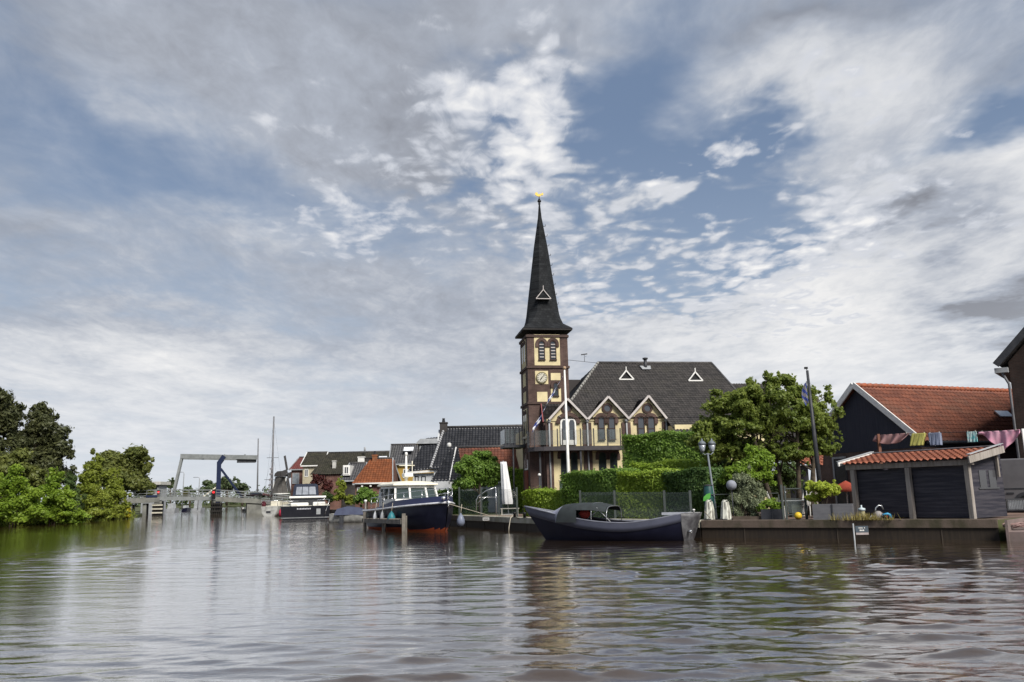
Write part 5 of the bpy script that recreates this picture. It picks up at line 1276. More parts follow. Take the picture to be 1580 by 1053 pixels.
    fender(579, 798, 47.2, .13, .62, mat('pale_grey', (.55, .56, .58), .4), 'pale grey fender near the stern of the navy cruiser')
make_yacht()

def make_jetty():
    a = gnd(560, 816, .0); b = gnd(623, 822, 0); o = Vector((b.x, b.y, 0)); t = thing('jetty', 'low grey timber jetty with a squared end post beside the navy cruiser', 'jetty', o); a = a - o
    GW = mat('jetty_wood', (.20, .18, .155), .85, (.12, .11, .095), 2, bump=.5)
    m = MB(); m.beam((a.x, a.y, .46), (-.1, 0, .52), .12, .22); m.beam((a.x, a.y + .55, .46), (-.1, .55, .52), .12, .2)
    m.build('stringer', GW, t)
    m = MB()
    for i in range(14): p = Vector((a.x, a.y, .59)).lerp(Vector((-.12, 0, .65)), (i + .5) / 14); m.beam(p + Vector((0, -.05, 0)), p + Vector((0, .65, 0)), .15, .035)
    m.build('deck_planks', GW, t)
    for (x, y, h) in ((0, 0, .92), (0, .6, .8), (a.x * .45, a.y * .45, .44), (a.x * .95, a.y * .95, .95), (a.x * .5, a.y * .5 + .6, .44)):
        m = MB(); m.box(x - .085, x + .085, y - .085, y + .085, -1, h); m.build('post', GW, t, bevel=.01)
make_jetty()

def make_cruiser():
    o = gnd(471, 801.5, 0); w = 74 * o.y / FPX * .97; rz = .24
    t = thing('cabin_cruiser', 'black hulled cabin cruiser with dark canvas canopy seen from astern', 'boat', o, rz); F = Fr(o, rz); L = 9.5
    h = F.hit(470, 781, 0).z; hw = w / 2
    # x across, y forward; transom at y = 0
    P = []
    for i in range(17):
        u = i / 16; b_ = hw * (1 - max(0, (u - .45) / .55) ** 2.2) + .02; P.append([(x_ * b_, u * L, z_) for x_, z_ in ((-1, h + .25 * u), (-.99, .5), (-.93, .05), (-.6, -.4), (.6, -.4), (.93, .05), (.99, .5), (1, h + .25 * u))])
    HB = mat('black_hull', (.006, .006, .010), .3, (.010, .010, .014), 2, spec=.25)
    m = MB(); m.grid(P, sm=False); m.face(range(8)); m.build('hull', HB, t)
    m = MB(); m.grid([[Vector(r[0]) + Vector((0, 0, -.02)), Vector(r[-1]) + Vector((0, 0, -.02))] for r in P]); m.build('deck', mat('cream_deck', (.58, .55, .46), .7), t)
    m = MB(); m.box(-hw * .98, hw * .98, -.02, .0, .12, .17); m.build('waterline_stripe', GREYPAINT, t)
    z1 = F.hit(470, 768, 1).z; z0 = F.hit(470, 781, 1).z
    m = MB(); m.box(-hw * .62, hw * .80, 2.2, 7.5, h - .05, z1 - .05); m.build('cabin_side', DARKMETAL, t)
    m = MB(); m.box(-hw * .70, hw * .86, 2.0, 7.8, z1 - .048, z1 + .14); m.build('coaming', WHITE, t, bevel=.04)
    zc = F.hit(470, 747, 3).z; m = MB()
    rows = []
    for y, k, f in ((2.3, 0, .9), (2.8, 1, 1), (4.6, 1, 1.03), (5.4, .55, .9)):
        ww = hw * .56; zz = z1 + .14 + (zc - z1 - .14) * k if k else z1 + .14
        rows.append([(-ww, y, z1 + .14), (-ww * .9, y, max(zz - .12, z1 + .15)), (-ww * .75, y, zz), (ww * .75, y, zz), (ww * .9, y, max(zz - .12, z1 + .15)), (ww, y, z1 + .14)])
    m.grid(rows, sm=False); m.build('canopy', mat('navy_canvas', (.02, .026, .045), .8), t)
    WV = mat('grey_vinyl', (.22, .24, .28), .15)
    for (x0, x1) in ((-.86, -.36), (-.30, .22), (.28, .86)):
        m = MB(); ww = hw * .5; m.prism([(ww * x0, 2.32, z1 + .28), (ww * x1, 2.32, z1 + .28), (ww * x1 * .92, 2.62, zc - .28), (ww * x0 * .92, 2.62, zc - .28)], (0, -.03, .0)); m.build('canopy_window', WV, t)
    for (x0, x1, z) in ((-.62, .12, .30), (.30, .82, .34)):
        m = MB(); m.box(hw * x0, hw * x1, .5, 1.6, h - .03, h + z); m.build('seat', WHITE, t, bevel=.08)
    m = MB(); m.tube([(hw * .8, -.02, .4), (hw * .8, -.35, .4), (hw * .98, -.35, h + .5), (hw * .98, .2, h + .5)], .03, 6); m.build('boarding_ladder', CHROME, t); m = MB(); m.tube([(hw * .5, .1, h), (hw * .5, .1, h + .55), (hw * .98, .1, h + .55)], .03, 6); m.build('stern_rail', CHROME, t); m = MB(); m.tube([(-hw * .95, .1, h), (-hw * .95, .1, h + .45), (-hw * .3, .1, h + .45)], .025, 6); m.build('stern_rail', CHROME, t)
    m = MB(); m.box(hw * .45, hw * .62, -.03, -.001, h * .35, h * .78); m.build('badge', GREYPAINT, t)
    m = MB()
    for i in range(9): m.box(-hw * .35 + i * .14, -hw * .35 + i * .14 + .10, -.012, -.001, h * .74, h * .74 + (.10 if i % 2 else .12))
    m.build('stern_lettering', mat('faded_white', (.5, .5, .55), .5), t)
    p = gnd(434.5, 800, 0); f = thing('fender', 'red fender at the left corner of the black cruiser', 'fender', (p.x, p.y - .3, .15), 0, 'boat fenders'); m = MB(); m.lathe([(.05, 0), (.2, .06), (.22, .35), (.2, .62), (.06, .72), (.05, .8)], (0, 0, 0), 12); m.build('ball', mat('red_fender', (.40, .03, .06), .4), f)
    m = MB(); m.tube([(0, 0, .8), (.1, .1, 1.3)], .02, 5); m.build('rope', mat('rope', (.45, .40, .32), .9), f)
make_cruiser()

def make_dinghy():
    a = gnd(519, 806, 0); b = gnd(562, 806, 0); o = (a + b) / 2; w = (b - a).length; t = thing('dinghy', 'small white motorboat under a slate blue cover', 'boat', o); hw = w / 2
    P = []
    for i in range(15):
        u = i / 14; b_ = .85 * (1 - abs(2 * u - .75) ** 2.4 * .55) if u < .8 else .85 * (1 - ((u - .4) / .6) ** 2 * .6)
        P.append([(-hw + 2 * hw * (1 - u), y_ * b_, z_) for y_, z_ in ((-1, .52 + .15 * u), (-.9, .2), (-.5, -.2), (.5, -.2), (.9, .2), (1, .52 + .15 * u))])
    m = MB(); m.grid(P); m.build('hull', mat('dirty_white', (.42, .42, .40), .5, (.2, .2, .19), 2), t)
    m = MB(); m.grid([[(x, y, .55 + (zz if abs(y) < .6 else 0)) for y in (-.86, -.5, 0, .5, .86)] for x, zz in ((-hw * .72, 0), (-hw * .6, .45), (-hw * .1, .62), (hw * .5, .5), (hw * .98, .05))], sm=False); m.build('boat_cover', mat('slate_blue_canvas', (.055, .065, .105), .8, (.045, .05, .085), 3), t)
    m = MB(); m.box(-hw * .4, -hw * .2, -1.0, -.9, -.1, .5); m.build('outboard', DARKMETAL, t)
make_dinghy()

def make_sailboat():
    o = gnd(415, 797, 0); t = thing('sailing_boat', 'white sailing boat with a tall bare mast lying near the windmill', 'boat', o); F = Fr(o); hw = 15 * o.y / FPX
    P = []
    for i in range(13):
        u = i / 12; b_ = hw * (1 - max(0, (u - .4) / .6) ** 2) * (.8 + .2 * min(1, u / .3)) + .02; P.append([(x_ * b_, u * 9, z_) for x_, z_ in ((-1, 1.1 + .3 * u), (-.9, .4), (-.5, -.2), (.5, -.2), (.9, .4), (1, 1.1 + .3 * u))])
    m = MB(); m.grid(P); m.face(range(6)); m.build('hull', mat('dirty_white', (.42, .42, .40), .5, (.2, .2, .19), 2), t)
    m = MB(); m.box(-hw * .3, hw * .15, -.02, -.001, .35, .6); m.build('name_panel', DARKMETAL, t)
    m = MB(); m.grid([[Vector(r[0]), Vector(r[-1])] for r in P]); m.box(-hw * .5, hw * .5, 2.5, 6, 1.1, 1.7); m.build('deck', mat('cream_deck', (.58, .55, .46), .7), t)
    zt = F.hit(419, 643, 3).z; x = F.hit(418.5, 780, 3).x; m = MB(); m.tube([(x, 3, 1.2), (x, 3, zt)], [.15, .09], 8); m.tube([(x - .7, 3, zt * .58), (x + .7, 3, zt * .58)], .03, 5); m.tube([(x - .9, 3, zt * .36), (x + .3, 3, zt * .36)], .03, 5); m.build('mast', mat('dull_mast', (.16, .16, .17), .5), t)
    m = MB(); m.tube([(x, 3, 2.3), (x, -.3, 2.5)], .12, 8); m.build('furled_sail', mat('dark_sail_cover', (.10, .05, .05), .8), t)
    m = MB()
    for e in ((x - 1.4, 3, 1.2), (x + 1.4, 3, 1.2), (x, 0, 1.2), (x, 8.6, 1.4)): m.tube([(x, 3, zt - .3 if abs(e[1] - 3) > 1 else zt * .6), e], .007, 4)
    m.build('rigging', DARKMETAL, t)
    m = MB(); r = random.Random(5)
    q = MB(); q.lathe([(.25, 0), (.3, .4), (.1, .6)], (-.8, .5, 1.1), 8); q.build('cockpit_dodger', mat('maroon_canvas', (.10, .02, .03), .8), t)
    m = MB(); m.tube([(-hw * .8, .1, 1.1), (-hw * .8, .1, 1.75), (hw * .8, .1, 1.75), (hw * .8, .1, 1.1)], .03, 5); m.build('pushpit', CHROME, t)
    m = MB(); z0, z1 = F.hit(414, 775, 2).z, F.hit(417, 716, 2).z; xa = F.hit(413, 770, 2).x
    m.tube([(xa, 2, z0 - 1), (xa + .35, 2, z1)], .03, 5)
    for i in range(7): z = z0 + (z1 - z0) * i / 7; m.beam((xa - .12 + .05 * i, 2, z), (xa + .25 + .05 * i, 2, z + .15), .03, .22)
    m.build('hoisted_pennant', mat('grey_cloth', (.2, .19, .2), .8), t)
make_sailboat()
def make_tender():
    o = gnd(387, 790, 0); t = thing('inflatable_tender', 'small dark inflatable tender with outboard drifting below the bridge', 'boat', o); m = MB(); s = o.y / FPX
    m.tube([(-11 * s, -.4, .3), (6 * s, -.55, .3), (10 * s, 0, .45), (6 * s, .55, .3), (-11 * s, .4, .3)], .26, 8); m.build('tube', mat('dark_grey_rubber', (.04, .042, .045), .6), t)
    m = MB(); m.box(-6 * s, 6 * s, -.4, .4, .1, .2); m.build('floor', GREYPAINT, t); m = MB(); m.box(-12.5 * s, -11 * s, -.2, .2, -.1, .75); m.build('outboard', WHITE, t, bevel=.05)
make_tender()
o = at(397, 770, 190); t = thing('mast_boat', 'slim grey mast of a yacht lying beyond the bridge', 'boat', (o.x, 190, 0)); m = MB(); m.tube([(0, 0, 1.0), (at(398.5, 677, 190).x - o.x, 0, at(398, 677, 190).z)], [.20, .13], 8); m.build('mast', mat('dull_mast', (.16, .16, .17), .5), t)
P = [[(x_ * 1.5 * (1 - max(0, (i / 8 - .5) / .5) ** 2) + .001 * i, i * 1.2, z_) for x_, z_ in ((-1, 1.1), (-.8, .3), (0, -.3), (.8, .3), (1, 1.1))] for i in range(9)]
m = MB(); m.grid(P); m.grid([[r[0], r[-1]] for r in P]); m.build('hull', WHITE, t)
for i, (x0, x1, y0, y1, Y, lab) in enumerate([(258, 274, 777, 786, 175, 'small white motorboat under the left bridge span'), (283, 292, 780, 785.5, 180, 'tiny white boat between the bridge piers'), (299, 314, 772, 785, 170, 'white cabin boat behind the middle bridge pier')]):
    a = at(x0, y1, Y); b = at(x1, y0, Y); t = thing('motorboat', lab, 'boat', ((a.x + b.x) / 2, Y, 0), 0, 'boats beyond the bridge'); hw = (b.x - a.x) / 2; h = b.z
    m = MB(); m.prism([(-hw, -1, -.2), (hw * .8, -1, -.2), (hw, -1.1, .75), (-hw, -1.1, .65)], (0, 2.2, 0)); m.build('hull', (GREYPAINT, NAVY, GREYPAINT)[i], t)
    m = MB(); m.prism([(-hw * .7, -.8, .66), (hw * .5, -.8, .75), (hw * .3, -.7, max(h, 1.2)), (-hw * .6, -.7, max(h, 1.2))], (0, 1.5, 0)); m.build('cabin', (GREYPAINT, GREYPAINT, GREYPAINT)[i], t)

# ------------------------------------------------------------------ lift bridge, mill and the things around them
def make_bridge():
    Y = 126; A = lambda px, py, y=Y: at(px, py, y); o = Vector((A(333, 780).x, Y, 0)); RZ = math.atan2(-o.x, o.y); BF = Fr(o, RZ); l = lambda px, py, y=Y: BF.hit(px, py, y - Y)
    t = thing('drawbridge', 'white and blue counterweight drawbridge with dark timber fenders', 'bridge', o, RZ)
    BL = mat('bridge_blue', (.004, .010, .036), .55, (.005, .012, .042), 2); PG = mat('bridge_grey', (.19, .20, .20), .5, (.14, .15, .15), 1.5); CB = mat('bridge_concrete', (.19, .19, .17), .85, (.12, .12, .11), 1)
    def deck(x0, y0, x1, y1, h, nm='deck', mt=CB):
        a, b = l(x0, y0), l(x1, y1); m = MB(); m.prism([(a.x, -2.6, a.z), (b.x, -2.6, b.z), (b.x, -2.6, b.z - h), (a.x, -2.6, a.z - h)], (0, 5.2, 0)); return m.build(nm, mt, t)
    deck(188, 770, 248, 766.5, .75); deck(248.1, 766.5, 333, 766.5, .55, 'lifting_deck', PG); deck(333.1, 766.5, 400, 770, .7); deck(400.1, 770, 446, 775, .7)
    def rail(x0, y0, x1, y1, nm='railing'):
        for yy, s in ((-2.5, 0), (2.5, 1)):
            a, b = l(x0, y0), l(x1, y1); m = MB()
            for dz in (.95, .55, .2): m.beam(a + Vector((0, yy, dz)), b + Vector((0, yy, dz)), .06, .09)
            n = int((b.x - a.x) / 1.6)
            for i in range(n + 1): p = a.lerp(b, i / n); m.beam(p + Vector((0, yy, 0)), p + Vector((0, yy, .98)), .06)
            m.build(nm, PG, t)
    rail(188, 770, 248, 766.5); rail(248.2, 766.5, 333, 766.5); rail(333.2, 766.5, 400, 770); rail(400.2, 770, 446, 775)
    m = MB(); a = l(225, 768, Y - 2.7); b = l(243, 762, Y - 2.7); m.box(a.x, b.x, -2.66, -2.6, a.z, b.z - .2); m.build('blue_panel', BL, t)
    for yy in (-2.2, 2.2):
        q = MB(); a, b = l(336, 790), l(338, 714); q.beam((a.x, yy, a.z), (b.x, yy, b.z), .62, .62, (1, 0, 0)); c = l(345.5, 705); q.beam((b.x, yy, b.z - .15), (c.x, yy, c.z), .55, .62, (1, 0, 0)); q.build('portal_post', BL, t)
        q = MB(); a, b = l(341, 724), l(376, 771)
        q.beam((a.x, yy, a.z), (b.x, yy, b.z), .22); q.build('blue_strut', BL, t)
        q = MB(); a, b = l(279, 705), l(396, 707); q.beam((a.x, yy * .8, a.z), (b.x, yy * .8, b.z), .3, .62); q.build('balance_beam', PG, t)
        q = MB(); a, b = l(281, 706), l(265.5, 772); q.beam((a.x, yy * .8, a.z), (b.x, yy * 1.02, b.z), .16, .3); q.build('hanger_rod', PG, t)
        q = MB(); a, b = l(334, 752), l(306, 772); q.beam((a.x, yy, a.z), (b.x, yy, b.z), .12); q.build('brace', mat('cream_paint', (.78, .74, .60)), t)
    q = MB(); a, b = l(366, 707), l(395, 711); q.box(a.x, b.x, -1.6, 1.6, b.z - .25, a.z + .2); q.build('counterweight', DARKMETAL, t)
    q = MB(); a, b = l(282, 703), l(345, 706); 
    for i in range(4): x = a.x + (l(390, 705).x - a.x) * i / 3.4; q.beam((x, -1.6, a.z - .05), (x, 1.6, a.z - .05), .2)
    q.build('cross_beam', PG, t)
    def pier(x0, x1, yt, yb, mts, name):
        a, b = l(x0, yb, Y - 4), l(x1, yt, Y - 4); m = MB(); m.box(a.x + .2, b.x - .2, -2.5, 3, -1, b.z - .02); p = m.build('pier', CB, t)
        for k in range(3):
            z = .35 + k * (b.z - .5) / 3; q = MB(); q.box(a.x, b.x, -3.1, -2.9, z, z + .18); q.build('fender_rail', mts, p)
        n = 6
        for k in range(n): x = a.x + .15 + (b.x - a.x - .3) * k / (n - 1); q = MB(); q.box(x - .1, x + .1, -2.89, -2.7, -.6, b.z - .4); q.build('fender_pile', mat('tarred_wood', (.02, .018, .016), .8), p)
    pier(233, 251, 773, 793, mat('cream_wood', (.5, .47, .38), .7), 'a'); pier(324, 344, 771, 793, mat('tarred_wood', (.02, .018, .016), .8), 'b')
    a, b = l(380, 785), l(398, 772); m = MB(); m.box(a.x, b.x + 14, -2.4, 2.4, -1, b.z - .1); m.build('abutment', CB, t)
    a, b = l(188, 790), l(228, 776); m = MB(); m.box(a.x, a.x + 1.5, -2.2, 2.2, -1, b.z - .2); m.box(b.x - .5, b.x, -2.2, 2.2, -1, b.z - .1); m.build('abutment', CB, t)
    return o
BR = make_bridge()
def signal(px, py, Y, lab):
    p = at(px, py, Y); t = thing('traffic_light', lab, 'signal', (p.x, Y, p.z - .9), 0, 'shipping lights on the bridge'); m = MB(); m.box(-.24, .24, -.1, .1, .2, 1.5); m.build('housing', mat('black_iron', (.012, .012, .013), .5), t, bevel=.04)
    m = MB(); m.tube([(0, -.1, 1.1), (0, -.2, 1.1)], .16, 12); e = bpy.data.materials.new('red_lamp'); e.use_nodes = True; b = e.node_tree.nodes['Principled BSDF']; b.inputs['Base Color'].default_value = (.6, .02, .02, 1); b.inputs['Emission Color'].default_value = (1, .03, .04, 1); b.inputs['Emission Strength'].default_value = .5
    m.build('lamp', e, t); m = MB(); m.box(-.05, .05, .1, .4, .1, 1.3); m.build('bracket', DARKMETAL, t)
signal(245, 762, 122.5, 'shipping signal with red lamp on the left bridge pier'); signal(330, 762, 122.5, 'shipping signal with red lamp beside the blue bridge post')
p = at(236, 758, 134); t = thing('bridge_cabin', 'bridge keepers cabin with flat pale roof behind the left ramp', 'cabin', (p.x, 134, 0)); s = 134 / FPX; z1 = at(236, 749, 134).z; z2 = at(236, 744, 134).z
m = MB(); m.box(-19 * s, 19 * s, -2, 2, z1, z2); m.build('roof', mat('pale_roof', (.48, .47, .43), .7), t, bevel=.03); m = MB(); m.box(-11 * s, 15 * s, -1.5, 1.5, 0, z1 - .01); m.build('wall', GREYPAINT, t)
for x0, x1 in ((-9.5, -3), (-2, 4), (5, 13)): rect_window(t, x0 * s, x1 * s, z1 - 1.0, z1 - .1, -1.5, GREYPAINT, GLASS, .06, 0)
p = at(287, 762, 123); t = thing('bridge_sign', 'dark yellow edged board on the bridge railing', 'sign', (p.x, 123, p.z - 1)); m = MB(); m.box(-.42, .42, -.05, .0, .2, 1.3); m.build('board', mat('dark_olive_board', (.06, .055, .01), .6), t); m = MB(); m.box(-.05, .05, .003, .06, -.6, 1.2); m.build('post', DARKMETAL, t)
for px, yt, lab in ((281.5, 729, 'tall curved street lamp behind the bridge hanger rod'), (306, 737, 'shorter curved street lamp between hanger rod and blue post')):
    p = at(px, 765, 150); z = at(px, yt, 150).z; t = thing('street_lamp', lab, 'street lamp', (p.x, 150, .5), 0, 'street lamps beyond the bridge'); m = MB(); m.tube([(0, 0, 0), (.1, 0, z - .8), (0, 0, z - .5), (-.5, 0, z - .45)], [.09, .07, .05, .05], 7); m.build('pole', GREYPAINT, t); m = MB(); m.box(-1.0, -.5, -.12, .12, z - .52, z - .42); m.build('lamp_head', STEEL, t)
def far_car():
    a, b = at(377, 768, 124.6), at(405, 760.5, 124.6); w = b.x - a.x; h = b.z - a.z; t = thing('car', 'dark car on the right ramp of the bridge', 'car', (a.x, 125.2, a.z + .05)); D = mat('dark_car_paint', (.03, .02, .024), .25)
    m = MB(); m.prism([(0, 0, .2), (w, 0, .2), (w, 0, h * .5), (w * .97, 0, h * .62), (w * .05, 0, h * .62), (0, 0, h * .5)], (0, 1.7, 0)); m.build('body', D, t); m = MB(); m.prism([(w * .15, .1, h * .621), (w * .85, .1, h * .621), (w * .68, .2, h), (w * .3, .2, h)], (0, 1.5, 0)); m.build('cabin', GLASS, t)
    for x in (.2, .8):
        for y in (0.0, 1.55): m = MB(); m.tube([(w * x, y - .02, .28), (w * x, y + .18, .28)], .28, 12); m.build('wheel', mat('tyre', (.015, .015, .015), .8), t)
far_car()
def make_mill():
    Y = 185; s = Y / FPX; p = at(432, 770, Y); t = thing('windmill', 'dark smock windmill with white trim and long thin sails', 'windmill', (p.x, Y, .5)); Z = lambda y: at(432, y, Y).z - .5
    m = MB(); rows = []
    for y, w in ((770, 14), (759, 12.2), (745, 8.8), (736, 7.2)): rows.append((w * s, Z(y)))
    base = len(m.v)
    m.lathe(rows, (0, 0, 0), 8); 
    for i in range(len(m.sm)): m.sm[i] = False
    m.build('tower', mat('thatch', (.09, .085, .08), .9, (.06, .055, .05), 1), t)
    m = MB()
    for k in (5, 6, 7):
        pass
    for k in (0, 4):
        a = 2 * math.pi * k / 8; m.beam((math.cos(a) * rows[1][0] * 1.01, math.sin(a) * rows[1][0] * 1.01, rows[1][1]), (math.cos(a) * rows[3][0] * 1.01, math.sin(a) * rows[3][0] * 1.01, rows[3][1]), .35, .2)
    m.build('corner_trim', WHITE, t)
    m = MB(); m.lathe([(15 * s, 0), (15 * s, .2)], (0, 0, Z(763)), 8); m.build('stage', WHITE, t)
    m = MB(); z = Z(735.5); m.prism([(-7.6 * s, -1.3, z), (7.8 * s, -1.3, z), (7.4 * s, -1.0, Z(731)), (5 * s, -.6, Z(727)), (-4 * s, -.6, Z(727.5)), (-7 * s, -1, Z(731))], (0, 2.4, 0)); m.build('cap', mat('dark_thatch', (.03, .028, .027), .9), t)
    hx = 9.5 * s; hz = Z(732); q = MB(); q.tube([(5 * s, 0, hz), (hx + .3, 0, hz)], .35, 8); q.build('windshaft', DARKMETAL, t)
    for d in (Vector((-.16, -.15, 1)), Vector((.16, .15, -1)), Vector((.05, 1, .15)), Vector((-.05, -1, -.15))):
        d.normalize(); q = MB(); c = Vector((hx + .1, 0, hz)); ln = 28 * s; q.beam(c, c + d * ln, .3, .22, (1, 0, 0)); n = d.cross(Vector((1, 0, 0))).normalized()
        q.beam(c + d * ln * .2 + n * .5, c + d * ln + n * .5, 1.2, .06, (1, 0, 0)); q.build('sail', mat('sail_wood', (.07, .065, .065), .8), t)
make_mill()

# ------------------------------------------------------------------ garden, quay and yard things
def flagpole_white():
    b = at(878, 748, 44); z = at(871, 571, 44).z; t = thing('flagpole', 'white flagpole with gold ball in front of the church gables', 'flagpole', (b.x, 44, GZ)); x = at(871, 571, 44).x - b.x
    m = MB(); m.tube([(0, 0, 0), (x * .3, 0, (z - GZ) * .3), (x, 0, z - GZ)], [.10, .085, .045], 10); m.build('pole', WHITE, t); m = MB(); m.lathe([(0, 0), (.08, .03), (.1, .1), (.08, .17), (0, .2)], (x, 0, z - GZ), 10); m.build('ball', mat('old_brass', (.40, .28, .18), .4), t)
    a = at(868.5, 581, 43.9); c = at(845, 620, 43.6); e = at(822, 667, 43.4); n = 44; pn = thing('pennant', 'long twisted blue and white pennant hanging from the white flagpole', 'pennant', a); m = MB(); L = []
    for i in range(n + 1):
        u = i / n; p = (a * (1 - u) ** 2 + c * 2 * u * (1 - u) + e * u * u) - a; w = (.10 + .12 * u) * (1 if u < .93 else .75); th = u * 13 + 1.0; d = Vector((.55, .25, .45)).normalized(); q = d * math.cos(th) + Vector((-.2, 1, 0)).normalized() * math.sin(th)
        q = q * .7 + Vector((.8, 0, .42)) * .35
        L.append([p - q * w, p, p + q * w])
    m.grid(L)
    for k in range(len(m.f)): i, j = divmod(k, 2); m.mi[k] = (j + (1 if (i // 3) % 2 else 0)) % 2
    m.build('cloth', [mat('flag_blue', (.03, .05, .22), .8), mat('flag_white', (.72, .72, .74), .8)], pn)
flagpole_white()
def flagpole_dark():
    b = at(1262, 718, 32.5); tp = at(1245.5, 572, 32.5); b0 = Vector((at(1268, 770, 32.5).x, 32.5, GZ)); t = thing('flagpole', 'dark flagpole rising through the big garden tree', 'flagpole', b0)
    m = MB(); m.tube([(0, 0, 0), tp - b0], [.11, .05], 9); m.build('pole', DARKMETAL, t); m = MB(); q = tp - b0; m.box(q.x - .1, q.x + .02, -.04, .04, q.z + .06, q.z + .14); m.tube([q, q + Vector((-.04, 0, .1))], .015, 5); m.build('finial', mat('black_iron', (.012, .012, .013), .5), t)
    f0 = at(1246, 588, 32.4); f = thing('flag', 'limp blue and white flag hanging on the dark flagpole', 'flag', f0); m = MB(); rows = []
    for i in range(13):
        v = i / 12; rows.append([(-.03 - u * (.10 + .16 * math.sin(v * 3.0)), .05 * math.sin(u * 9 + v * 3), -v * .85 - u * .12) for u in [j / 5 for j in range(6)]])
    m.grid(rows)
    for k in range(len(m.f)): m.mi[k] = (k // 5 + k % 5) // 2 % 2
    m.build('cloth', [mat('grey_cloth', (.2, .19, .2), .8), mat('flag_blue', (.03, .05, .22), .8)], f)
flagpole_dark()
def lamp_post():
    b = at(1103, 775, 32.4); b = Vector((b.x, 32.4, GZ)); tp = at(1092, 700, 32.4) - b; t = thing('garden_lamp', 'grey garden lamp post with two glass lanterns', 'lamp post', b)
    m = MB(); m.tube([(0, 0, 0), (0, 0, .5), tp], [.07, .045, .035], 9); m.tube([tp + Vector((-.22, 0, .05)), tp + Vector((-.12, 0, -.05)), tp, tp + Vector((.12, 0, -.05)), tp + Vector((.22, 0, .05))], .022, 6); m.build('post', mat('lamp_grey', (.16, .18, .20), .5), t)
    for dx in (-.2, .2):
        c = tp + Vector((dx, -.02 if dx < 0 else .08, .06)); m = MB(); m.lathe([(.05, 0), (.09, .05), (.14, .28), (.02, .30)], c, 6); ln = m.build('lantern', mat_glass('lantern_glass', (.26, .28, .31), .2), t)
        m = MB(); m.lathe([(.17, .29), (.12, .38), (.04, .43), (.03, .5), (0, .52)], c, 6); m.build('lantern_cap', mat('lamp_grey', (.16, .18, .20), .5), ln)
lamp_post()
b = at(833, 760, 46.5); t = thing('globe_lamp', 'slim dark garden lamp with small white globe by the tower', 'lamp post', (b.x, 46.5, GZ)); zt = at(832.5, 735, 46.5).z - GZ
m = MB(); m.tube([(0, 0, 0), (0, 0, zt)], .04, 8); m.build('post', DARKMETAL, t); m = MB(); m.lathe([(0, 0), (.07, .03), (.09, .09), (.07, .15), (0, .18)], (0, 0, zt - .02), 10); m.build('globe', WHITE, t)
# two old white mooring posts
PEEL = mat('peeling_white', (.66, .66, .58), .8, (.16, .15, .13), 3.5, streak=(5, 5, .8), bump=.4)
def mooring(px, lab, seed):
    p = at(px, 800, 31.95 if seed == 1 else 31.5); t = thing('mooring_post', lab, 'mooring post', (p.x, p.y, GZ + .02), rad(20), 'white mooring posts'); s = p.y / FPX; h = 30 * s
    m = MB(); n = len(m.v); w0, w1 = 9.0 * s, 5.6 * s
    for z, w in ((.02, w0), (h * .5, (w0 + w1) / 2), (h * .88, w1), (h, w1 * .55)):
        m.v += [(w * math.cos(rad(22.5 + 45 * k)), w * math.sin(rad(22.5 + 45 * k)), z) for k in range(8)]
    for i in range(3):
        for k in range(8): m.face((i * 8 + k, i * 8 + (k + 1) % 8, i * 8 + 8 + (k + 1) % 8, i * 8 + 8 + k))
    m.face(range(24, 32)); m.build('block', PEEL, t)
    m = MB(); m.box(-w0 * 1.02, w0 * 1.02, -w0 * .9, w0 * .9, 0, .045); m.build('foot', DARKMETAL, t)
    m = MB(); m.tube([(-w1 * .3, -w1 * .9, h * .93), (0, -w1 * 1.05, h * .95), (w1 * .3, -w1 * .9, h * .93)], .015, 6); m.build('ring', DARKMETAL, t)
m = MB(); pa = at(1095.5, 800, 31.95); m.tube([(pa.x, pa.y - .2, GZ + .35), (pa.x - .3, pa.y - 1.3, GZ + .14), (pa.x - .75, pa.y - 2.6, .98)], .014, 6); o = m.build('mooring_rope', mat('rope', (.45, .40, .32), .9)); tag(o, 'short mooring rope between the first white post and the stern of the open boat', 'rope')
mooring(1095.5, 'white tapered mooring post nearest the stern of the open boat', 1); mooring(1120.5, 'white tapered mooring post beside the silvery shrub', 2)
p = at(1128.5, 749, 31.6); t = thing('globe_ornament', 'pale grey ball on a thin stake in front of the silvery shrub', 'garden ornament', (p.x, 31.6, GZ)); m = MB(); r = .19; m.lathe([(r * math.sin(math.pi * i / 14), -r * math.cos(math.pi * i / 14)) for i in range(15)], (0, 0, p.z - GZ), 20); m.build('ball', mat('pale_ball', (.24, .25, .29), .7), t); m = MB(); m.tube([(0, 0, 0), (0, 0, p.z - GZ - r)], .02, 6); m.build('stake', DARKMETAL, t)
p = at(1091, 768, 32.1); t = thing('garden_leaf', 'bright green leaf shaped plastic sail by the first mooring post', 'garden ornament', (p.x, 32.1, p.z)); m = MB(); m.prism([(-.16, 0, -.13), (-.13, 0, .02), (0, 0, .13), (.14, 0, .17), (.13, 0, 0), (.02, 0, -.12)], (0, .03, 0)); m.build('blade', mat('green_plastic', (.08, .30, .05), .4), t); m = MB(); m.tube([(-.05, .015, -.12), (-.05, .015, GZ - p.z)], .015, 6); m.build('stake', DARKMETAL, t)
p = at(1093, 755, 32.45); t = thing('watering_barrel', 'dark teal round barrel behind the green garden leaf', 'barrel', (p.x, 32.45, GZ)); m = MB(); h = p.z - GZ + .1; m.lathe([(.17, 0), (.2, h * .3), (.2, h * .7), (.17, h), (.15, h + .02)], (0, 0, 0), 14); m.build('body', mat('teal_plastic', (.02, .07, .07), .5), t); m = MB(); m.lathe([(.18, h + .021), (.18, h + .05), (.03, h + .08)], (0, 0, 0), 14); m.build('lid', DARKMETAL, t)
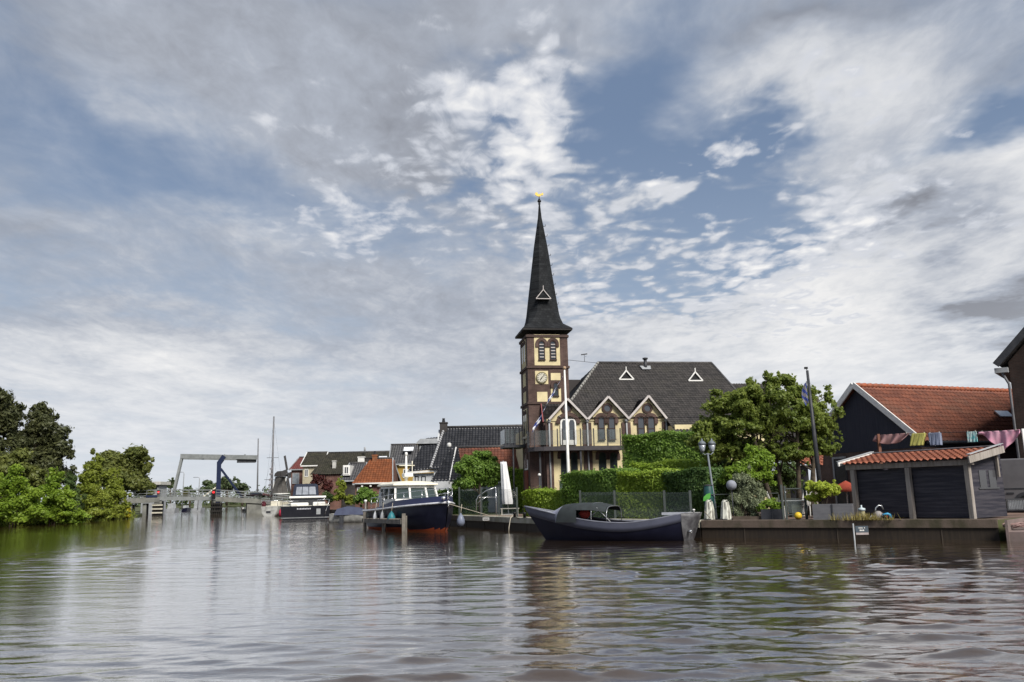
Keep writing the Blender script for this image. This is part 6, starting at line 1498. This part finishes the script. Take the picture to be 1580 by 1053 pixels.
# railings and gate on the right quay
RG = mat('green_grey_metal', (.055, .066, .062), .5, (.045, .05, .05), 4)
def post_px(par, o, px, yt, Y, w=.06, nm='post'):
    b = at(px, 800, Y) - o; z = at(px, yt, Y).z; m = MB(); m.box(b.x - w / 2, b.x + w / 2, -w / 2, w / 2, 0, z - GZ); return m.build(nm, RG, par), b.x, z - GZ
o = Vector((at(1211, 800, 30.2).x, 30.2, GZ)); t = thing('garden_gate', 'open dark metal garden gate between the low plant and the grey planter', 'gate', o)
_, xa, za = post_px(t, o, 1209, 748, 30.2, .07); _, xb, zb = post_px(t, o, 1214, 750, 30.2, .06); _, xc, zc = post_px(t, o, 1245, 746, 30.2, .07)
m = MB(); m.beam((xb + .04, 0, zb - .1), (xc - .05, 0, zb - .1), .03, .04); m.beam((xb + .04, 0, .2), (xc - .05, 0, .2), .03, .04); m.beam((xb + .04, 0, .75), (xc - .05, 0, .75), .02, .02)
m.build('gate_frame', RG, t); m = MB(); m.box(xb - .0, xb + .03, -.05, -.035, zb * .8, zb * .84); m.build('latch', CHROME, t)
m = MB(); m.box(xb + .05, xc - .06, -.006, .006, .25, .72); m.build('glass_panel', BALGLASS, t)
o = Vector((at(1150, 800, 32.25).x, 32.25, GZ)); t = thing('railing', 'thin dark railing behind the mooring posts', 'railing', o); xs = []
for px in (1092, 1128, 1165, 1204): _, x, z = post_px(t, o, px, 763, 32.25, .04); xs.append((x, z))
m = MB(); m.beam((xs[0][0], 0, .95), (xs[-1][0], 0, .95), .03, .03); m.beam((xs[0][0], 0, .5), (xs[-1][0], 0, .5), .02, .02); m.build('rail', RG, t)
# fence posts in front of the hedges
o = Vector((at(950, 790, 37).x, 0, GZ))
def glass_fence(label, pts, yt):
    a = at(pts[0][0], 790, pts[0][1]); o = Vector((a.x, a.y, GZ)); t = thing('glass_fence', label, 'fence', o); L = []
    for px, Y in pts:
        p = at(px, 790, Y) - o; p.z = 0; h = at(px, yt, Y).z - GZ; m = MB(); m.box(p.x - .045, p.x + .045, p.y - .045, p.y + .045, 0, h); m.build('post', RG, t); L.append((p, h))
    for (p, h), (q, k) in zip(L, L[1:]):
        d = (q - p).normalized() * .07; m = MB(); m.beam(p + d + Vector((0, 0, h * .5)), q - d + Vector((0, 0, k * .5)), .012, h * .86); m.build('glass_panel', BALGLASS, t)
glass_fence('glass fence with dark posts around the terrace with the parasol', [(709, 49.3), (743, 47), (770, 45), (798, 43.2)], 752)
glass_fence('glass fence with dark posts in front of the clipped hedges', [(896, 38.6), (949, 36.2), (1026, 33.9), (1066, 32.6)], 757)
# terrace left of the tower
def parasol():
    a, b = at(776.5, 713, 49), at(783.5, 778, 49); t = thing('parasol', 'closed white parasol on the terrace left of the tower', 'parasol', (b.x + .05, 49, GZ)); o = Vector((b.x + .05, 49, GZ)); A, B = a - o, b - o; m = MB(); rows = []
    for i in range(15):
        u = i / 14; c = A.lerp(B, u); r = (.17 + .14 * u) * (1 if u < .96 else .9); rows.append([(c.x + r * (1 + .10 * math.cos(7 * th + u * 2)) * math.cos(th), c.y + r * (1 + .10 * math.cos(7 * th + u * 2)) * math.sin(th), c.z) for th in [2 * math.pi * k / 42 for k in range(43)]])
    m.grid(rows); m.face([k for k in range(42)]); m.build('canopy', mat('white_canvas', (.72, .72, .72), .85, (.64, .64, .65), 3), t)
    m = MB(); m.tube([(0, 0, 0), A + Vector((0, 0, .08))], .03, 8); m.build('pole', STEEL, t); m = MB(); m.box(-.35, .35, -.35, .35, 0, .06); m.build('base', GREYPAINT, t)
parasol()
a, b = at(772, 790, 47.6), at(801, 782, 47.6); t = thing('garden_bench', 'low pale slatted bench beneath the white parasol', 'bench', (a.x, 47.6, GZ)); w = b.x - a.x; m = MB()
for k in range(5): m.box(0, w, k * .1, k * .1 + .08, .36, .40)
m.build('seat', mat('pale_wood', (.45, .43, .38), .7), t)
for x in (.05, w - .12):
    for y in (.0, .4): m = MB(); m.box(x, x + .07, y, y + .07, 0, .358); m.build('leg', mat('pale_wood', (.45, .43, .38), .7), t)
p = at(754, 767, 50.5); t = thing('garden_table', 'white topped garden table beside the clipped tree', 'table', (p.x, 50.5, GZ)); h = p.z - GZ
m = MB(); m.box(-.55, .55, -.4, .4, h - .04, h); m.build('tabletop', WHITE, t)
for x in (-.48, .42):
    for y in (-.34, .3): m = MB(); m.box(x, x + .06, y, y + .06, 0, h - .042); m.build('leg', GREYPAINT, t)
P = [at(x, y, 48.4) for x, y in ((735, 790), (735, 772), (738, 766), (751, 757), (765, 752))]; o = Vector((P[0].x, 48.4, GZ)); t = thing('handrail', 'bent pale tube handrail by the trunk of the clipped tree', 'handrail', o); m = MB(); m.tube([p - o for p in P], .03, 8); m.build('top_rail', CHROME, t)
P = [at(x, y, 48.4) for x, y in ((735, 779), (741, 773), (754, 765))]; m = MB(); m.tube([p - o for p in P], .025, 8); m.build('lower_rail', CHROME, t); e = at(765, 752, 48.4) - o; m = MB(); m.tube([e, (e.x, 0, 0)], .03, 8); m.build('post', CHROME, t)
a, b = at(864, 757, 44.8), at(873, 741, 44.8); t = thing('meter_cabinet', 'grey green cabinet with pale lid beside the white flagpole', 'cabinet', (a.x, 44.8, GZ)); w = b.x - a.x; m = MB(); m.box(0, w, 0, .35, 0, b.z - GZ - .06); m.build('body', mat('cabinet_green', (.12, .16, .14), .6), t); m = MB(); m.box(-.04, w + .04, -.04, .39, b.z - GZ - .058, b.z - GZ); m.build('lid', mat('pale_stone', (.48, .44, .36)), t)
# quay furniture on the left
def quaypt(u):                                                     # along the pale quay from the boat (u=0) to the cruiser (u=1)
    A, B, C = Vector((1.2, 39.6)), Vector((-3.2, 49.5)), None; return A.lerp(B, u)
for px, Y, lab, r in ((790.3, 41.4, 'black bollard with a rope at the edge of the pale quay', .10), (805.5, 40.0, 'black bollard closest to the bow of the open boat', .10)):
    p = at(px, 799, Y); t = thing('bollard', lab, 'bollard', (p.x + .12, Y + .1, GZ + .035), 0, 'quay bollards'); m = MB(); m.lathe([(r * .7, 0), (r * .6, .16), (r * .95, .18), (r * .95, .25), (r * .4, .27)], (0, 0, 0), 12); m.build('head', mat('black_iron', (.012, .012, .013), .5), t); m = MB(); m.lathe([(r * 1.4, -.002), (r * 1.4, .02), (r * .7, .021)], (0, 0, 0), 12); m.build('foot', mat('black_iron', (.012, .012, .013), .5), t)
p = at(790.3, 799, 41.4); m = MB(); q = [Vector((p.x + .05, 41.45, GZ + .15)), Vector((p.x - .08, 41.0, GZ + .02)), Vector((p.x - .16, 40.85, .2)), Vector((p.x - .18, 40.8, -.1))]; m.tube(q, .018, 6); m.tube([Vector((p.x, 41.45, GZ + .15)), Vector((p.x - 1.2, 43.3, GZ + .12)), Vector((-3.3, 42.0, 1.35))], .016, 6); o = m.build('mooring_rope', mat('rope', (.45, .40, .32), .9)); tag(o, 'pale mooring rope from the black bollard over the quay edge', 'rope')
a, b = at(744.5, 803.5, 45.2), at(756.5, 798.5, 45.2); t = thing('quay_sign', 'small white name plate on the edge of the pale quay', 'sign', ((a.x + b.x) / 2, 45.0, (a.z + b.z) / 2), rad(-30)); w = (b.x - a.x) / 2; h = (b.z - a.z) / 2; m = MB(); m.box(-w, w, -.02, 0, -h, h); m.build('plate', WHITE, t)
m = MB()
for i in range(7): m.box(-w * .75 + i * w * .21, -w * .75 + i * w * .21 + w * .13, -.024, -.021, -h * .35, h * (.3 if i % 3 else .45))
m.build('lettering', DARKMETAL, t); m = MB(); m.box(-w * .8, w * .8, .003, .25, -h * .5, h * .2); m.build('bracket', DARKMETAL, t)
# small dark board with a white plate on a post in the water, in front of the shed quay
a, b = at(1319.5, 822, 27.6), at(1337.5, 811.5, 27.6); o = Vector(((a.x + b.x) / 2, 27.55, 0)); t = thing('mooring_sign', 'grey sign board with white lettering standing in the water before the quay', 'sign', o, rad(-8)); w = (b.x - a.x) / 2; z0, z1 = a.z, b.z
m = MB(); m.box(-w, w, -.03, .0, z0, z1); m.build('board', mat('slate_board', (.075, .095, .115), .5), t); m = MB(); m.box(-w * .95, w * .98, -.034, .004, z0 - .07, z0 - .003); m.build('ledge', mat('pinkish_strip', (.42, .36, .35), .6), t); m = MB(); m.tube([(-w - .05, 0, -1), (-w - .05, 0, z1 + .08)], .025, 8); m.build('post', GREYPAINT, t)
m = MB(); hh = z1 - z0
for i, k in enumerate((1, .9, 1, .8, 0, 1)):
    if k: m.box(-w * .5 + i * w * .17, -w * .5 + i * w * .17 + w * .12, -.036, -.031, z0 + hh * .62, z0 + hh * (.62 + .16 * k))
for i, k in enumerate((1, .9, 1)): m.box(-w * .36 + i * w * .25, -w * .36 + i * w * .25 + w * .18, -.036, -.031, z0 + hh * .22, z0 + hh * (.22 + .22 * k))
m.build('lettering', WHITE, t)
# planters, ball, chairs, table behind the gate
PLG = mat('grey_planter', (.13, .13, .14), .7, (.10, .10, .11), 2, streak=(1, 1, 6), bump=.2)
def planter(label, x0, x1, yt, Y, m_, d=.6, rz=-.5, fr=1):
    a, b = at(x0, 803, Y), at(x1, 803, Y); w = (b.x - a.x) * 1.05; t = thing('planter', label, 'planter', (a.x, Y, GZ + .02), rz); h = at((x0 + x1) / 2, yt, Y).z - GZ - .02
    m = MB(); m.box(0, w, 0, .05, 0, h); m.box(0, w, d - .05, d, 0, h); m.box(0, .05, .05, d - .05, 0, h); m.box(w - .05, w, .05, d - .05, 0, h); m.build('trough', m_, t)
    m = MB(); m.box(.05, w - .05, .05, d - .05, 0, h - .08); m.build('soil', EARTH, t)
    for k in range(fr): m = MB(); x = w * (k + 1) / (fr + 1); m.box(x - .02, x + .02, -.025, -.001, 0, h); m.build('batten', DARKMETAL, t)
planter('long grey planter holding the yellow green shrub', 1255, 1310, 778, 29.4, PLG, .6, -.45)
planter('dark planter box with a low green plant by the gate', 1175, 1207, 786, 30.8, mat('dark_planter', (.035, .037, .045), .6), .5, -.3)
planter('low brown flower box behind the mooring posts', 1131, 1172, 797, 31.2, mat('brown_box', (.09, .07, .055), .8), .4, -.3, 0)
p = at(1232, 803, 29.72); r = .13; o_ = thing('ball', 'yellow ball with darker underside lying on the quay', 'ball', (p.x, p.y, GZ + .036)); m = MB(); m.lathe([(r * math.sin(math.pi * i / 14), r - r * math.cos(math.pi * i / 14)) for i in range(15)], (0, 0, 0), 18)
for k in range(len(m.f)): m.mi[k] = 1 if k // 18 < 5 else 0  # shade of the underside painted in: lower rings take a darker yellow
m.build('shell', [mat('yellow_plastic', (.62, .42, .03), .35), mat('shaded_yellow_plastic', (.30, .18, .02), .4)], o_); m = MB(); m.lathe([(.02, 0), (.02, .008)], (0, 0, 2 * r - .003), 8); m.build('valve', DARKMETAL, o_)
def chair(px, Y, rz, lab, s=1.0):
    p = at(px, 790, Y); t = thing('garden_chair', lab, 'chair', (p.x, Y, GZ), rz, 'white garden chairs')
    m = MB()
    for k in range(5): m.box(-.23, .23, -.22 + k * .09, -.22 + k * .09 + .07, .42, .445)
    m.build('seat', WHITE, t); m = MB()
    for k in range(6): m.prism([(-.22 + k * .077, .24, .46), (-.22 + k * .077 + .055, .24, .46), (-.22 + k * .077 + .055, .42, .98), (-.22 + k * .077, .42, .98)], (0, .02, 0))
    m.box(-.23, .23, .425, .445, .97, 1.03); m.build('backrest', WHITE, t)
    for x in (-.22, .18):
        for y in (-.2, .2): m = MB(); m.box(x, x + .04, y, y + .04, 0, .418); m.build('leg', WHITE, t)
chair(1238, 34.2, rad(200), 'white slatted garden chair facing away behind the gate'); chair(1203, 33.4, rad(80), 'white slatted garden chair seen from the side left of the gate')
p = at(1226, 772, 33.6); t = thing('garden_table', 'grey garden table between the white chairs', 'table', (p.x, 33.6, GZ)); h = p.z - GZ; m = MB(); m.box(-.55, .55, -.35, .35, h - .03, h); m.build('tabletop', GREYPAINT, t); m = MB(); m.box(-.2, .2, -.2, .2, 0, h - .032); m.build('pedestal', mat('dark_green_box', (.08, .09, .07), .7), t)
p = at(1300, 757, 33.5); t = thing('parasol', 'small red parasol behind the shed post', 'parasol', (p.x + .15, 33.5, GZ)); zt = at(1306, 742, 33.5).z - GZ; m = MB(); m.lathe([(.75, zt - .42), (.40, zt - .2), (.02, zt)], (0, 0, 0), 8); m.build('canopy', mat('red_canvas', (.33, .06, .035), .8), t); m = MB(); m.tube([(0, 0, 0), (0, 0, zt)], .025, 8); m.build('pole', WHITE, t)
# things in front of the shed
def bucket(px, Y):
    p = at(px, 803, Y); t = thing('bottle', 'tall cream and white spray bottle standing by the left shed post', 'bottle', (p.x, Y, GZ + .03)); m = MB(); m.lathe([(.10, 0), (.105, .05), (.095, .28), (.10, .285)], (0, 0, 0), 14); m.build('body', mat('cream_plastic', (.50, .46, .25), .5, (.55, .50, .42), 2), t); m = MB(); m.lathe([(.12, .286), (.12, .36), (.05, .38), (.025, .40), (.025, .47)], (0, 0, 0), 14); m.build('cap', mat('pale_blue_plastic', (.45, .52, .55), .5), t)
bucket(1331, 28.9)
def can():
    p = at(1356, 804, 28.4); t = thing('garden_pump', 'grey garden pump with arched handle and hose on the quay edge', 'pump', (p.x, 28.4, GZ + .03)); m = MB(); m.lathe([(.11, 0), (.15, .08), (.14, .2), (.07, .27), (0, .28)], (0, 0, 0), 14); m.build('body', mat('warm_grey_metal', (.26, .24, .23), .5), t); m = MB(); m.tube([(-.09, 0, .22), (-.06, 0, .38), (.04, 0, .46), (.14, 0, .44), (.19, 0, .32)], .022, 7); m.build('handle', STEEL, t); m = MB(); m.tube([(-.1, 0, .1), (-.25, -.05, .12), (-.33, -.05, .05), (-.25, -.12, .02), (-.1, -.15, .02)], .02, 7); m.build('hose', GREYPAINT, t)
    p = at(1370, 804, 28.2); t = thing('spray_gun', 'bright blue hose nozzle lying next to the grey pump', 'nozzle', (p.x, 28.2, GZ + .03)); m = MB(); m.tube([(-.16, 0, .16), (.02, 0, .18), (.08, 0, .15), (.11, 0, .02)], [.03, .045, .05, .045], 8); m.build('body', mat('blue_plastic', (.04, .28, .50), .4), t); m = MB(); m.box(-.02, .0, -.01, .01, .06, .14); m.build('trigger', mat('red_plastic', (.45, .03, .03), .4), t)
can()
# wash line behind the shed
def laundry():
    A, B = at(1350, 671, 33.4), at(1578, 664, 29.6); d = (B - A); LN = lambda px: None
    def on(px):                                                    # point of the line under a pixel column
        lo, hi = 0.0, 1.15
        for _ in range(40):
            m_ = (lo + hi) / 2; p = A + d * m_; v = p - CAM; x = W0 / 2 + FPX * v.dot(CR) / v.dot(FW)
            if x < px: lo = m_
            else: hi = m_
        return A + d * lo
    t = thing('wash_line', 'thin wash line on a brown post behind the shed roof', 'wash line', (A.x, A.y, GZ)); o = Vector((A.x, A.y, GZ)); m = MB(); m.tube([A - o, B - o], .008, 5); m.build('line', DARKMETAL, t); m = MB(); p = on(1355) - o; m.box(p.x - .05, p.x + .05, p.y - .05, p.y + .05, 0, p.z + .02); m.build('post', mat('brown_post', (.20, .09, .06), .8), t)
    e = d.normalized()
    m = MB(); q = B - o; m.tube([(q.x, q.y, 0), q + Vector((0, 0, .05))], .04, 7); m.build('post', WHITE, t)
    def cloth(nm, lab, cat, x0, x1, drop, m_, shape=None, thick=.02, fold=.05, slide=0):
        p, q = on(x0), on(x1); c = (p + q) / 2; w = (q - p).length / 2; rz = math.atan2(e.y, e.x); tt = thing(nm, lab, cat, c, rz); rows = []; n = 22
        for i in range(n + 1):
            v = i / n; row = []
            for j in range(n + 1):
                u = j / n * 2 - 1; dz = drop(u) * v; row.append((u * w * (1 - (.0 if not shape else shape * v)) + slide * v, fold * math.sin(u * 9 + v * 2) * v + fold * .25 * math.sin(u * 17), -dz))
            rows.append(row)
        mm = MB(); mm.grid(rows); ob = mm.build('cloth', m_, tt); s = ob.modifiers.new('thick', 'SOLIDIFY'); s.thickness = thick; s.offset = 0
        for u in (-.8, .8): k = MB(); k.box(u * w - .012, u * w + .012, -.02, .02, -.03, .04); k.build('peg', mat('pale_wood', (.45, .43, .38)), tt)
    cloth('towel', 'faded dark red cloth sagging at the left of the wash line', 'towel', 1346, 1404, lambda u: .22 + .16 * math.sin((u + 1) * 1.4), mat('faded_red_cloth', (.32, .17, .17), .9, (.40, .24, .23), 3), .15, .02, .1, -.2)
    cloth('pillowcase', 'yellow pillowcase on the wash line', 'pillowcase', 1408, 1428, lambda u: .46, mat('yellow_cloth', (.60, .55, .16), .85), 0, .12, .012, -.14)
    cloth('pillowcase', 'grey blue pillowcase next to the yellow one', 'pillowcase', 1433, 1451, lambda u: .47, mat('blue_grey_cloth', (.25, .28, .38), .85), .05, .12, .012)
    cloth('bath_towel', 'small turquoise towel with white pattern alone on the wash line', 'towel', 1491.5, 1506.5, lambda u: .38, mat('turquoise_cloth', (.08, .40, .42), .85, (.65, .70, .66), 5), 0, .03, .02)
    cloth('towel', 'big pink towel hanging in a point at the right end of the wash line', 'towel', 1509, 1574, lambda u: .08 + .66 * max(0, 1 - abs(u - .12) * 1.05), mat('pink_cloth', (.62, .27, .37), .85, (.66, .38, .46), 4), .0, .02, .09)
laundry()
# coiled rope and red clogs on the slipway
def coil():
    p = at(1527, 812, 25.3); z = .36; t = thing('rope_coil', 'untidy coil of pinkish rope on the slipway corner', 'rope', (15.55, 26.25, .37)); r = random.Random(3); m = MB(); pts = []
    for i in range(150):
        a = i * .28; rr = .42 + .12 * math.sin(i * .37) + r.uniform(-.03, .03); pts.append((rr * 1.15 * math.cos(a), rr * .7 * math.sin(a), .05 + .05 * math.sin(i * .9) + i * .0004))
    m.tube(pts, .016, 5); m.build('coil', mat('pinkish_rope', (.36, .24, .22), .9), t); m = MB(); m.tube([pts[-1], (.8, .2, .03), (1.1, -.1, .02)], .016, 5); m.build('loose_end', mat('pinkish_rope', (.36, .24, .22), .9), t)
    for i, (x, y) in enumerate(((1530, 803), (1544, 802))):
        p = Vector((16.25 + .32 * i, 27.2 + .12 * i, .50)); t = thing('clog', ('red clog lying left of its pair near the rope coil', 'red clog lying right of its pair by the shed corner')[i], 'clog', p, rad(30 + 50 * i), 'red clogs'); m = MB(); m.lathe([(.0, 0), (.045, .005), (.055, .04), (.04, .08), (0, .09)], (0, 0, 0), 10, sx=2.2); m.build('shoe', mat('red_plastic', (.45, .03, .03), .4), t); m = MB(); m.lathe([(.03, .0905), (.03, .094)], (-.04, 0, -.012), 8); m.build('opening', DARKMETAL, t)
coil()
def yard_gate():
    a, b = at(1549, 789, 29.8), at(1590, 769, 29.8); t = thing('yard_gate', 'low grey bar gate at the right edge behind the slipway', 'gate', (a.x, 29.8, a.z)); w = b.x - a.x; h = b.z - a.z; m = MB(); m.box(.12, w, -.02, .02, h - .05, h); m.box(.12, w, -.02, .02, .02, .06); m.box(.12, .16, -.02, .02, .06, h - .05); m.build('frame', DARKMETAL, t); n = 14; m = MB()
    for k in range(n): x = .2 + (w - .2) * k / n; m.box(x, x + .02, -.012, .012, .06, h - .05)
    m.build('bars', STEEL, t); m = MB(); m.box(-.06, .05, -.06, .06, -.3, h + .12); m.build('post', mat('yellow_grey_post', (.40, .38, .18), .7, (.5, .5, .48), 5), t); m = MB(); m.box(.16, w, .03, .05, .05, h - .08); m.build('backing', mat('pale_grey', (.55, .56, .58)), t)
yard_gate()
def van():
    rz = rad(-38); p = at(1543, 790, 33.0); t = thing('van', 'grey van parked in front of the tall brick house', 'van', (p.x, 33.0, GZ), rz); F = Fr((p.x, 33, GZ), rz); L = 4.4; P = mat('van_grey', (.14, .135, .14), .35, (.12, .115, .12), 2); h = F.hit(1560, 708, 0).z
    m = MB(); m.prism([(0, 0, .35), (L, 0, .35), (L, 0, 1.0), (L - .5, 0, 1.15), (L - 1.1, 0, h), (.15, 0, h), (0, 0, h - .15)], (0, 1.75, 0)); m.build('body', P, t, bevel=.05)
    for x in (.95, L - .9):
        for y, q in ((-.03, 1), (1.78, -1)):
            m = MB(); m.tube([(x, y, .33), (x, y + .2 * q, .33)], .32, 18); w = m.build('wheel', mat('tyre', (.015, .015, .015), .8), t); m = MB(); m.tube([(x, y - .01 * q, .33), (x, y - .002 * q, .33)], .19, 14); m.build('rim', STEEL, w)
            m = MB(); band(m, x, .33, .34, .46, 0, math.pi, y - .002 if q > 0 else y - .03, y + .04, 14); m.build('wheel_arch', DARKMETAL, t)
    m = MB(); m.box(.0, L, -.012, -.002, .9, .94); m.build('side_trim', DARKMETAL, t); m = MB(); m.box(L - 2.0, L - 1.15, -.012, -.002, 1.2, h - .2); m.build('side_window', GLASS, t); m = MB(); m.box(.3, .55, -.02, -.002, .72, .78); m.build('door_handle', DARKMETAL, t)
van()
